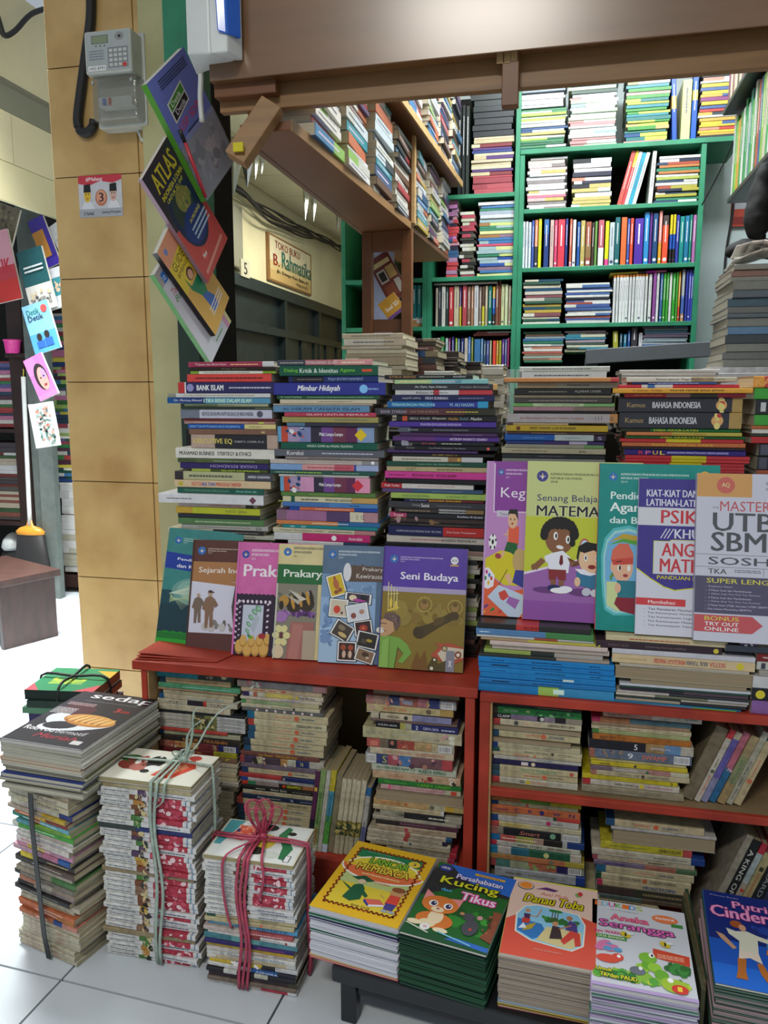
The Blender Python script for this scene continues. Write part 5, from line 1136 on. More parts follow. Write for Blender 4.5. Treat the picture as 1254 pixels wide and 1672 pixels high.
a.ell(.5,.62,.46,.22,'f4f4e8',30,10,170).ell(.5,.62,.44,.2,'e4d038',30,10,170).ell(.5,.66,.5,.19,'f0f0e8',30,180,360).ell(.5,.66,.48,.17,'e07040',30,180,360).rect(.06,.64,.94,.68,'e4c038')
a.text('LANCAR',.3,.72,.76,.81,'8cc030',bold=True,out=('1c4c20',.0018)).text('MEMBACA',.2,.6,.82,.69,'e8d040',bold=True,out=('5c3010',.0018)); a.ell(.8,.83,.07,.045,'e8c840',16).text('3',.78,.81,.82,.85,'543',bold=True).greek(.3,.54,.75,.57,'f0e0a0')
a.text('Jilid Bacaan',.2,.86,.5,.88,'8cc0a0',bold=True)
a.poly([(.22,.48),(.36,.53),(.5,.48),(.37,.44)],'1c5438').poly([(.26,.2),(.3,.38),(.38,.42),(.44,.36),(.46,.22),(.36,.17)],'1c5c3c').ell(.36,.44,.05,.035,'d8c0a0',10).poly([(.14,.4),(.28,.34),(.3,.3),(.2,.36)],'1c5c3c').poly([(.44,.34),(.52,.28),(.5,.25),(.42,.3)],'1c5c3c')
a.poly([(.5,.24),(.66,.27),(.74,.22),(.58,.18)],'d86858').poly([(.5,.24),(.58,.18),(.58,.155),(.5,.21)],'2c3c94').poly([(.58,.18),(.74,.22),(.74,.195),(.58,.155)],'e8e8f0').greek(.5,.46,.68,.48,'c8743c',2)
a.ell(.8,.4,.08,.06,'c89868',14).ell(.8,.44,.08,.035,'8c5030',12).poly([(.74,.36),(.86,.36),(.87,.24),(.73,.24)],'d84438').poly([(.74,.25),(.86,.25),(.85,.17),(.75,.17)],'44408c').ell(.77,.15,.04,.016,'9ca8b4',8).ell(.85,.15,.04,.016,'9ca8b4',8).line([(.7,.3),(.64,.33)],.002,'c89868')
a.text('Anak Ceria',.4,.125,.62,.145,'543',bold=True); a.line(wavy('c',0),.0030,'b8502c'); a.build('cover_print', o, T)
def b2(k, n): return (('28503c','486858'),('3c6c50','304c40'),('1c3c30','5c7c6c'))[(k*5+k//3)%3]
o, a, T = tstack(((706,1402),(826,1433),(798,1558),(652,1520)), .2, '1c6c30', 'green story book with an orange kitten and a mouse, second stack on the table', None, b2, Tn=.0026, spine='242830', where='kitten and mouse story book')
a.rect(0,0,1,1,'1c6428').poly([(0,.5),(0,.9),(.2,1),(1,1),(1,.7),(.4,.7)],'24282c').poly([(.15,1),(1,1),(1,.74),(.5,.8),(.3,.9)],'2468c8').mottle(0,.12,1,.5,['2c8830','145424','3c9c38','1c7028'],30,.12)
a.poly([(0,0),(1,0),(1,.06),(0,.1)],'14502c').poly([(.5,.05),(1,.02),(1,.07),(.6,.09)],'2c6cc8').ell(.12,.93,.09,.05,'2c3c8c',14).text('CIKAL',.06,.915,.18,.945,'e8e8f0',bold=True).rect(.5,.92,.88,.95,'d8a838').greek(.55,.925,.83,.945,'843')
a.text('Persahabatan',.3,.82,.88,.885,'e0e8f8',bold=True,out=('5c3c9c',.0013)).text('Kucing',.14,.68,.86,.81,'d8d828',bold=True,out=('203010',.002)).text('dan',.2,.61,.33,.65,'58b8f0',bold=True).text('Tikus',.46,.55,.88,.655,'f8e8f4',bold=True,out=('d83c94',.0022))
a.ell(.3,.22,.22,.1,'d87830',18).ell(.24,.17,.1,.05,'e8d8b0',12).ell(.3,.26,.09,.09,'ecd8b4',14).poly([(.05,.58),(.06,.44),(.2,.5)],'e89090').poly([(.52,.55),(.34,.52),(.5,.42)],'e89090').ell(.28,.42,.22,.11,'dc7c34',22)
for u in (.2,.38): a.ell(u,.42,.055,.04,'f4f4f4',14).ell(u+.005,.42,.035,.03,'302058',12).ell(u+.015,.43,.01,.009,'fff',8)
a.ell(.28,.355,.08,.035,'ecd8b4',12).ell(.28,.365,.02,.012,'a84850',8).ell(.1,.15,.09,.03,'ecdcb8',10).ell(.42,.12,.09,.03,'ecdcb8',10).ell(.24,.12,.06,.04,'e8e8e8',12).text('50',.22,.11,.26,.135,'c33',bold=True)
a.ell(.72,.24,.09,.1,'484c54',14).ell(.66,.36,.07,.05,'484c54',12).ell(.78,.38,.035,.028,'c89898',10).ell(.57,.38,.03,.02,'b88860',8).ell(.73,.22,.02,.016,'c84838',8).poly([(.9,.5),(1,.5),(1,.12),(.86,.16),(.93,.3)],'8c4c34').mottle(.84,.15,.98,.45,['a86448','6c3828'],12,.03)
a.line([(.02,.12),(.3,.06)],.003,'c8ccb8').line([(.4,.1),(.8,.04)],.003,'7cc0d8'); a.build('cover_print', o, T)
def b3(k, n): return {n-1:('b84850','d8c8c8'),n-2:('d8c83c','5c2c54'),n-3:('c8b43c','c8c0b0'),n-4:('5ca0d0','c8d0d8')}.get(k, (('b8ac9c','b0a498'),('c8bcac','a89c8c'),('a89c90','c0b4a8'))[k%3])
o, a, T = tstack(((830,1432),(970,1453),(968,1588),(815,1555)), .2, 'e4c0b0', 'pink and red folk tale book with a lake scene, third stack on the table', None, b3, spine='d8d840', where='folk tale book with a lake scene')
a.rect(0,0,1,1,'e4c4b4').poly([(0,0),(1,0),(1,.55),(.8,.6),(.5,.5),(.2,.55),(0,.42)],'dc5440').poly([(.0,1),(.0,.985),(1,.985),(1,1)],'d0d838')
a.ell(.16,.9,.1,.06,'2c4c44',20).ell(.16,.905,.09,.052,'e4c4b4',20).ell(.16,.905,.075,.045,'e88c30',20).poly([(.27,.87),(.4,.92),(.55,.9),(.5,.87),(.36,.88)],'5c2c6c').text('Asal Mula',.34,.8,.66,.845,'c8503c',italic=True).text('Danau Toba',.16,.68,.84,.79,'d8c820',bold=True,italic=True,out=('3c3010',.0016)).ell(.78,.88,.04,.03,'7cac58',10).ell(.8,.9,.03,.03,'c83c3c',10)
fr_ = [(.12,.28),(.1,.5),(.18,.62),(.32,.66),(.8,.62),(.88,.5),(.87,.24),(.75,.16),(.6,.17),(.3,.2)]
a.poly(fr_,'f0e8d8').poly([(u*.96+.02,v*.96+.017) for u,v in fr_],'8cc8e8').poly([(.14,.3),(.13,.45),(.4,.42),(.48,.3),(.32,.22)],'2c78c0').poly([(.36,.22),(.46,.4),(.84,.4),(.84,.26),(.74,.18),(.6,.19)],'d8c890').mottle(.3,.42,.84,.56,['3c8c3c','5ca84c','2c6c34'],18,.07)
for u in (.5,.56,.53): a.line([(u,.46),(u+.01,.6)],.0015,'5c4020').ell(u+.01,.61,.05,.018,'2c7c34',8)
a.poly([(.2,.3),(.3,.34),(.34,.42),(.28,.4),(.22,.36)],'b8a030').poly([(.15,.32),(.2,.4),(.24,.34)],'e8f0f8').poly([(.2,.46),(.26,.46),(.27,.52),(.19,.52)],'4c2c5c').ell(.23,.56,.03,.025,'c89068',10).line([(.26,.5),(.34,.5),(.38,.6)],.002,'c89068').poly([(.18,.46),(.27,.46),(.26,.4),(.18,.4)],'c83c30')
a.poly([(.5,.26),(.64,.28),(.6,.42),(.52,.42)],'3c2c30').ell(.55,.45,.035,.03,'c89068',10).poly([(.66,.4),(.8,.38),(.78,.5),(.7,.52)],'4c3c80').poly([(.62,.26),(.72,.4),(.82,.38),(.84,.24),(.78,.22),(.76,.32),(.66,.22)],'d04438').ell(.7,.55,.035,.03,'b07850',10).line([(.6,.4),(.72,.46)],.003,'b07850').greek(.35,.1,.65,.12,'e8a090',2); a.build('cover_print', o, T)
def b4(k, n): return (('c0b0d4','dcdce4'),('5c8c78','d8d8e4'),('e0dce8','d0d0e0'),('a890c0','dcdce8'))[(k*3)%4]
o, a, T = tstack(((972,1470),(1122,1492),(1142,1644),(966,1608)), .2, 'd0d4dc', 'white insect activity book with pink title and caterpillar, fourth stack on the table', None, b4, spine='c8a8d0', where='insect activity book')
a.rect(0,0,1,1,'d0d4dc')
for k,(ch,c) in enumerate(zip('EDUKIDS',('e87830','6cb8d8','c83c94','58b040','e87830','3c8ccc','a8c038'))): a.text(ch,.03+.075*k,.93,.1+.075*k,.985,c,bold=True)
a.greek(.2,.89,.5,.9,'667'); a.text('Aneka',.2,.77,.6,.84,'f07890',bold=True,out=('b83c78',.001)).text('Serangga',.08,.645,.86,.755,'ec6cc0',bold=True,out=('383040',.0016)).ell(.78,.87,.14,.05,'e87c48',14).greek(.68,.86,.88,.89,'fff',2).rect(.84,.79,.96,.83,'3c8c3c')
a.text('Ayo WARNAI',.02,.58,.36,.625,'d83c78',bold=True).rect(.04,.53,.36,.57,'3c8c34').text('DUA BAHASA',.06,.538,.34,.562,'e8e8d0',bold=True).poly([(.62,.5),(.98,.47),(.97,.36),(.62,.4)],'d0482c').greek(.66,.4,.92,.45,'f0c0a0',3)
a.mottle(.0,.06,.98,.22,['58a83c','2c7c34','8cc040','c8d83c'],40,.1).mottle(.7,.2,.98,.4,['2c6c2c','3c8c3c'],20,.09)
for u,v in ((.12,.46),(.2,.42),(.1,.42)): a.ell(u,v,.08,.035,'d878a8',10,rot=30).ell(u+.06,v-.01,.05,.025,'58a0d0',8)
a.ell(.16,.3,.12,.045,'e0503c',14).ell(.26,.33,.06,.04,'e0503c',12).ell(.27,.34,.02,.018,'fff',8)
for k in range(6): a.ell(.5+.06*k,.26-.015*k+.06*math.sin(k),.07,.05,'6cb030' if k%2 else '98cc3c',12)
a.ell(.56,.38,.09,.055,'7cbc38',14).ell(.6,.41,.03,.025,'fff',10).ell(.605,.41,.014,.014,'222',8).ell(.8,.13,.13,.07,'a8c838',14).ell(.76,.18,.03,.025,'fff',8).ell(.45,.22,.08,.045,'6c7480',12).ell(.48,.25,.02,.02,'f4f4f4',8)
for u,v in ((.35,.6),(.75,.56)): a.ell(u,v,.06,.03,'d8c030',12,rot=-30).ell(u+.05,v+.02,.04,.015,'e0e8e8',8); a.rect(u-.01,v-.02,u+.01,v+.02,'222')
a.text('Untuk',.04,.16,.2,.195,'f0e428',bold=True,out=('2c5c20',.001)).text('TK dan PAUD',.08,.1,.44,.14,'f0e428',bold=True,out=('2c5c20',.001)).ell(.84,.1,.08,.045,'d8382c',16).text('1',.82,.08,.86,.125,'f0d838',bold=True); a.rect(0,0,1,.035,'b8a0d0'); a.build('cover_print', o, T)
def b5(k, n): return (('385448','7c9488'),('547464','8c9c94'),('c8a8b0','8c9490'))[(k*5)%3]
o, a, T = tstack(((1137,1455),(1290,1477),(1330,1645),(1168,1604)), .2, '14307c', 'blue princess story book with a striding figure in white, fifth stack on the table', None, b5, spine='2c78d0', where='blue princess story book')
a.rect(0,0,1,1,'102878').rect(0,0,1,.45,'1458c0').rect(0,0,1,.2,'1c6cd8').mottle(.3,.5,1,.9,['182c74','20409c'],14,.12).ell(.8,.45,.2,.2,'3c7cb8',16).ell(.86,.25,.2,.22,'7cb4d8',16).text('Princess Books',.08,.945,.4,.96,'b8b0d0').text('Putri',.32,.83,.7,.91,'f0a0d0',bold=True,out=('8c2c70',.0012)).text('Cinderella',.06,.7,1.0,.83,'f0a0d0',bold=True,out=('8c2c70',.0014))
a.ell(.32,.64,.07,.04,'a85428',14).ell(.38,.61,.04,.035,'d8a080',12).poly([(.3,.56),(.42,.58),(.52,.55),(.78,.5),(.78,.46),(.52,.5),(.5,.36),(.3,.36),(.32,.46),(.22,.52),(.2,.58)],'dcdcc8').poly([(.08,.52),(.16,.5),(.28,.38),(.24,.36),(.12,.46)],'c89c7c').poly([(.3,.36),(.5,.36),(.52,.26),(.4,.3),(.28,.27)],'e8d8c8')
a.poly([(.27,.28),(.36,.28),(.33,.16),(.34,.08),(.22,.08),(.25,.16)],'b86c28').poly([(.46,.26),(.52,.26),(.6,.1),(.66,.06),(.54,.07),(.48,.16)],'b86c28').mottle(.55,.32,.88,.48,['b8643c','8c2c40','c87c4c'],16,.06).greek(.58,.04,.95,.055,'e080b0'); a.build('cover_print', o, T)
# worn dark magazines wedged between the fourth and fifth table stacks
for k in range(3):
    x = .226+.007*k; c = ('4a4a30','6c5c40','2c4c34')[k]
    o = MB().box(0, .0055, 0, .22, 0, .085-.012*k, c).build('magazine', M_OLD); o.location = (x+.0, 1.10+.03*k, ZT+.0005); o.rotation_euler = (0, 0, -.02)
    tag(o, '%s worn magazine standing on edge, %s of three between the insect and princess stacks' % (cname(c), ('first','second','third')[k]), 'magazine')
# ================================================================ TIED BUNDLES ON THE FLOOR
def bundle(x0, x1, Y, z0, ztop, D, rows, where, yaw=0, jx=.006, kind='comic book', wide=None):
    tot = sum(r[0] for r in rows); z = ztop; cx = (x0+x1)/2; L0 = x1-x0
    for i, r in enumerate(rows):
        T = (ztop-z0)*r[0]/tot; z -= T; L = L0*(r[3] if len(r) > 3 else 1)
        Dd = D*(r[4] if len(r) > 4 else 1)
        o = flatbook(L, T-.0003, Dd, parse_bands(r[1]), (cx+random.uniform(-jx, jx), Y+random.uniform(-.003,.003), z), yaw+random.uniform(-.03,.03), r[2], kind, r[5] if len(r) > 5 else 'c8c0a8', True)
        o.location.x = cx+(o.location.x-cx)
        m = max(parse_bands(r[1]), key=lambda b: b[1])[0]
        tag(o, '%s %s, %s %s' % (cname(m), kind, (ordn(i)+' from top of ') if i else 'topmost of ', where), kind, kind+'s in '+where)
W1 = 'dcdcd8*.33,c0a080*.1,d8d8dc'
def wr(seed):
    r = random.Random(seed); c = r.choice(['b8843c','7c4c34','c8a040','543c5c','4c7c3c','8c6c54'])
    b = 'dcdcd8*.35,%s*.1,ccc*.05,e0dcdc*.05,b83a4c*.36,dcdcdc*.04,3c78a8*.01,ddd' % c if r.random() < .72 else 'dcdcd8*.4,%s*.08,ddd' % c
    return [1, b, ['~@.04:.31:556:.35','#@.4:.5:222+cb8+%s:.6' % c] + (['#@.55:.9:b8324c+c84c60+e8c8cc:.5'] if 'b83a4c' in b else ['~@.6:.9:446:.4'])]
rows = [[1.1,'a8986c*.2,b8ac88',[],1.03,1.04],]+[wr(k) for k in range(34)]
for k in (17, 29): rows[k] = [1.0,'9c8c6c',[],1.0,1.0]
rows[8] = [1.0,'3c4444*.4,2c3870',[],1.0,1.0]
BY2 = 1.19
b2x0, b2x1 = PY(168, 1400, BY2).x, PY(318, 1400, BY2).x
ZB2 = .352
bundle(b2x0, b2x1, BY2, .0012, ZB2, .112, rows, 'the green-tied comic bundle on the floor')
def topcover(x0, x1, Y, z, D, seed, label, paint):
    q = [Vector((x0,Y+D,z)), Vector((x1,Y+D,z)), Vector((x1,Y,z)), Vector((x0,Y,z))]
    o, W, H = coverbook([v+Vector((0,0,.0092)) for v in q], .009, 'e4e0cc', 'comic_book', pages='b0a47c'); tag(o, label, 'comic book')
    a = Art(W, H); paint(a); a.build('cover_print', o, .009)
def p1(a):      # plain stand-in art: title-like strokes and blots in the cover's colours
    a.rect(.02,.02,.98,.98,'e6e4d4').poly([(.5,.2),(.72,.14),(.88,.55),(.8,.8),(.66,.7),(.56,.45)],'d84c34').poly([(.56,.28),(.68,.24),(.8,.55),(.74,.66)],'e89068')
    a.ell(.2,.5,.15,.2,'8c3c30',14).ell(.14,.66,.12,.12,'3c6c34',12).ell(.3,.42,.1,.14,'b86c60',12).ell(.42,.62,.1,.2,'20201c',12).ell(.45,.4,.08,.1,'f0f0ec',12).ell(.4,.3,.05,.06,'20201c',10).ell(.78,.86,.07,.08,'c83c30',12).mottle(.1,.2,.5,.9,['2c2c24','f0f0e8','a84c3c'],14,.05)
topcover(b2x0, b2x1, BY2-.003, ZB2+.0004, .118, 1, 'off-white comic with red and green cover art lying on top of the green-tied bundle', p1)
ZTB2 = ZB2+.0105
# third bundle
BY3 = 1.165; b3x0, b3x1 = PY(336, 1500, BY3).x, PY(481, 1500, BY3).x; ZB3 = .243
LS = [[1,'24584c*.1,c4b890*.9',['~@.6:.8:553:.5']],[1.1,'c4b890',['~@.5:.85:b86:.4','O@.62:.66:c64']],[1.1,'5890b4*.35,88b8d0*.2,5ca0d0',['*TOKYO MIMPI@.05:.3:9cd:.5','*DETEKTIF@.55:.9:246:.5']],[1,'c8b8b0*.5,b8585c',['~@.5:.9:ecc:.4']],[.9,'d8d4cc*.4,8c3c3c*.2,ddd',['~@.6:.85:987:.4','O@.87:.91:a33']],
 [1.4,'48808c*.3,6ca8a8*.3,58909c',[],1.05,1.05],[1.1,'34286c',['~@.6:.9:a38:.4']],[1.0,'c8a838*.3,d8c040*.1,c8a030',['~@.3:.6:986:.4']],[1.0,'d0c8c0',['*ROMANSA@.35:.7:a86:.5','*~@.75:.9:867:.4']],[1.1,'dcdcd4',['*Minako KAWAI@.55:.88:68a:.5','*G. Melati@.15:.4:778:.5']],[1,'dcd8cc*.1,c8b898*.8,ccc',['*Dream Diary@.2:.5:b98:.5']],
 [1,'d8b840*.3,28282c*.15,d8b840*.15,28282c*.15,ccc',['#@.2:.7:222+eee:.5']],[1,'e0e0dc*.5,2c5ca0*.3,223',['*ASIHARA@.55:.8:cde:.5']],[1,'28282c*.2,d8d8d0*.15,28282c*.2,ccb*.15,28282c',[]],[1.2,'3c3038*.9,443',[]],[1,'7c6c60',[],1.0,.9],[1.1,'d8d4d0*.3,c8b8b0*.3,c04050*.3,ddd',['*Karakter@.3:.5:876:.5']]]
rows = [wr(100+k) for k in range(13)]+LS
bundle(b3x0, b3x1, BY3, .0012, ZB3, .112, rows, 'the pink-tied comic bundle on the floor', jx=.004)
def p2(a):
    a.rect(.02,.02,.98,.98,'e4e8e4').poly([(.02,.3),(.02,.98),(.2,.98),(.14,.6),(.1,.3)],'4ca0a8').poly([(.12,.5),(.2,.85),(.44,.9),(.5,.7),(.3,.45)],'d85840').mottle(.15,.55,.48,.88,['342c68','e89070','b83c2c'],16,.05)
    a.ell(.52,.88,.1,.09,'20201c',12).ell(.56,.5,.12,.2,'d8c048',12).ell(.52,.25,.1,.1,'20281c',12).poly([(.66,.7),(.72,.95),(.78,.9),(.76,.7),(.9,.4),(.86,.1),(.8,.12),(.78,.4)],'2c7c4c').ell(.66,.6,.06,.06,'20201c',10).ell(.8,.78,.05,.05,'20201c',10).ell(.7,.2,.1,.08,'d0d8cc',10)
    a.rect(.86,.06,.93,.22,'445').rect(.87,.07,.92,.21,'eee')
topcover(b3x0, b3x1, BY3-.002, ZB3+.0004, .118, 2, 'white comic with green and red cover art lying on top of the pink-tied bundle', p2)
ZTB3 = ZB3+.0105
# raffia ropes: strand round the bundle and a tied bow
def wind(x, Yf, Yb, z1, r, name, m, root, wob=.004, n=14, r2=None):
    pts = []
    for k in range(n+1): t = k/n; pts.append((x+wob*math.sin(9*t+x*40), Yf-.0035-.001*math.sin(5*t), .006+(z1-.004)*t))
    for k in range(1, 6): t = k/5; pts.append((x+wob*.5*math.sin(4*t), Yf+(Yb-Yf)*t, z1+.0035))
    for k in range(1, n): t = k/n; pts.append((x+wob*math.sin(7*t), Yb+.004, z1-(z1-.006)*t))
    o = MB().tube(pts, r, n=6, flat=.45).build(name, m, root, smooth=True); return o
def side_wind(x0, x1, Yc, z1, r, name, m, root):
    pts = [(x1+.007, Yc-.002, .006)]+[(x1+.0075+.001*math.sin(k), Yc+.002*math.sin(k*1.3), z1*k/8) for k in range(1, 8)]+[(x1+.006, Yc, z1+.003)]+[(x1+(x0-x1)*k/6, Yc+.003*math.sin(k), z1+.004) for k in range(1, 6)]+[(x0-.006, Yc, z1+.003)]+[(x0-.0075, Yc, z1*(1-k/8)) for k in range(1, 8)]+[(x0-.007, Yc, .006)]
    return MB().tube(pts, r, n=6, flat=.45).build(name, m, root, smooth=True)
def bow(cx, cy, cz, s, up, m, root, seed, n=4):
    r = random.Random(seed)
    for k in range(n):
        a = r.uniform(0, 6.28); pts = []
        for i in range(13):
            t = i/12; u = math.sin(math.pi*t); pts.append((cx+s*u*math.cos(a)*.55*(1 if k % 2 else -1)+s*.25*math.sin(2*math.pi*t), cy+s*.3*u*math.sin(a)+.1*s*math.sin(2*math.pi*t), cz+up*u))
        MB().tube(pts, .0022, n=6, flat=.4).build('loop', m, root, smooth=True)
    MB().tube([(cx-.006, cy, cz), (cx, cy, cz+.004), (cx+.006, cy, cz)], [.004, .0075, .004], n=8).build('knot', m, root, smooth=True)
rg = empty('rope', (0,0,0)); tag(rg, 'pale green raffia rope tied round the tall white comic bundle', 'rope')
xg = PY(262, 1450, BY2).x
wind(xg-.006, BY2-.004, BY2+.118, ZTB2, .0036, 'strand', M_STRG, rg); wind(xg+.004, BY2-.005, BY2+.118, ZTB2, .0032, 'strand', M_STRG, rg, wob=.006)
side_wind(b2x0, b2x1, BY2+.07, ZTB2, .0036, 'strand', M_STRG, rg)
kx, ky = xg+.02, BY2+.07
bow(kx, ky, ZTB2+.006, .03, .02, M_STRG, rg, 3, 3)
for k, (dx, dz, dy) in enumerate(((.03,.10,.02),(.075,.085,.10),(.02,.07,.03))):
    MB().tube([(kx, ky, ZTB2+.008)]+[(kx+dx*t+.006*math.sin(6*t+k), ky+dy*t, ZTB2+.008+dz*math.sin(1.5*t)) for t in (.2,.4,.6,.8,1)], [.003,.0026,.0026,.0024,.002,.0014], n=6, flat=.5).build('loose_end', M_STRG, rg, smooth=True)
MB().tube([(kx-.002, ky-.01, ZTB2+.008),(kx+.002, BY2-.004, ZTB2+.002),(kx-.002, BY2-.009, ZTB2-.03),(kx-.016, BY2-.009, ZTB2-.045)], .0026, n=6, flat=.5).build('loose_end', M_STRG, rg, smooth=True)
rk = empty('rope', (0,0,0)); tag(rk, 'pink raffia rope tied in a bow round the shorter comic bundle', 'rope')
xk = PY(400, 1500, BY3).x
for d, w in ((-.008,.004),(.0,.005),(.007,.004)): wind(xk+d, BY3-.004, BY3+.118, ZTB3, .0030, 'strand', M_STRP, rk, wob=w)
for d in (-.006, .003): side_wind(b3x0, b3x1, BY3+.06+d, ZTB3, .0034, 'strand', M_STRP, rk)
bow(xk+.014, BY3+.058, ZTB3+.006, .055, .065, M_STRP, rk, 8, 6); 
MB().tube([(xk+.01, BY3+.05, ZTB3+.008),(xk-.03, BY3-.002, ZTB3+.004),(xk-.036, BY3-.009, ZTB3-.04),(xk-.03, BY3-.009, ZTB3-.1),(xk-.022, BY3-.009, ZTB3-.13)], .0026, n=6, flat=.5).build('loose_end', M_STRP, rk, smooth=True)
MB().tube([(xk+.02, BY3+.05, ZTB3+.008),(xk+.035, BY3-.002, ZTB3+.004),(xk+.04, BY3-.009, ZTB3-.03),(xk+.03, BY3-.009, ZTB3-.07)], .0024, n=6, flat=.5).build('loose_end', M_STRP, rk, smooth=True)
# ---------------------------------------------------------------- first bundle with food magazines
BY1 = 1.165; y1 = math.radians(-14)
b1x0, b1x1 = -.985, -.835
LB = ['c0b8a0*.3,a8987c|~@.3:.7:765:.4','c8c0a8|*Misteri@.5:.8:643:.5','ccc4ac*.1,c4bca0|*PERI MALAM@.5:.85:543:.5','c8c4b0*.8,2c3878|~@.2:.6:87a:.4','b8a898*.6,c8a838|~@.4:.8:765:.4','c86c34*.4,d8b040*.2,8c3c34|~@.1:.5:fdb:.4','3c8c7c*.3,c85c34*.2,6cb0c0|~@.2:.8:dee:.4','5c9ca8*.3,8cbc38|~@.4:.9:364:.5','d4d4c8*.1,48a03c|~@.3:.7:cec:.4','dcd8d0|*~@.2:.9:b56:.4','dcd8d0|~@.4:.9:558:.4','dcd4d0*.3,d8d0c8|*~@.1:.5:b44:.5','cc88a0*.2,d0b838*.3,c890a8|~@.3:.6:fdc:.4','c8a0a8*.5,c87c98*.3,2c5ca0|*~@.1:.5:86a:.4','d8c038*.3,383030|~@.5:.9:cb8:.4',
 '3c3834*.5,5c4c40|~@.3:.8:ba9:.4','a8a090|~@.1:.5:554:.4','988c78*.6,4c7c44|','2c2c2c*.1,7c7468|~@.3:.7:433:.4','a86c54*.3,b8b0a0*.3,987|','2c2c2c*.3,b0a898*.3,988|~@.2:.7:654:.4','302c2c|~@.3:.8:887:.4','b8b09c|~@.2:.6:554:.4','a8a08c*.1,bcb49c|*~@.4:.9:443:.4','c87048|*~@.4:.8:ecb:.4','c4643c*.7,b87838|*~@.3:.7:dcb:.4','b86c44*.6,2c4c8c*.15,c87|~@.3:.5:edc:.4']+['c4bca4|*~@.1:.4:a77:.4/*~@.6:.75:a65:.4']*7
rows = [[random.uniform(.85,1.25), s.split('|')[0], s.split('|')[1].split('/') if s.split('|')[1] else [], random.uniform(.9,1.08) if i < 24 else 1, 1.0, 'b8ac8c'] for i, s in enumerate(LB)]
bundle(b1x0, b1x1, BY1, .0012, .335, .13, rows, 'the black-strapped stack on the floor at far left', yaw=y1, jx=.008, kind='paperback')
# magazines on it
ms = [(.0075,'b0aca0'),(.006,'6c6c58'),(.005,'a8a490'),(.007,'2c3c8c'),(.006,'4c5430'),(.006,'988c6c'),(.006,'d8d4d0'),(.006,'c88c5c'),(.006,'c8c8c4'),(.0055,'b8b8b0'),(.005,'d4d4d0'),(.005,'a8a8a0')]
z = .336; q = [PZ(*p, .43) for p in ((0,1205),(135,1225),(235,1140),(120,1125))]
tl, tr, br, bl = q[3], q[2], q[1], q[0]; ctr = (tl+tr+br+bl)/4
q0 = [tl, tr, br, bl]; tot = sum(m[0] for m in ms)
for k, (t, c) in enumerate(ms):
    t2 = t*(.43-.0075-.336)/tot*1.0; z += t2
    qq = [Vector((ctr.x+(v.x-ctr.x)*random.uniform(.99,1.0), ctr.y+(v.y-ctr.y), z)) for v in q0]; sh = Vector((random.uniform(-.006,.006), random.uniform(-.006,.006), 0)) if k < 9 else Vector((0,0,0))
    o, W, H = coverbook([v+sh for v in qq], t2-.0003, c, 'magazine', pages='c8c4b0', back=c)
    o.matrix_world = o.matrix_world @ Matrix.Rotation(random.uniform(-.02,.02), 4, 'Z'); 
    tag(o, '%s old magazine lying %s below the food magazine with the croissant cover' % (cname(c), ordn(len(ms)-1-k).replace('top','first')), 'magazine')
q1 = [Vector((v.x, v.y, z+.0075)) for v in q0]
o, W, H = coverbook(q1, .007, '202028', 'magazine', pages='d8d4cc'); tag(o, 'black food magazine with a croissant pastry on its cover, topmost of the far-left stack', 'magazine')
a = Art(W, H); a.rect(0,0,1,1,'1c1c24').rect(0,.45,.45,.98,'24222c').ell(.3,.62,.22,.12,'4c1c24',18)
a.text('sedap', .2,.84,1.02,.97,'e8e8e8',bold=True,clip=1.0).greek(.2,.805,.9,.815,'9a9aa0').rect(0,.0,1,.01,'8c8c90')
a.ell(.55,.36,.42,.1,'dce0e4',24,rot=18).ell(.28,.42,.2,.1,'dce0e4',18,rot=-30).ell(.38,.33,.2,.07,'1c1c24',14,rot=10)
a.ell(.62,.46,.33,.105,'b8782c',24,rot=-4).ell(.62,.475,.31,.09,'d89c4c',24,rot=-4)
for k in range(6): a.ell(.4+.085*k,.475-.004*k,.022,.075,'8c5420',12,rot=-32).ell(.425+.085*k,.485-.004*k,.024,.07,'e8bc74',12,rot=-32)
a.greek(.06,.7,.42,.76,'c8a8a8',3).greek(.02,.52,.3,.64,'d8d8d8',6).text('Roti-roti',.05,.2,.42,.27,'e8e8e8',bold=True).text('bermotif',.45,.2,.82,.26,'d8d8d8').text('Meriah',.28,.1,.8,.17,'b82c3c',italic=True).text('3',.72,.66,.78,.73,'d83c3c',bold=True).greek(.8,.66,.92,.7,'c33',2).rect(.78,.06,.9,.12,'ccc'); a.build('cover_print', o, .007)
st = empty('strap', (0,0,0)); tag(st, 'black plastic strap running down the front of the far-left book stack', 'strap')
R1 = Matrix.Rotation(y1, 3, 'Z'); cx1 = (b1x0+b1x1)/2
pts = [Vector((cx1, BY1, 0))+R1@Vector((x, yy, 0))+Vector((0,0,zz)) for x, yy, zz in ((-.005,-.012,.33),(-.004,-.014,.27),(-.001,-.014,.2),(.002,-.013,.12),(.006,-.013,.05),(.012,-.011,.004))]
m = MB()
for p, q_ in zip(pts, pts[1:]): m.beam(p, q_, .012, .0015, up=tuple(R1@Vector((0,-1,0))))
m.build('strap_band', M_STRB, st)
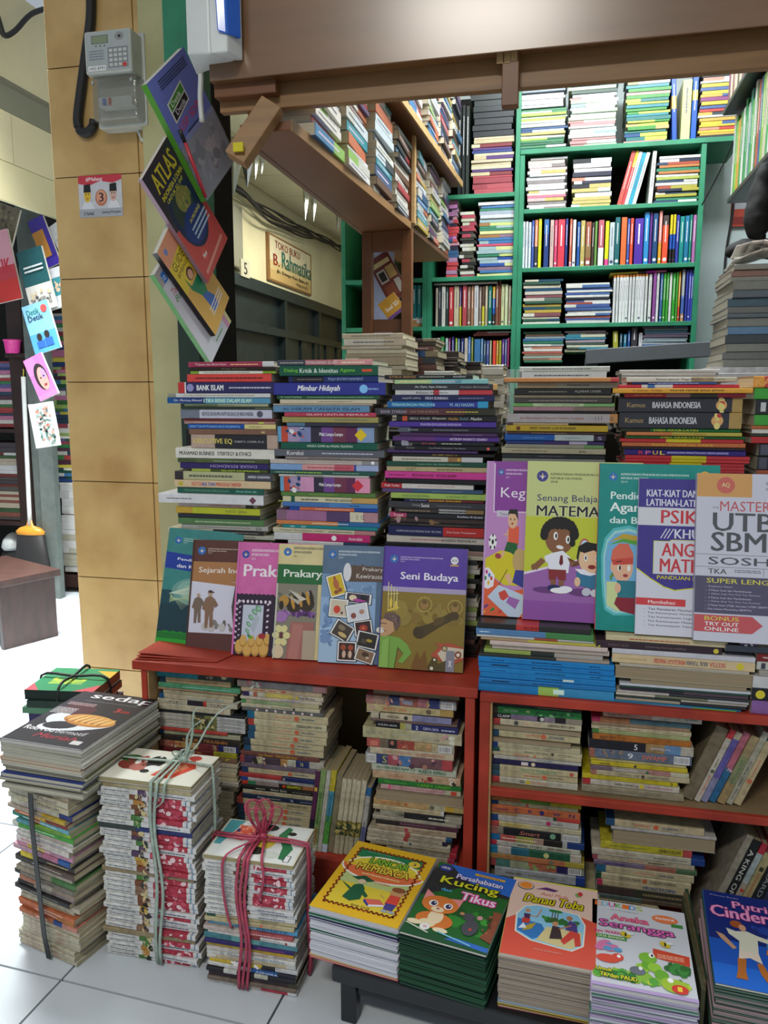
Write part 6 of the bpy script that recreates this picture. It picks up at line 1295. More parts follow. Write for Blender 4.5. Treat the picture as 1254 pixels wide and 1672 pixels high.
# ---------------------------------------------------------------- green school books tied behind it
ZK = .36
qk = [PZ(*p, .43) for p in ((95,1088),(195,1092),(152,1130),(42,1122))]
cols = [('2c8c50','d4c088','142820'),('243028','c8b890','283c34'),('3c6c4c','c8c0a8','5c8c6c'),('28284c','c8c0b0','342c5c'),('6c3c34','c8b8a0','a86c48'),('8c8474','b8b0a0','888'),('54504c','c8c0b0','665'),('a8a090','b8b0a0','998')]
z = .43
for k, (c, pgc, sp) in enumerate(cols):
    t = (.022,.016,.014,.02,.014,.016,.02,.02)[k]
    sh = Vector((random.uniform(-.006,.006) if k else 0, random.uniform(-.006,.006) if k else 0, z-.43))
    o, W, H = coverbook([qk[3]+sh, qk[0]+sh, qk[1]+sh, qk[2]+sh], t-.0004, c, 'schoolbook', pages='9c7c5c', spine=sp); z -= t
    nm = ['green schoolbook with yellow lettering and red corners on top of the tied pile behind the food magazines'][0] if k == 0 else '%s schoolbook, %s from top of the tied pile behind the food magazines' % (cname(c), ordn(k))
    tag(o, nm, 'book')
    a = Art(W, H) if k == 0 else None
    if a: a.rect(.0,.0,1,1,'1c8450').poly([(0,0),(.3,0),(0,.3)],'c85058').poly([(0,1),(.3,1),(0,.8)],'c85058').poly([(.6,0),(.9,0),(.9,.3)],'d8a838').text('PAKET',.3,.3,.55,.8,'c8d838',bold=True,rot=0).build('cover_print', o, t-.0004)
zb = z
b = MB().box(-.1,.1,-.08,.08,0,zb-.001).build('paper_bundle', M_OLD); c4 = sum((v for v in qk), Vector())/4; b.location = (c4.x, c4.y, 0.0005); b.scale = (.55,.55,1); tag(b, 'brown wrapped block of papers carrying the tied schoolbook pile', 'paper bundle')
rr_ = empty('rope', (0,0,0)); tag(rr_, 'black twine crossing over the green schoolbook pile', 'rope')
mid = lambda a_, b_: (a_+b_)/2
ln = [mid(qk[0],qk[3]), c4, mid(qk[1],qk[2])]; MB().tube([ln[0]+Vector((-.003,0,-.08)), ln[0]+Vector((-.003,0,.002)), c4+Vector((0,0,.005)), ln[2]+Vector((.003,0,.002)), ln[2]+Vector((.003,0,-.09))], .003, n=6).build('strand', M_STRB, rr_, smooth=True)
ln = [mid(qk[0],qk[1]), c4, mid(qk[3],qk[2])]; MB().tube([ln[0]+Vector((0,.003,-.08)), ln[0]+Vector((0,.002,.003)), c4+Vector((0,0,.006)), ln[2]+Vector((0,-.003,.002)), ln[2]+Vector((0,-.004,-.10))], .003, n=6).build('strand', M_STRB, rr_, smooth=True)
# ================================================================ THINGS ON THE COLUMN
mt = empty('electricity_meter', (-1.14, 2.0, 1.7)); tag(mt, 'grey electricity meter with clear lower cover screwed to the beige tiled column', 'electricity meter')
YM = 1.90
pa, pb = PY(136, 52, YM), PY(213, 52, YM); zt = pa.z; zm = PY(141, 125, YM).z; zb = PY(141, 196, YM).z; x0, x1 = pa.x, pb.x
bevel(sub(MB().box(x0, x1, YM, 1.997, zm+.004, zt), 'body', M_PLAST, mt), .006, 3)
bevel(sub(MB().box(x0+.006, x1+.004, YM+.012, 1.997, zb, zm+.003), 'terminal_cover', M_METERC, mt), .008, 3)
bevel(sub(MB().box(x0-.002, x1+.008, YM+.05, 1.9975, zb-.006, zt+.008), 'back_plate', M_PLAST, mt), .004)
w_, h_ = x1-x0, zt-zm-.004
a = Art(w_, h_); a.rect(.04,.06,.96,.95,'b4bab8').rect(.16,.68,.52,.88,'6c7868').rect(.18,.7,.5,.86,'8c9878').ell(.76,.82,.1,.1,'9a9c98',16).ell(.76,.82,.035,.035,'2c3034',12).rect(.5,.1,.93,.58,'8c9090')
for i in range(4):
    for j in range(4): a.rect(.53+.1*i,.14+.11*j,.6+.1*i,.21+.11*j,'d0d0cc')
a.ell(.85,.16,.05,.05,'d83c34',10).rect(.07,.06,.45,.18,'f0f0ec').text('1422 8791',.1,.09,.42,.15,'222',bold=True).greek(.1,.3,.42,.55,'7c8890',4)
for k in range(3): a.ell(.26+.09*k,.63,.015,.02,'333',8)
o = a.build('display_panel', None, 0); o.parent = mt; o.matrix_local = Matrix.Translation(Vector((x0, YM-.0006, zm+.004))-Vector(mt.location)) @ Matrix.Rotation(math.pi/2, 4, 'X')
bevel(sub(MB().box(x0+.02, x1-.016, YM+.02, YM+.06, zb+.035, zb+.058), 'circuit_breaker', M_WPLAST, mt), .002)
sub(MB().box(x0+.034, x0+.042, YM+.016, YM+.0198, zb+.038, zb+.054), 'breaker_switch', M_BLUEP, mt)
sub(MB().box(x0+.05, x0+.056, YM+.016, YM+.0198, zb+.038, zb+.054), 'breaker_mark', mat('red_plastic', 'c8302c', rough=.4), mt)
for x in (x0+.012, x1-.01): o = sub(MB().lathe([(.004,0),(.004,.003)], 12), 'screw', M_ALU, mt); o.matrix_parent_inverse = Matrix(); o.matrix_local = Matrix.Translation(Vector((x, YM+.0118, zm-.012))-Vector(mt.location)) @ Matrix.Rotation(math.pi/2, 4, 'X')
c = [PY(*p, 1.985) for p in ((148,-20),(148,30),(140,90),(132,150),(127,195),(132,214),(144,216),(152,206),(154,196))]
tag(MB().tube(c, .0125, n=10).build('conduit', M_RUBBER, smooth=True), 'thick black corrugated cable looping down beside the electricity meter', 'cable')
c = [PY(*p, 1.985) for p in ((222,200),(226,215),(232,228),(243,234),(250,240))]
tag(MB().tube(c, .004, n=8).build('conduit', M_WPLAST, smooth=True), 'thin white cable leaving the bottom right of the electricity meter', 'cable')
# election sticker
w_ = PY(202,290,1.997).x-PY(131,290,1.997).x; h_ = PY(131,288,1.997).z-PY(131,356,1.997).z
m = MB().box(0,w_,-.0006,0,0,h_,'d8d8dc').build('sticker', M_PRINT); p = PY(131,356,1.9975); m.location = p; tag(m, 'small campaign sticker with two men in black caps on the tiled column', 'sticker')
a = Art(w_, h_); a.poly([(0,.82),(0,1),(1,1),(1,.88),(.8,.8),(.5,.86),(.25,.76)],'d03848').rect(0,0,1,.2,'b4b4bc').text('#Malang',.18,.84,.56,.96,'f8e8e8',bold=True).text('H. Nurhadi',.1,.05,.33,.14,'222',bold=True).text('Gerbong EVA Jemarsa',.52,.06,.95,.14,'222',bold=True).ell(.52,.46,.14,.2,'c87858',18).ell(.52,.48,.11,.16,'e0a080',18).text('3',.47,.36,.57,.58,'401820',bold=True)
for u, c_ in ((.2,'e8c030'),(.8,'e0b8a8')):
    a.poly([(u-.14,.2),(u-.1,.34),(u-.04,.4),(u+.04,.4),(u+.1,.34),(u+.15,.2)],'e8e8ec').ell(u,.53,.08,.17,c_,16).poly([(u-.085,.6),(u-.075,.78),(u+.075,.8),(u+.085,.6)],'181818').ell(u-.03,.56,.014,.02,'333',8).ell(u+.03,.56,.014,.02,'333',8).ell(u,.45,.03,.014,'a84848',8)
o = a.build('sticker_print', m, 0); o.rotation_euler = (math.pi/2, 0, 0); o.location = (0, -.0007, 0)
# white breaker box with blue flap
YB_ = 1.49
bx = empty('breaker_box', (-.78,YB_,1.7)); tag(bx, 'white breaker box with a blue flap on the green post at the top', 'breaker box')
za = PY(310, 88, YB_).z; xa, xb = PY(306,88,YB_).x, PY(345,92,YB_).x
bevel(sub(MB().hexa([(xa-.03,YB_+.10,za),(xa,YB_,za),(xb,YB_-.005,za-.006),(xb+.03,YB_+.049,za)]+[(xa-.03,YB_+.10,za+.22),(xa,YB_,za+.22),(xb,YB_-.005,za+.22),(xb+.03,YB_+.049,za+.22)]), 'housing', M_WPLAST, bx), .004, 2)
bevel(sub(MB().hexa([(xb+.001,YB_-.006,za-.006),(xb+.034,YB_-.002,za-.004),(xb+.045,YB_+.047,za-.002),(xb+.0305,YB_+.049,za)]+[(xb+.001,YB_-.006,za+.22),(xb+.036,YB_-.002,za+.22),(xb+.045,YB_+.047,za+.22),(xb+.0305,YB_+.049,za+.22)]), 'front_lid', M_WPLAST, bx), .003, 2)
bevel(sub(MB().hexa([(xb+.018,YB_-.012,za+.03),(xb+.036,YB_-.006,za+.025),(xb+.05,YB_+.03,za+.03),(xb+.04,YB_+.03,za+.03)]+[(xb+.012,YB_-.012,za+.17),(xb+.034,YB_-.008,za+.14),(xb+.05,YB_+.03,za+.14),(xb+.04,YB_+.03,za+.17)]), 'blue_flap', M_BLUEP, bx), .003, 2)
c = [PY(*p, 1.66) for p in ((327,86),(325,110),(328,125),(327,160),(330,200))]
tag(MB().tube(c, .006, n=8).build('conduit', M_WPLAST, smooth=True), 'white conduit pipe coming down from the breaker box', 'pipe')
# ================================================================ BOOKS HANGING ON THE POST
az, tl_ = math.radians(82), math.radians(8); NH = Vector((math.cos(tl_)*math.sin(az), -math.cos(tl_)*math.cos(az), math.sin(tl_)))
def hang(px, off, T, col, label, spine=None, name='hanging_book'):
    pt = Vector((-.86+off, 1.6, 1.5)); q = [PN(*p, pt, NH) for p in px]
    o, W, H = coverbook([q[0], q[1], q[2], q[3]], T, col, name, spine=spine); tag(o, label, 'book'); return o, Art(W, H), T
# order of corners: top-left (spine top), top-right, bottom-right, bottom-left (spine bottom)
o, a, T = hang(((247,145),(298,78),(392,262),(337,328)), .03, .014, '7c8ce0', 'blue exam practice book wrapped in plastic, highest of the books hanging on the post', '58a030')
a.rect(0,0,1,1,'7888dc').rect(0,.0,1,.45,'8c90a8').mottle(.0,.05,1,.45,['9c94b0','5c6484','a8a8c0','c8c0c8'],50,.1).poly([(.16,.62),(.62,.68),(.62,.84),(.16,.78)],'f0f4f0').poly([(.19,.71),(.6,.76),(.6,.825),(.19,.77)],'4c9c38').poly([(.19,.635),(.6,.69),(.6,.75),(.19,.7)],'20242c').text('Detik',.24,.73,.52,.77,'f4f8f0',bold=True,rot=6).text('Detik',.26,.66,.54,.7,'f0f0f0',bold=True,rot=6).text('USP SD/MI',.2,.54,.86,.6,'e84c78',bold=True,rot=4).greek(.3,.5,.8,.52,'334').greek(.2,.88,.9,.96,'345',4)
a.build('cover_print', o, T); MB().box(0,a.W,0,a.H*.5,T+.003,T+.0034).build('plastic_sleeve', M_FILM, o)
pe = [PN(*p, Vector((-.81,1.6,1.5)), NH) for p in ((293,212),(302,232),(336,322))]
pn = empty('pencil', pe[0]); tag(pn, 'red and black pen tucked along the spine of the highest hanging book', 'pen'); o = MB().tube([v-pe[0] for v in pe[1:]], .004, n=8).build('barrel', mat('red_pen', 'c83444', rough=.3), pn, True); MB().tube([v-pe[0] for v in pe[:2]], .0045, n=8).build('cap', M_BLACK, pn, True)
o, a, T = hang(((250,262),(278,214),(381,368),(340,462)), .012, .010, 'c84c48', 'atlas with a globe on a red and black cover, second of the books hanging on the post', 'a88898')
a.rect(0,.5,1,1,'34343c').rect(0,0,1,.5,'d0504c').ell(.5,.5,.42,.3,'1c3054',28).ell(.45,.55,.3,.16,'30443c',18).ell(.55,.6,.2,.1,'8c8c48',14).mottle(.3,.5,.8,.66,['7c8c4c','a89c5c','4c6c4c'],16,.06).ell(.5,.38,.34,.14,'1c3c80',20).text('ATLAS',.14,.8,.86,.95,'d8c838',bold=True).text('INDONESIA & DUNIA',.14,.735,.9,.775,'e8e030',bold=True).text('UNTUK SD SMP',.2,.69,.8,.72,'d8d838',bold=True).text('34 PROVINSI',.4,.42,.8,.45,'e8e038',bold=True).greek(.35,.28,.9,.4,'c8e0f0',3)
for k in range(10): t = math.radians(36*k); a.poly([(.3+.1*math.cos(t),.16+.07*math.sin(t)),(.3+.04*math.cos(t+.3),.16+.03*math.sin(t+.3)),(.3+.04*math.cos(t-.3),.16+.03*math.sin(t-.3))],'e86858')
a.text('New',.24,.14,.36,.18,'fff',bold=True).poly([(.1,.04),(.9,.07),(.9,.1),(.1,.07)],'e8a090').build('cover_print', o, T)
o, a, T = hang(((266,380),(288,344),(379,462),(352,548)), -.004, .012, 'dcb04c', 'orange and yellow guide book with a figure in green, third of the books hanging on the post', '201c1c')
a.rect(0,0,1,1,'e0b458').rect(0,.78,1,1,'e8a07c').poly([(0,.5),(1,.6),(1,.85),(0,.8)],'e4cc38').text('GUIDE',.1,.72,.6,.8,'3c3018').text('BIMBINGAN',.1,.66,.7,.7,'3c3018').ell(.42,.58,.13,.06,'5c3c2c',16).ell(.42,.57,.09,.045,'e0b090',14).poly([(.2,.62),(.26,.5),(.4,.5),(.6,.5),(.64,.4),(.56,.3),(.36,.34),(.2,.48)],'1c8458').poly([(.36,.34),(.56,.3),(.66,.2),(.6,.1),(.4,.12)],'3c6cc0').greek(.3,.1,.9,.2,'f0f0f4',3).ell(.2,.92,.06,.03,'7c8cc8',12); a.build('cover_print', o, T)
o, a, T = hang(((258,440),(290,385),(384,512),(345,594)), -.02, .012, 'd8dce0', 'white language practice book with green spine, lowest of the books hanging on the post', '4c9c38')
a.rect(0,0,1,1,'d4d8e0').rect(0,.86,1,1,'b0a8a8').rect(.1,.86,.22,.95,'2c78c8').text('12',.13,.88,.19,.92,'fff',bold=True).text('Tantih',.12,.72,.42,.78,'d05c54',italic=True).text('Basa Jawa',.1,.64,.8,.71,'4c9444',italic=True).rect(.3,.36,.62,.6,'6c80b8').ell(.5,.46,.14,.07,'20242c',12).rect(.34,.24,.5,.35,'9cc0dc').rect(.64,.3,.96,.52,'403430').rect(.6,.14,.8,.28,'c8ccc8').mottle(.62,.15,.78,.26,['242824'],10,.05).rect(.82,.0,1,.28,'e0a0c8').poly([(.9,.3),(1,.34),(1,.0),(.93,0)],'dce0a0').ell(.94,.26,.05,.03,'2c6cb0',12).greek(.4,.05,.7,.08,'4a4'); a.build('cover_print', o, T)
# ================================================================ CORRIDOR WALL SIGN, CABLES, FOIL PENNANTS
XW = -2.33
A_, B_, C_, D_ = PX(437,378,XW), PX(508,412,XW), PX(508,481,XW), PX(438,456,XW)
sw, sh_ = B_.y-A_.y, A_.z-D_.z
sg = MB().box(0,sw,0,sh_,-.02,0,'9a7c4c').build('shop_sign', M_BEAM2); sg.matrix_world = Matrix(((0,0,1,XW),(1,0,0,A_.y),(0,1,0,D_.z),(0,0,0,1))); tag(sg, 'framed wooden shop sign painted with red and green letters high on the cream wall', 'sign')
a = Art(sw, sh_, .0004); a.rect(.03,.04,.97,.96,'e8dcb4').rect(.03,.04,.97,.45,'dcc488').rect(.03,.04,.97,.25,'d0b070').text('TOKO BUKU',.14,.74,.7,.9,'8c2c24',bold=True).text('Rahmatika',.28,.36,.98,.72,'1c6c5c',bold=True).text('B.',.1,.36,.22,.6,'9c3428',bold=True).text('Jln. Dempo Kios Buku 67',.16,.2,.9,.29,'3c3020',bold=True).text('MALANG',.6,.09,.88,.16,'3c3020'); a.build('sign_lettering', sg, .001, M_INK)
np_ = MB().box(-.01,0,0,.16,0,.12,'c8c4a8').build('number_plate', M_PRINT); np_.location = PX(394,450,-2.26); tag(np_, 'small number 5 plate above the dark steel door', 'sign'); a = Art(.16,.12); a.text('5',.35,.15,.7,.85,'222',bold=True); o = a.build('number', np_, 0); o.matrix_local = Matrix(((0,0,1,.0006),(1,0,0,0),(0,1,0,0),(0,0,0,1)))
ec = empty('cable_tangle', (0,0,0)); tag(ec, 'tangle of thin dark wires strung along the top of the corridor wall', 'cable')
for k in range(9):
    r_ = random.Random(k+5); base = [(362,290),(385,305),(410,325),(440,352),(470,366),(500,378),(530,392),(556,405),(566,440+6*k if k < 2 else 408)]
    pts = [PX(x+r_.uniform(-4,4), y+r_.uniform(-4,5)+(8*math.sin(k) if 430 < x < 520 else 0), -2.31+.012*k) for x, y in base]; MB().tube(pts, .007, n=5).build('wire', M_RUBBER, ec, True)
for k, (x, y, wp, hp) in enumerate(((380,226,44,84),(402,222,34,76),(418,234,16,54),(428,240,16,40),(500,300,16,56),(512,308,16,50),(552,342,10,34),(566,352,12,36),(578,362,12,32))):
    p = PZ(x, y, 2.6); sc = (p-CAMP).length/1300; h = hp*sc; w_ = wp*sc/2
    o = MB(); A_ = [(-w_,0,0),(w_*.1,-.03,0),(w_,.01,0)]; t_ = (0,-.02,-h)
    o.face([A_[0],A_[1],t_],'ccc'); o.face([A_[1],A_[2],t_],'ccc'); o.face([A_[2],A_[0],t_],'ccc'); o.face(A_[::-1],'ccc'); o = o.build('foil_pennant', M_FOIL); o.location = (p.x, p.y, 2.6025); o.rotation_euler = (0,0,random.uniform(-.3,.5))
    tag(o, 'shiny silver triangular pennant, %s from the left below the corridor ceiling' % (ordn(k) if k else 'first'), 'pennant', 'silver pennants along the corridor')
# ================================================================ NEIGHBOUR STALL AT LEFT
YN = 3.62
ns = empty('stall_shelf', (-2.6,YN,0)); tag(ns, 'dark brown wooden bookshelf side at the far left of the neighbouring stall', 'shelf')
xp = PY(22,600,YN).x; xq = PY(46,600,YN).x
bevel(sub(MB().box(xp, xq, YN-.03, YN+.3, .02, PY(30,480,YN).z), 'side_panel', M_BENCH, ns), .002)
sub(MB().box(xp+.0, xq+.13, YN-.06, YN-.0301, PY(30,578,YN).z-.022, PY(30,578,YN).z), 'small_ledge', M_BENCH, ns)
for y in (700, 850): sub(MB().box(xp-.4, xp-.0005, YN-.03, YN+.3, PY(10,y,YN).z-.02, PY(10,y,YN).z), 'shelf_board', M_BENCH, ns)
pk = MB().lathe([(.034,0),(.040,.058),(.044,.06),(.044,.068),(.039,.069),(.038,.06),(.032,.004)], 24).build('pink_bucket', M_PINK, smooth=True); p = PY(26,574,YN-.02); pk.location = (PY(24,570,YN-.045).x, YN-.06, PY(30,578,YN).z+.0005); tag(pk, 'small bright pink plastic tub on the ledge of the neighbouring stall', 'tub')
pc = struct(MB().box(PY(35,500,3.5).x, PY(52,500,3.5).x, 3.5, 3.54, 0, 2.02).build('trim_7', M_POST))
pc.rotation_euler = (0,0,0)
pst = struct(MB().hexa([(PY(72,930,3.45).x,3.45,0),(PY(96,930,3.45).x,3.45,0),(PY(96,930,3.45).x,3.49,0),(PY(72,930,3.45).x,3.49,0),(PY(72,700,3.45).x-.02,3.45,2.02),(PY(92,700,3.45).x-.02,3.45,2.02),(PY(92,700,3.45).x-.02,3.49,2.02),(PY(72,700,3.45).x-.02,3.49,2.02)]).build('trim_8', M_POST))
NC = '3c7c3c 1c3c7c a83c4c dcdcd4 d8c838 24405c c87098 2c8c4c 542c3c c8c8c0 3878b0 1c5c3c e0dcd0 b83838 5c5c98 9cc058'
def genstack(x0, x1, Y, z0, z1, D, cols, where, kind='book', tmin=.010, tmax=.024, parts=False, pages='d0ccc0', jx=.006, seed=1, titles=.6, group=None):
    r = random.Random(seed); z = z0; L = []
    while z < z1-.006:
        T = min(r.uniform(tmin, tmax), z1-z); L.append((z, T)); z += T
    n = len(L)
    for i, (z, T) in enumerate(reversed(L)):
        c = r.choice(cols.split()); bd = c if r.random() < .6 else '%s*%.2f,%s' % (c, r.uniform(.2,.7), r.choice(cols.split()))
        bd = ','.join('%02x%02x%02x' % tuple(int(v*.82+.18*sum(q)/3) for v in q)+(('*'+t.split('*')[1]) if '*' in t else '') for t in bd.split(',') for q in [[int(h, 16) for h in ([t[0]*2,t[1]*2,t[2]*2] if len(t.split('*')[0]) == 3 else [t[0:2],t[2:4],t[4:6]])]]); Ln = (x1-x0)*r.uniform(.92, 1.0); light = sum(hx(c)[:3]) > 1.2; tx = ['~@.15:.8:%s:.35' % ('556' if light else 'dcd')] if r.random() < titles else []
        o = flatbook(Ln, max(.002, T-.0003), D*r.uniform(.93,1), parse_bands(bd), ((x0+x1)/2+r.uniform(-jx, jx), Y+r.uniform(0, .006), z+.0003), r.uniform(-.012,.012), tx, kind, pages, parts=parts)
        if not parts: add_pages(o, Ln, T-.0003, D*.93)
        tag(o, '%s%s %s, %s %s' % ('thick ' if T > .8*tmax+.001 else '', cname(c), kind, ('%s from top in' % ordn(i)) if i else 'topmost in', where), kind, group or (kind+'s in '+where))
def add_pages(o, L, T, D):      # page block merged into small far books is its own cheap part
    MB().box(-L/2+.001, L/2-.001, .002, D-.003, TH+.0001, T-TH-.0001, 'd4d0c4').build('page_block', M_PAGE, o)
xn0, xn1 = PY(84,700,3.62).x, PY(133,700,3.62).x
genstack(xn0-.03, xn1, 3.62, PY(110,787,3.62).z, PY(110,510,3.62).z, .2, NC, 'the neighbouring stall stack right of the metal post', seed=4, tmin=.012, tmax=.026)
genstack(xn0+.02, xn1, 3.62, PY(110,840,3.62).z+.001, PY(110,788,3.62).z, .22, 'c8c8c4 d0ccc4 bcbcb8 d4d4d0', 'the tied paper reams in the neighbouring stall', kind='paper ream', tmin=.03, tmax=.045, seed=6, titles=0)
genstack(xn0+.03, xn1, 3.60, .105, PY(110,842,3.6).z, .22, 'c8c8c4 b8b8b0 a8a490 bcbcb8', 'the lower paper bundles in the neighbouring stall', kind='paper bundle', tmin=.025, tmax=.05, seed=7, titles=0)
o = MB().box(xn0-.05, xn1+.06, 3.58, 3.85, .03, .09).build('pallet', M_BENCH); tag(o, 'low brown wooden pallet under the paper bundles in the neighbouring stall', 'pallet')
genstack(PY(-60,600,YN).x, xp-.004, YN, PY(10,698,YN).z, PY(10,590,YN).z, .2, NC, 'the far-left stall shelf, upper part', seed=12, tmin=.012, tmax=.026)
genstack(PY(-60,600,YN).x, xp-.004, YN, PY(10,849,YN).z, PY(10,722,YN).z, .2, '8c4c3c 54504c 3c5c34 b8a890 742c24 c8c8c8 443c40', 'the far-left stall shelf, lower part', seed=13, tmin=.012, tmax=.03)
for k, (x0, x1, y0, y1, c, lb) in enumerate(((-10,28,900,925,'2c2c2c','black folded cloth heaped under the far-left stall shelf'),(-8,20,880,900,'b8b8b8','pale crumpled bag under the far-left stall shelf'))):
    a0, b0 = PY(x0,y1,YN-.02), PY(x1,y0,YN-.02); m = MB().lathe([(.2,0),(.24,.2),(.2,.6),(.1,.9),(.03,1)], 12).build('cloth_heap', M_CLOTH if k == 0 else M_WPLAST, smooth=True); m.scale = ((b0.x-a0.x)*2.2, .3, b0.z-a0.z+.02); m.location = ((a0.x+b0.x)/2, YN+.06, a0.z); tag(m, lb, 'cloth' if k == 0 else 'bag')
# hanging books on the stall post (plane roughly facing us)
def hang2(px, Y, col, label, paint, T=.012, spine=None):
    q = [PY(*p, Y) for p in px]; o, W, H = coverbook(q, T, col, 'hanging_book', spine=spine); tag(o, label, 'book'); a = Art(W, H, .0002); paint(a); a.build('cover_print', o, T)
hang2(((-40,380),(14,372),(38,480),(-20,500)), 3.30, 'c84450', 'red book in plastic hanging at the far left edge of the neighbouring stall', lambda a: a.rect(0,.5,1,1,'d8a0b0').text('DETIK',.1,.4,.9,.6,'c83444',bold=True).rect(0,0,1,.3,'d03c38'))
hang2(((-40,310),(2,340),(18,405),(-30,400)), 3.34, '7c7460', 'brownish book hanging above the red one at the far left', lambda a: a.mottle(0,0,1,1,['8c8468','5c5444'],20,.1))
hang2(((24,415),(62,402),(95,500),(52,512)), 3.26, '1c5458', 'teal covered book with a photo strip hanging on the stall post', lambda a: (a.rect(0,.0,1,.42,'c8c8c0').mottle(0,.02,1,.4,['8c8c84','4c4c50','c8b898'],24,.1), a.greek(.15,.62,.9,.75,'d8e0e0',2)))
hang2(((60,350),(80,346),(103,420),(74,440)), 3.34, '3c2c98', 'purple and orange book hanging behind the stall post', lambda a: (a.rect(0,.2,.7,.75,'c88c38'), a.rect(0,0,1,.15,'4434a8')))
hang2(((86,372),(112,350),(126,412),(104,424)), 3.36, 'c8ccd0', 'pale grey magazine hanging at the top beside the tiled column', lambda a: a.mottle(0,0,1,.7,['a8b0b4','dcdce0'],14,.12))
hang2(((70,440),(112,430),(116,492),(80,508)), 3.31, 'd8dce0', 'white magazine with teal picture hanging right of the stall post', lambda a: (a.rect(.1,.3,.9,.75,'3c8c94'), a.mottle(.15,.35,.85,.7,['c87c60','e0c0a0'],8,.1)))
hang2(((30,498),(76,488),(94,562),(58,580)), 3.22, '7cb4dc', 'light blue exam book with two students hanging on the stall post', lambda a: (a.rect(0,0,1,.4,'4c94d0'), a.text('Detik',.12,.78,.6,.9,'1c6c4c',bold=True), a.text('Detik',.12,.66,.7,.77,'18202c',bold=True), a.ell(.8,.85,.12,.08,'d84c48',12), a.ell(.35,.32,.1,.08,'2c2420',10), a.ell(.65,.34,.1,.08,'2c2420',10), a.rect(.2,.1,.5,.24,'2c5ca8'), a.rect(.52,.1,.82,.26,'2c5ca8')), spine='3c78b0')
hang2(((48,585),(74,572),(98,640),(66,656)), 3.20, 'c86ca8', 'book with a painted face on a violet cover hanging on the stall post', lambda a: (a.rect(0,.6,.5,1,'e878b8'), a.ell(.55,.5,.33,.32,'2c2428',20), a.ell(.6,.45,.24,.27,'c88c80',20), a.ell(.7,.55,.12,.12,'9c80c0',12), a.ell(.5,.48,.05,.02,'222',8), a.ell(.68,.5,.05,.02,'222',8), a.ell(.62,.3,.08,.03,'8c2c34',8), a.rect(0,0,1,.12,'a87098')), spine='4c94b0')
hang2(((47,660),(84,655),(96,726),(62,732)), 3.18, 'b8c4bc', 'grey-green patterned book hanging lowest on the stall post', lambda a: (a.mottle(.2,.05,1,1,['4c6c64','8cbcb0','e8ece8','c87c6c','2c3c3c'],60,.1), a.rect(0,0,.15,1,'e0e4e0')))
# bench
A0, B0, C0, D0 = Vector((-2.075,2.90,.3)), Vector((-2.18,2.66,.3)), Vector((-2.62,2.82,.3)), Vector((-2.50,3.10,.3))
bn = empty('wooden_bench', (-2.3,2.85,0)); tag(bn, 'low brown wooden bench on the white floor at the left', 'bench')
ex_ = (A0-B0).normalized()
bevel(sub(MB().hexa([B0-Vector((0,0,.03)),A0-Vector((0,0,.03)),D0-Vector((0,0,.03)),C0-Vector((0,0,.03)),B0,A0,D0,C0]), 'bench_top', M_BENCH, bn), .003)
def slab(a_, b_, th, z0, z1, n):
    d = (b_-a_).normalized(); s = Vector((-d.y, d.x, 0))*th
    bevel(sub(MB().hexa([Vector((v.x,v.y,z0)) for v in (a_,b_,b_+s,a_+s)]+[Vector((v.x,v.y,z1)) for v in (a_,b_,b_+s,a_+s)]), n, M_BENCH, bn), .002)
w0 = (C0-B0).normalized(); slab(B0+w0*.03+ex_*.01, A0+w0*.03-ex_*.01, .022, 0, .2698, 'leg_panel'); slab(B0+w0*.36+ex_*.01, A0+w0*.36-ex_*.01, .022, 0, .2698, 'leg_panel')
m1 = (A0+B0)/2+w0*.053; m2 = (A0+B0)/2+w0*.358; slab(m1, m2, .018, .11, .14, 'stretcher'); slab(B0+w0*.054+ex_*.012, B0+w0*.358+ex_*.012, .014, .23, .2698, 'apron'); slab(A0+w0*.054-ex_*.03, A0+w0*.358-ex_*.03, .014, .23, .2698, 'apron')
# broom standing behind the bench
br_ = empty('broom', (PY(48,900,3.42).x,3.42,0)); tag(br_, 'broom with white handle, orange collar and black bristles standing upside down against the stall', 'broom')
h0, h1 = PY(49,858,3.42), PY(38,615,3.42); sub(MB().tube([h0, (h0+h1)/2, h1], .011, n=10), 'handle', M_WPLAST, br_, True)
z_ = h0.z; o = sub(MB().lathe([(.078,-.045),(.082,-.03),(.06,-.012),(.02,0),(.012,.03)], 20), 'collar', M_ORANGE, br_, True); o.scale = (1,.4,1); o.location = (h0.x, 3.42, z_)
o = sub(MB().lathe([(.105,-z_+.09),(.098,-.2),(.076,-.045)], 24), 'bristles', M_RUBBER, br_, True); o.scale = (1,.38,1); o.location = (h0.x, 3.42, z_)
for ob in br_.children: ob.matrix_parent_inverse = Matrix.Translation(-Vector(br_.location))
sub(MB().tube([h1, h1+Vector((.004,0,.03)), h1+Vector((0,0,.035))], .0025, n=6), 'hanging_loop', mat('yellow_cord','c8b83c',rough=.6), br_)
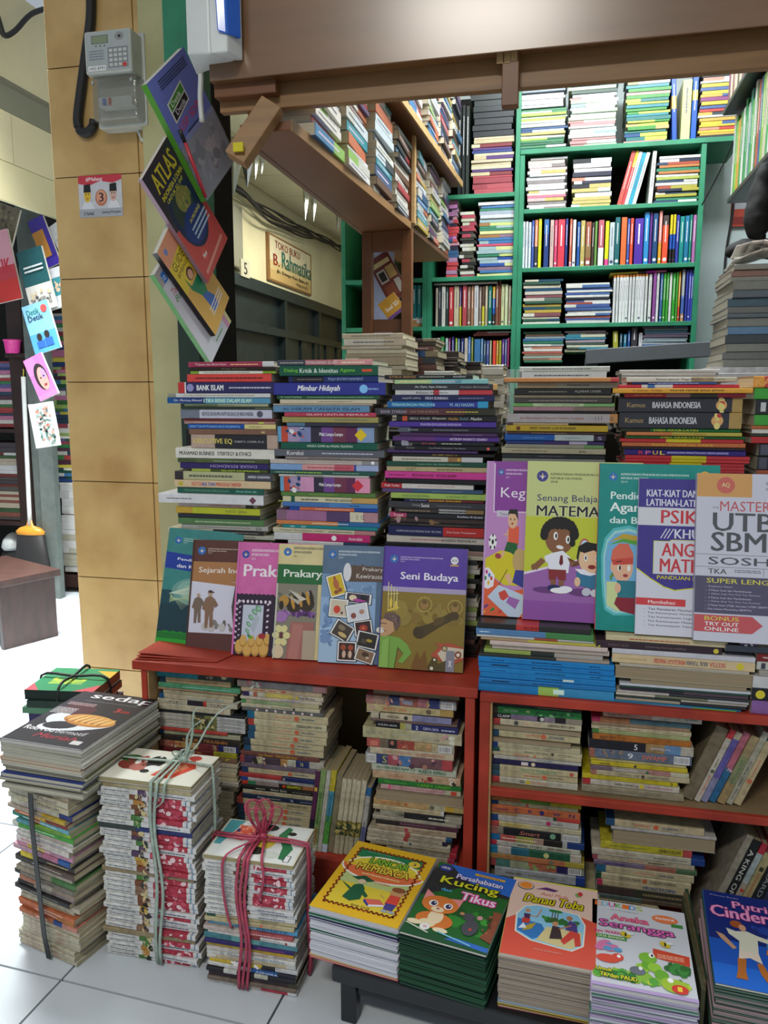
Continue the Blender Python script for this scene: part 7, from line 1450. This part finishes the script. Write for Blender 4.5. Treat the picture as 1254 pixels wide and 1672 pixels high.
# ================================================================ BOOKS ON THE GREEN SHELVES
YK = 3.215
VC = 'dcdcdc e4e4e0 d0dce4 c8d8e0 c8b060 8c7464 2c5ca0 3c8c5c b8c848 d87088 e0a858 e8e8e8'
def gz(px, y): return PY(px, y, YK)
def gs_(x0, x1, yb, yt, cols, where, seed, tmin=.013, tmax=.026, kind='book', **k): 
    a0, b0 = gz(x0, (yb+yt)/2), gz(x1, (yb+yt)/2); genstack(a0.x, b0.x, YK, k.pop('z0', None) or gz((x0+x1)/2, yb).z, gz((x0+x1)/2, yt).z, .2, cols, where, kind, tmin*.85, tmax*.8, seed=seed, **k)
def row(data, z, where, Y=YK, D=.15, seed=3, first='from left'):
    r = random.Random(seed); cum = {}
    for i, t in enumerate(data.split(';')):
        p = t.strip().split(); px0, px1, yt, bands = float(p[0]), float(p[1]), float(p[2]), p[3]; lean = float(p[4]) if len(p) > 4 else 0
        x0 = PY(px0, yt+40, Y).x; x1 = PY(px1, yt+40, Y).x; Hh = PY(px0, yt, Y).z-z
        c = max(parse_bands(bands), key=lambda b: b[1])[0]; light = sum(hx(c)[:3]) > 1.2
        tx = ['~@.12:.55:%s:.4' % ('667' if light else 'eee')] if r.random() < .85 else []
        if r.random() < .5: tx.append('O@.88:.94:%s' % ('446' if light else 'ddd'))
        o = upright(x0, Y+r.uniform(0,.006), z+.0003, max(.003, (x1-x0)-.0006), Hh, D, parse_bands(bands), lean, 0, tx, 'book', parts=True)
        tag(o, '%s upright book, %s %s on %s' % (cname(c), ordn(i) if i else 'first', first, where), 'book', 'upright books on '+where)
Z2, Z3, Z4, Z5 = 1.7452, 1.5272, 1.3142, 1.0922
W_ = 'shelf %s of the tall green bookcase'
# top of the bookshelf
ZT1 = 1.9622
gs_(846,925,241,175,'3c8c5c c8d8d0 d88090 28508c c8b868 a8d048 2c6c4c e4e4e4','the leftmost stack atop the tall green bookcase',21,.008,.014,z0=ZT1)
gs_(848,922,174,150,'e0e4ec d8e4f0 dcdce4','the white workbooks high above the tall green bookcase',22,.011,.013,z0=gz(885,175).z)
gs_(850,925,149,110,'8c5ca8 a878b8 9cb840 8c4c98 7c8c98','the violet books highest above the tall green bookcase',23,.01,.015,z0=gz(885,150).z)
gs_(930,1008,238,105,'e4e8ec d0e0e8 b8d8a8 c88888 d8dcdc 3c6ca8 284c3c e8e8e8 8cb8c8','the second stack atop the tall green bookcase',24,.009,.017,z0=ZT1)
gs_(1022,1094,232,100,'2c8c9c b8d048 3c9c3c 144c8c e0e4e4 d89090 c8d848 287c78 c8a868','the third stack atop the tall green bookcase',25,.009,.018,z0=ZT1)
row('1101 1109 124 1c54b0*.3,c8a860*.2,1c50a8 -0.06; 1114 1129 131 d8dc90; 1131 1140 120 1c58b4*.25,c8b060*.15,1c58b4', ZT1, 'top of the tall green bookcase', D=.2)
gs_(1143,1208,214,90,'d8dcdc d8c030 3c7c5c c83c34 2c3c44 8c3c7c 5c4c8c c88870 3c5c9c d8a840','the rightmost stack atop the tall green bookcase',26,.009,.017,z0=ZT1)
# shelf one
gs_(861,925,347,255,'dcdcdc e4e4e4 c8b860 8c8484 c8b0b0 d0d8e0 e8e8e8 d87090 e8d8c0','the left stack, first shelf, tall green bookcase',31,.010,.019,z0=Z2)
gs_(935,1000,342,256,'e4e8e8 e8e8e8 c8e0e8 c8b868 2c3048 282c34 d88870 e4e0dc','the middle stack, first shelf, tall green bookcase',32,.013,.022,z0=Z2)
for i, (T, c, h_) in enumerate(((.015,'c85850',.225),(.010,'d8c838*.3,c84448',.225),(.013,'dcdcd8',.22),(.014,'2c9cb8',.215),(.013,'d8e0d8',.215),(.014,'e0e0dc',.215))):
    le = (.24,.24,.24,.24,.24,.05)[i]; x = gz(1007,341).x+(.0,.0158,.0268,.0408,.0552,.112)[i]
    o = upright(x, YK, Z2+.0003, T, h_*.87, .15, parse_bands(c), le, 0, ['~@.2:.7:556:.4'] if i > 1 else ['~@.2:.7:ecc:.4'], 'book'); tag(o, '%s leaning book, %s from left, first shelf, tall green bookcase' % (cname(max(parse_bands(c), key=lambda b: b[1])[0]), ordn(i) if i else 'first'), 'book', 'leaning books on the first shelf')
gs_(1072,1142,336,252,'a87874 28486c 2c8c64 48a838 dcdcd8 b84c34 c8783c c8c8c0 d87870 b0a838 28304c a8b848','the right stack, first shelf, tall green bookcase',33,.009,.015,z0=Z2)
# shelf two: upright row
row('853 857 362 d8e4ec;858 862 362 dce8f0;863 867 363 d4e4ec;868 872 360 3c58a8;873 878 359 dc8860*.55,3c4048;879 884 357 d8dc20;888 896 358 2c68a8*.3,24407c;898 904 359 d0b0a8;905 910 359 d04870;911 922 358 d83c50;923 927 357 2c3880;930 934 357 c86850*.9,d8a;935 940 359 e4e4e4;942 947 362 2458a0;948 955 360 b8a860;956 965 362 9c5844*.5,8c7048*.3,905040;966 970 363 443830;971 975 361 68984c;977 986 359 b86070*.6,dcdcdc;988 994 361 d8dc20*.85,e04c94;995 1003 363 b8c8cc;1004 1012 355 1c6468;1014 1023 355 d86c38;1024 1028 357 4858a8;1029 1034 356 d84c34;1036 1050 357 4c2c9c;1052 1060 346 2c8cc8;1061 1065 346 5c2c80;1066 1074 348 1c4878;1076 1081 344 d89088*.6,d8a030;1082 1091 352 443838*.2,e85434;1094 1098 350 d8c828*.4,2054b0*.3,222;1099 1103 350 d8c828*.4,2054b0*.3,222;1104 1109 351 34409c;1110 1117 353 1c8c88;1118 1125 352 2078a0;1126 1130 350 1c8878;1131 1136 351 b070a8', Z3, 'second shelf, tall green bookcase')
# shelf three
gs_(854,918,528,456,'b0444c c8c0b0 d0c8b0 30604c 1c4c6c c8d8dc 5c7464 8c4c58 c8a838 dcd8c8','the left stack, third shelf, tall green bookcase',41,.009,.018,z0=Z4)
gs_(923,998,525,462,'c8ccc8 3c68a8 a84c3c d8d8d0 3c58a0 28303c d0d4d4 2c4c8c','the middle stack, third shelf, tall green bookcase',42,.009,.016,z0=Z4)
row(';'.join('%d %d %d %s' % (1001+k*5.2, 1005.6+k*5.2, 450-k*.3, 'd88438*.05,%s' % ('d8dcdc','d4dcd8','dce0e0')[k % 3]) for k in range(11))+';1059 1064 447 d8dcd8;1066 1071 446 8c4c94;1072 1076 446 d8dcdc;1078 1082 446 3c68a0;1083 1087 446 3ca038;1088 1092 445 3ca038;1093 1097 445 d8dcd4;1098 1103 445 34a030;1104 1107 444 4ca83c;1108 1111 443 e0a030*.7,d84c38;1113 1118 440 90989c*.5,4868b0*.35,b86;'+';'.join('%d %d 441 3c48b0' % (1120+k*4.4, 1123.6+k*4.4) for k in range(4)), Z4, 'third shelf, tall green bookcase')
o = flatbook(.205, .0075, .14, parse_bands('d8c830*.5,28282c*.15,d0d*.15,d86ca0'), (gz(1042,446).x, YK+.005, gz(1001,448).z+.0012), .0, (), 'book'); o.rotation_euler = (0, -.02, 0); tag(o, 'yellow and pink book lying across the white upright books on the third green shelf', 'book')
# shelf four
gs_(854,920,592,540,'9cacb0 2c6ca0 8c6c50 c85850 98b8b0 2c7c5c c88468 d8d8d0','the left stack, fourth shelf, tall green bookcase',51,.008,.014)
gs_(923,992,575,540,'8c9070 c8ccb0 d0d8d0 a898a8 44584c 2c8ca8','the middle stack, fourth shelf, tall green bookcase',52,.008,.014)
row('1001 1009 541 a8a838 -0.05;1011 1015 545 2c5868;1017 1022 546 2c7898;1024 1028 540 2858a0;1030 1040 535 38343c;1042 1048 543 c8ccd0', gz(1020,572).z, 'fourth shelf, tall green bookcase')
gs_(1050,1125,566,532,'584c64 8ca0a8 2c7898 3060a8 2c4c98 98a8b0','the right stack, fourth shelf, tall green bookcase',53,.007,.012)
# left green shelf
M2 = 'the green shelf by the hanging shelf'
gs_(772,840,310,286,'a83c4c b84450 a43444','the red stack base by the hanging shelf',61,.02,.028,z0=1.8122)
gs_(770,838,285,222,'c8bc98 243c8c 8c2c34 c8c4a0 54307c c8b88c','the pale top-shelf books by the hanging shelf',62,.010,.018,z0=gz(805,286).z)
gs_(770,838,221,150,'22282e 1c2c2c 202830 242c34','the black volumes by the hanging shelf',63,.024,.03,z0=gz(805,222).z)
gs_(766,824,149,120,'5c3c8c d87838 2c2c54','the topmost boxed books by the hanging shelf',64,.022,.026,z0=gz(795,150).z)
row('748 754 172 1c2424;755 760 172 202828;761 767 173 1c2824', 1.8122, 'the top shelf by the hanging shelf')
gs_(780,845,449,328,'e04c6c 2454b0 2c8c64 9cacc0 3478b8 dce4e4 d8dc90 c8d878 8c6c84 a8743c c8ccd0 98b8bc','the right stack on '+M2,65,.010,.02,z0=1.5022)
gs_(752,775,452,345,'c8ccb0 b8bca0 202428 4c5040 b8384c a83448 c8c8bc 3c3c30','the narrow middle stack on '+M2,66,.011,.02,z0=1.5022)
gs_(729,748,440,325,'c078b8 8c50a0 c88898 302c44 d84048 d03c44 a878a0 2c5c8c','the left stack with violet tops on '+M2,67,.013,.022,z0=1.5022)
row('711 715 470 b8b0a0;716 720 468 2c343c;721 727 468 c8c8c0;728 732 469 2c3c3c;733 740 469 b83438;741 749 467 c0b498;750 753 468 4c3468*.5,c8b030;755 762 466 b04850;763 768 468 8c6c5c;769 773 467 a87858;774 781 466 c8c8c8;782 786 468 8c7c70;787 791 468 5c4438*.5,c8c038;792 796 467 b0a488;797 803 467 14685c;804 808 468 c8a030*.3,2058b0*.4,333;809 814 464 7c5040;815 817 455 9c5c48;818 823 464 c8cc98;824 829 464 c8d0a8;830 834 466 b8a890;835 840 470 c8c828*.1,5c3c44*.4,d8dc20;841 845 470 c8c828*.1,5c3c44*.4,d8dc20', 1.3112, 'the middle shelf of the short green bookshelf')
o = flatbook(.255, .008, .14, parse_bands('b8b4ac'), (gz(760,466).x, YK+.003, gz(720,466).z+.001), 0, (), 'book'); tag(o, 'pale grey book lying flat across the upright row on the short green bookshelf', 'book')
zz = PY(760,600,YK).z
row('708 712 552 2c4ca8;713 718 552 c8c8c0;719 725 550 2c8c48;727 731 552 c0d4d4;732 735 552 8c3c6c;737 741 550 3c3c84;743 746 552 98b838;747 750 553 6c90b8;752 757 552 28306c;758 763 552 d0c8b8;764 768 550 4878b8;769 772 551 889838;774 784 554 3c74a8;785 788 553 6c9cc8;789 793 556 34506c;794 798 556 4c589c;799 802 556 a8ac88;804 809 556 e04c3c;810 813 556 d8a028;814 818 556 a0a038;819 823 554 5c3484;824 827 554 6078b0;828 831 552 a83c70;833 838 549 a8b0b0*.6,345', zz, 'the lowest visible shelf of the short green bookshelf')
gs_(774,833,548,541,'a84c44 c8c0b4','the pair lying over the lowest visible row of the short green bookshelf',68,.010,.013)
row('672 680 466 14787c;681 688 466 1c807c;689 698 470 6c88a0;699 703 476 504c60', 1.345, 'the green shelf glimpsed behind the wooden frame')
gs_(672,701,534,516,'e0e4e4 c88c4c e4e4e4','the stack glimpsed behind the wooden frame',69,.014,.02,z0=1.3112)
# ================================================================ BOOKS ON THE LONG HANGING SHELF (spines toward the room, +X)
HC = 'dcdcdc c8d4dc 24303c 28507c a83440 b8a040 d8d8d0 3c78a8 5c3c28 c8c8c0 1c2c3c 8cb858 e0dcd4 583c6c 2c8c9c c86c48'
def xstack(Xf, Y0, Y1, z0, z1, D, cols, where, seed, tmin=.012, tmax=.028):
    # books whose spines face +X, lying flat, piled from z0
    r = random.Random(seed); z = z0; L = []
    while z < z1-.008: T = min(r.uniform(tmin, tmax), z1-z); L.append((z, T)); z += T
    for i, (z, T) in enumerate(reversed(L)):
        c = r.choice(cols.split()); Ln = (Y1-Y0)*r.uniform(.86,1.0); light = sum(hx(c)[:3]) > 1.2; T2 = max(.004, T-.0004); 
        if r.random() < .3: bd = parse_bands('%s*%.2f,%s' % (c, r.uniform(.3,.7), r.choice(cols.split())))
        else: bd = parse_bands(c)
        o = flatbook(Ln, T2, D*r.uniform(.85,.98), bd, (Xf+r.uniform(-.012,0), (Y0+Y1)/2+r.uniform(-.006,.006), z+.0004), math.pi/2+r.uniform(-.03,.03), ['~@.1:.8:%s:.35' % ('556' if light else 'dcd')] if r.random() < .7 else [], 'book')
        tag(o, '%s%s book, %s %s' % ('thick ' if T > .023 else '', cname(c), ('%s from top in' % ordn(i)) if i else 'topmost in', where), 'book', 'books in '+where)
segs = [(1.62,1.83),(1.84,2.05),(2.06,2.27),(2.28,2.49),(2.53,2.72),(2.725,2.92),(2.925,3.12)]
for k, (a0, b0) in enumerate(segs):
    xstack(XRY((a0+b0)/2)+.012, a0, b0, 1.5682, 1.5682+random.Random(k).uniform(.225,.248), .12, HC, 'the %s stack back, lower hanging shelf tier' % ORD[k].replace('top','first'), 70+k)
    xstack(XRY((a0+b0)/2)+.05, a0, b0, 1.8422, 1.8422+random.Random(k+9).uniform(.27,.33), .15, HC, 'the %s stack back, upper hanging shelf tier' % ORD[k].replace('top','first'), 90+k)
# ================================================================ PILES BEHIND THE FRONT ROW
PC = 'c8c0a8 b8b098 d0ccc0 8c7c68 2c2c38 6c4438 24508c c8c8c4 3c3028 a89878'
ZP = .961
def pile(px0, px1, ytop, Y, D, cols, where, seed, tmin=.008, tmax=.02, kind='book', pages='b8ac90'):
    a0, b0 = PY(px0, ytop, Y), PY(px1, ytop, Y); genstack(a0.x, b0.x, Y, ZP, a0.z, D, cols, where, kind, tmin, tmax, parts=True, pages=pages, seed=seed, titles=.3)
pile(558, 662, 541, 1.90, .18, 'c8c0a0 b8b090 d0ccb8 c8b898 a89878 dcd8c8', 'the pale pile behind the Mimbar Hidayah stack', 101, pages='c8c0a4')
pile(668, 712, 553, 2.10, .16, '3c2c24 6c4438 24508c 8c7c5c 2c3440', 'the dark pile behind the pale pile', 102)
pile(716, 750, 572, 2.32, .16, '3c2c24 583c2c 8c7c5c 2c3440 4c4438', 'the second dark pile on the platform', 103)
pile(757, 786, 588, 2.56, .16, '201c1c 443428 c8c0a8 2c2420', 'the third dark pile on the platform', 104)
pile(690, 742, 606, 1.84, .14, 'c8ccc0 d4d4cc c0c4b8', 'the pale papers behind the ETIKA BISNIS stack', 105)
pile(790, 826, 596, 2.2, .16, 'd0ccc0 c8c4b0 b0a890', 'the small pale pile in front of the short green bookshelf', 106)
pile(850, 1000, 597, 1.80, .18, 'd0d8d0 dce0e0 c8d0c8 c8a888', 'the white paper pile behind the ALJABAR LINIER stack', 107, kind='magazine', pages='d4d8d0')
pile(1008, 1178, 604, 1.82, .18, 'b0a8a0 c8c0b8 a8a098 bcb4ac', 'the grey magazine pile behind the dictionaries', 108, kind='magazine', pages='bcb4a8')
pile(1172, 1330, 607, 1.79, .2, '3c4878 584c58 c8ccd4 b8b8bc', 'the blue-grey magazine pile behind the right dictionaries', 109, kind='magazine', pages='b8b8b8')
# little clear boxes on the papers
for k in range(2):
    p = PY(836+k*14, 605, 1.76); o = MB().box(-.008,.008,-.008,.008,0,.026).build('plastic_clip', M_FILM); o.location = (p.x, 1.73, ZP); o.scale = (1,1,(PY(836,603,1.73).z-ZP)/.026); tag(o, 'small clear plastic box, %s of two left of the ALJABAR LINIER stack' % ('left','right')[k], 'box')
# leaned magazine column at right
r = random.Random(5); z = 1.105; k = 0; zt_ = PY(1200,435,1.9).z; L = []
xs0, xs1 = PY(1180,520,1.9).x, PY(1180,520,1.9).x+.26
base = MB().box(xs0-.02, xs1, 1.9, 2.1, ZP, 1.105).build('magazine_block', M_OLD); tag(base, 'dark block of bound magazines under the tall grey magazine column', 'magazine block')
while z < zt_: T = r.uniform(.009,.02); L.append((z, T)); z += T
for i, (z, T) in enumerate(reversed(L)):
    c = r.choice('7c8078 8c8c84 5c6870 48606c 8c6c60 5c80a0 6c706c 3c4448'.split()); t = (z-1.105)/(zt_-1.105)
    o = flatbook(.25, T-.0004, .2, parse_bands(c), ((xs0+xs1)/2+.012*t+r.uniform(-.005,.005), 1.9+r.uniform(-.004,.004), z+.0003), r.uniform(-.02,.02), (), 'magazine', 'a8a494'); tag(o, '%s magazine, %s in the tall grey column at right' % (cname(c), (ordn(i)+' from top') if i else 'topmost'), 'magazine', 'magazines in the tall grey column at right')
zt2 = L[-1][0]+L[-1][1]
for k, (c, dz, rt) in enumerate((('d8d4c8',.022,.1),('e0d8d0',.05,-.2))):
    m = MB(); n = 8
    for i in range(n):
        for j in range(4):
            def P3(a_, b_): u, v = a_/n, b_/4; return (u*.2, v*.14, .02*math.sin(u*3+k)+.006*math.sin(v*5+u*6))
            m.face([P3(i,j),P3(i+1,j),P3(i+1,j+1),P3(i,j+1)], c)
    o = m.build('loose_paper', M_PRINT, smooth=True); o.location = (PY(1205,435,1.9).x, 1.9, zt2+dz*.4+.004); o.rotation_euler = (0, 0, rt*.3); so = o.modifiers.new('s','SOLIDIFY'); so.thickness = .003; tag(o, ('cream sheet curling on top of the tall grey magazine column','white and orange leaflet over the tall grey magazine column')[k], 'paper')
# grey metal bar across the room
gb = empty('metal_bar', (0,2.6,1.1)); tag(gb, 'grey metal bar of a frame crossing in front of the tall green bookcase', 'metal bar')
A9, B9 = PY(956,583,2.6), PY(1180,569,2.6); bevel(sub(MB().beam(A9, B9, .03, .045), 'bar', M_GREYM, gb), .002); A8 = PY(966,590,2.6); sub(MB().box(A8.x-.02, A8.x+.02, 2.615, 2.65, ZP, A8.z+.01), 'upright', M_GREYM, gb)
# right side: shelf on the right wall with books and hanging bag
rs = empty('wall_shelf', (.75,2.4,1.6)); tag(rs, 'dark shelf board on the right wall carrying upright green and white books', 'shelf')
bevel(sub(MB().box(.50,.72,2.05,2.85,1.655,1.67), 'shelf_board', M_BLACK, rs), .002); bevel(sub(MB().box(.47,.72,2.0,2.85,1.925,1.94), 'shelf_board', M_BLACK, rs), .002)
sub(MB().box(.721,.735,2.0,2.85,1.35,2.4), 'back_board', M_BROWN, rs)
r = random.Random(8); y = 2.83; i = 0
RC = ['dce4e4','58a848','8cc848','d8a030','3c9c48','e0e4e0','1c8c4c','28a05c','c8c8c8','3c8c7c','58a848','d8dcd8','4c7c3c','b84c3c','2c5c8c','88b848','c8c0a8','34a050','d8d8d8','7c5c3c','2c8c5c','c84c44','dcdcd0','3ca048','e0c040']
while y > 2.12 and i < 25:
    T = r.uniform(.02,.034); h_ = r.uniform(.20,.245); c = RC[i]
    o = upright(0, 0, 0, T, h_, .13, parse_bands(c), 0, 0, ['~@.2:.6:%s:.4' % ('556' if sum(hx(c)[:3]) > 1.2 else 'eee')], 'book')
    o.matrix_world = Matrix.Translation((.505, y, 1.6705)) @ Matrix.Rotation(-math.pi/2, 4, 'Z') @ o.matrix_world
    tag(o, '%s upright book, %s from the far end of the right wall shelf' % (cname(c), ordn(i) if i else 'first'), 'book', 'upright books on the right wall shelf'); y -= T+.001; i += 1
r = random.Random(9); y = 2.8; i = 0
while y > 2.06 and i < 22:
    T = r.uniform(.025,.04); c = r.choice('c8c0a8 8c5c58 b8b098 2c2c34 a8a484 7c3c5c c8c8b8 5c4c3c'.split())
    o = upright(0, 0, 0, T-.001, r.uniform(.2,.26), .15, parse_bands(c), -.0, 0, [], 'book'); o.matrix_world = Matrix.Translation((.475, y, 1.9406)) @ Matrix.Rotation(-math.pi/2, 4, 'Z') @ o.matrix_world
    tag(o, '%s upright book, %s from the far end of the upper right wall shelf' % (cname(c), ordn(i) if i else 'first'), 'book', 'upright books on the upper right wall shelf'); y -= T+.001; i += 1
def blob(name, pts, label, cat, m, rad, sc=(1,1,1)):
    mb = MB().tube(pts, rad, n=14); o = mb.build(name, m, smooth=True); tag(o, label, cat); o.modifiers.new('s','SUBSURF').levels = 1; o.modifiers['s'].render_levels = 1
    dt = bpy.data.textures.new(name, 'CLOUDS'); dt.noise_scale = .05; d = o.modifiers.new('d','DISPLACE'); d.texture = dt; d.strength = .014; return o
q = lambda x, y, Y=2.3: PY(x, y, Y)
blob('black_bag', [q(1250,265),q(1246,290),q(1240,330),q(1236,360),q(1238,385),q(1246,395)], 'crumpled black bag hanging below the right wall shelf', 'bag', M_CLOTH, [.008,.022,.032,.034,.026,.008])
blob('dark_pouch', [q(1186,418),q(1196,412),q(1215,408),q(1240,406),q(1262,408)], 'flat dark cloth pouch lying above the tall grey magazine column', 'pouch', M_CLOTH, [.006,.022,.03,.03,.02])
tag(MB().tube([q(1200,300,3.5),q(1196,350,3.5),q(1186,410,3.5),q(1182,470,3.5),q(1181,540,3.5)], .005, n=6).build('cable', M_RUBBER, smooth=True), 'black cable hanging down the pale wall right of the tall green bookcase', 'cable')
tag(MB().tube([q(1205,215,3.0),q(1180,270,3.1),q(1146,335,3.18)], .0025, n=6).build('string', M_RUBBER, smooth=True), 'thin dark string slanting across the pale wall at right', 'string')
o = MB().box(-.03,.03,-.012,0,-.06,.06,'c84c38').build('small_packet', M_PRINT); o.location = q(1206,345,3.515); tag(o, 'red and white packet hanging beside the black bag', 'packet'); a = Art(.06,.12); a.rect(.1,.55,.9,.95,'b8b8c0').rect(.1,.05,.9,.3,'8c2c24'); k_ = a.build('packet_print', o, 0); k_.rotation_euler = (math.pi/2,0,0); k_.location = (-.03,-.0125,-.06)
# ================================================================ keep the 300 best-seen books as individuals, the rest as one packed mass
KEEP = 310
bpy.context.view_layer.update(); dg = bpy.context.evaluated_depsgraph_get()
def seen(o):
    me = o.data; xs = [v.co.x for v in me.vertices]; zs = [v.co.z for v in me.vertices]; x0, x1, z1 = min(xs), max(xs), max(zs); M = o.matrix_world
    def pr(p):
        d = p-CAMP; f = Vector((-math.sin(YAW)*math.cos(PITCH), math.cos(YAW)*math.cos(PITCH), -math.sin(PITCH))); r = Vector((math.cos(YAW), math.sin(YAW), 0)); u = r.cross(f); k = d.dot(f)
        return (CX+F_PX*d.dot(r)/k, CY-F_PX*d.dot(u)/k) if k > .05 else (-9999, -9999)
    c = [pr(M @ Vector(p)) for p in ((x0,0,0),(x1,0,0),(x1,0,z1),(x0,0,z1))]
    ar = abs(sum(c[i][0]*c[(i+1)%4][1]-c[(i+1)%4][0]*c[i][1] for i in range(4)))/2; hit = 0
    for t in (.08,.3,.5,.7,.92):
        p = M @ Vector((x0+(x1-x0)*t, -.0005, z1/2)); q = pr(p)
        if not (0 <= q[0] <= 1254 and 0 <= q[1] <= 1672): continue
        d = p-CAMP; L = d.length; ok, loc, nr, ix, ho, mm = SC.ray_cast(dg, CAMP, d.normalized(), distance=L+.02)
        if (not ok) or ho.name == o.name or (ho.parent and ho.parent.name == o.name) or (loc-CAMP).length > L-.004: hit += 1
    return ar*hit/5
cand = [o for o in SC.objects if o.parent is None and o.get('category') == 'book' and o.type == 'MESH' and o.name.split('.')[0] == 'book']
others = sum(1 for o in SC.objects if o.parent is None and o.get('category') == 'book')-len(cand)
rank = sorted(((seen(o), o.name) for o in cand), reverse=True)
drop = [bpy.data.objects[n] for a, n in rank[KEEP-others:]]
V = []; Fc = []; Cc = []; Mi = []; mats = []
for o in drop:
    for q in [o]+list(o.children):
        me = q.data; M = q.matrix_world; n = len(V); V += [tuple(M @ v.co) for v in me.vertices]; m = me.materials[0]
        if m not in mats: mats.append(m)
        ca = me.color_attributes['Col'].data; mi = mats.index(m)
        for p in me.polygons:
            Fc.append(tuple(n+i for i in p.vertices)); Cc += [tuple(ca[i].color) for i in p.loop_indices]; Mi.append(mi)
for o in drop:
    for q in list(o.children): bpy.data.objects.remove(q)
    bpy.data.objects.remove(o)
me = bpy.data.meshes.new('packed_books'); me.from_pydata(V, [], Fc)
for m in mats: me.materials.append(m)
me.polygons.foreach_set('material_index', Mi); at = me.color_attributes.new('Col', 'FLOAT_COLOR', 'CORNER'); at.data.foreach_set('color', [c for q in Cc for c in q])
tag(link('packed_books', me), 'mass of smaller and half-hidden books filling the green bookcases, hanging shelf and stalls', 'books', None, 'stuff')
print('books kept', len(rank)-len(drop), 'joined', len(drop), 'smallest kept', rank[KEEP-others-1][0])
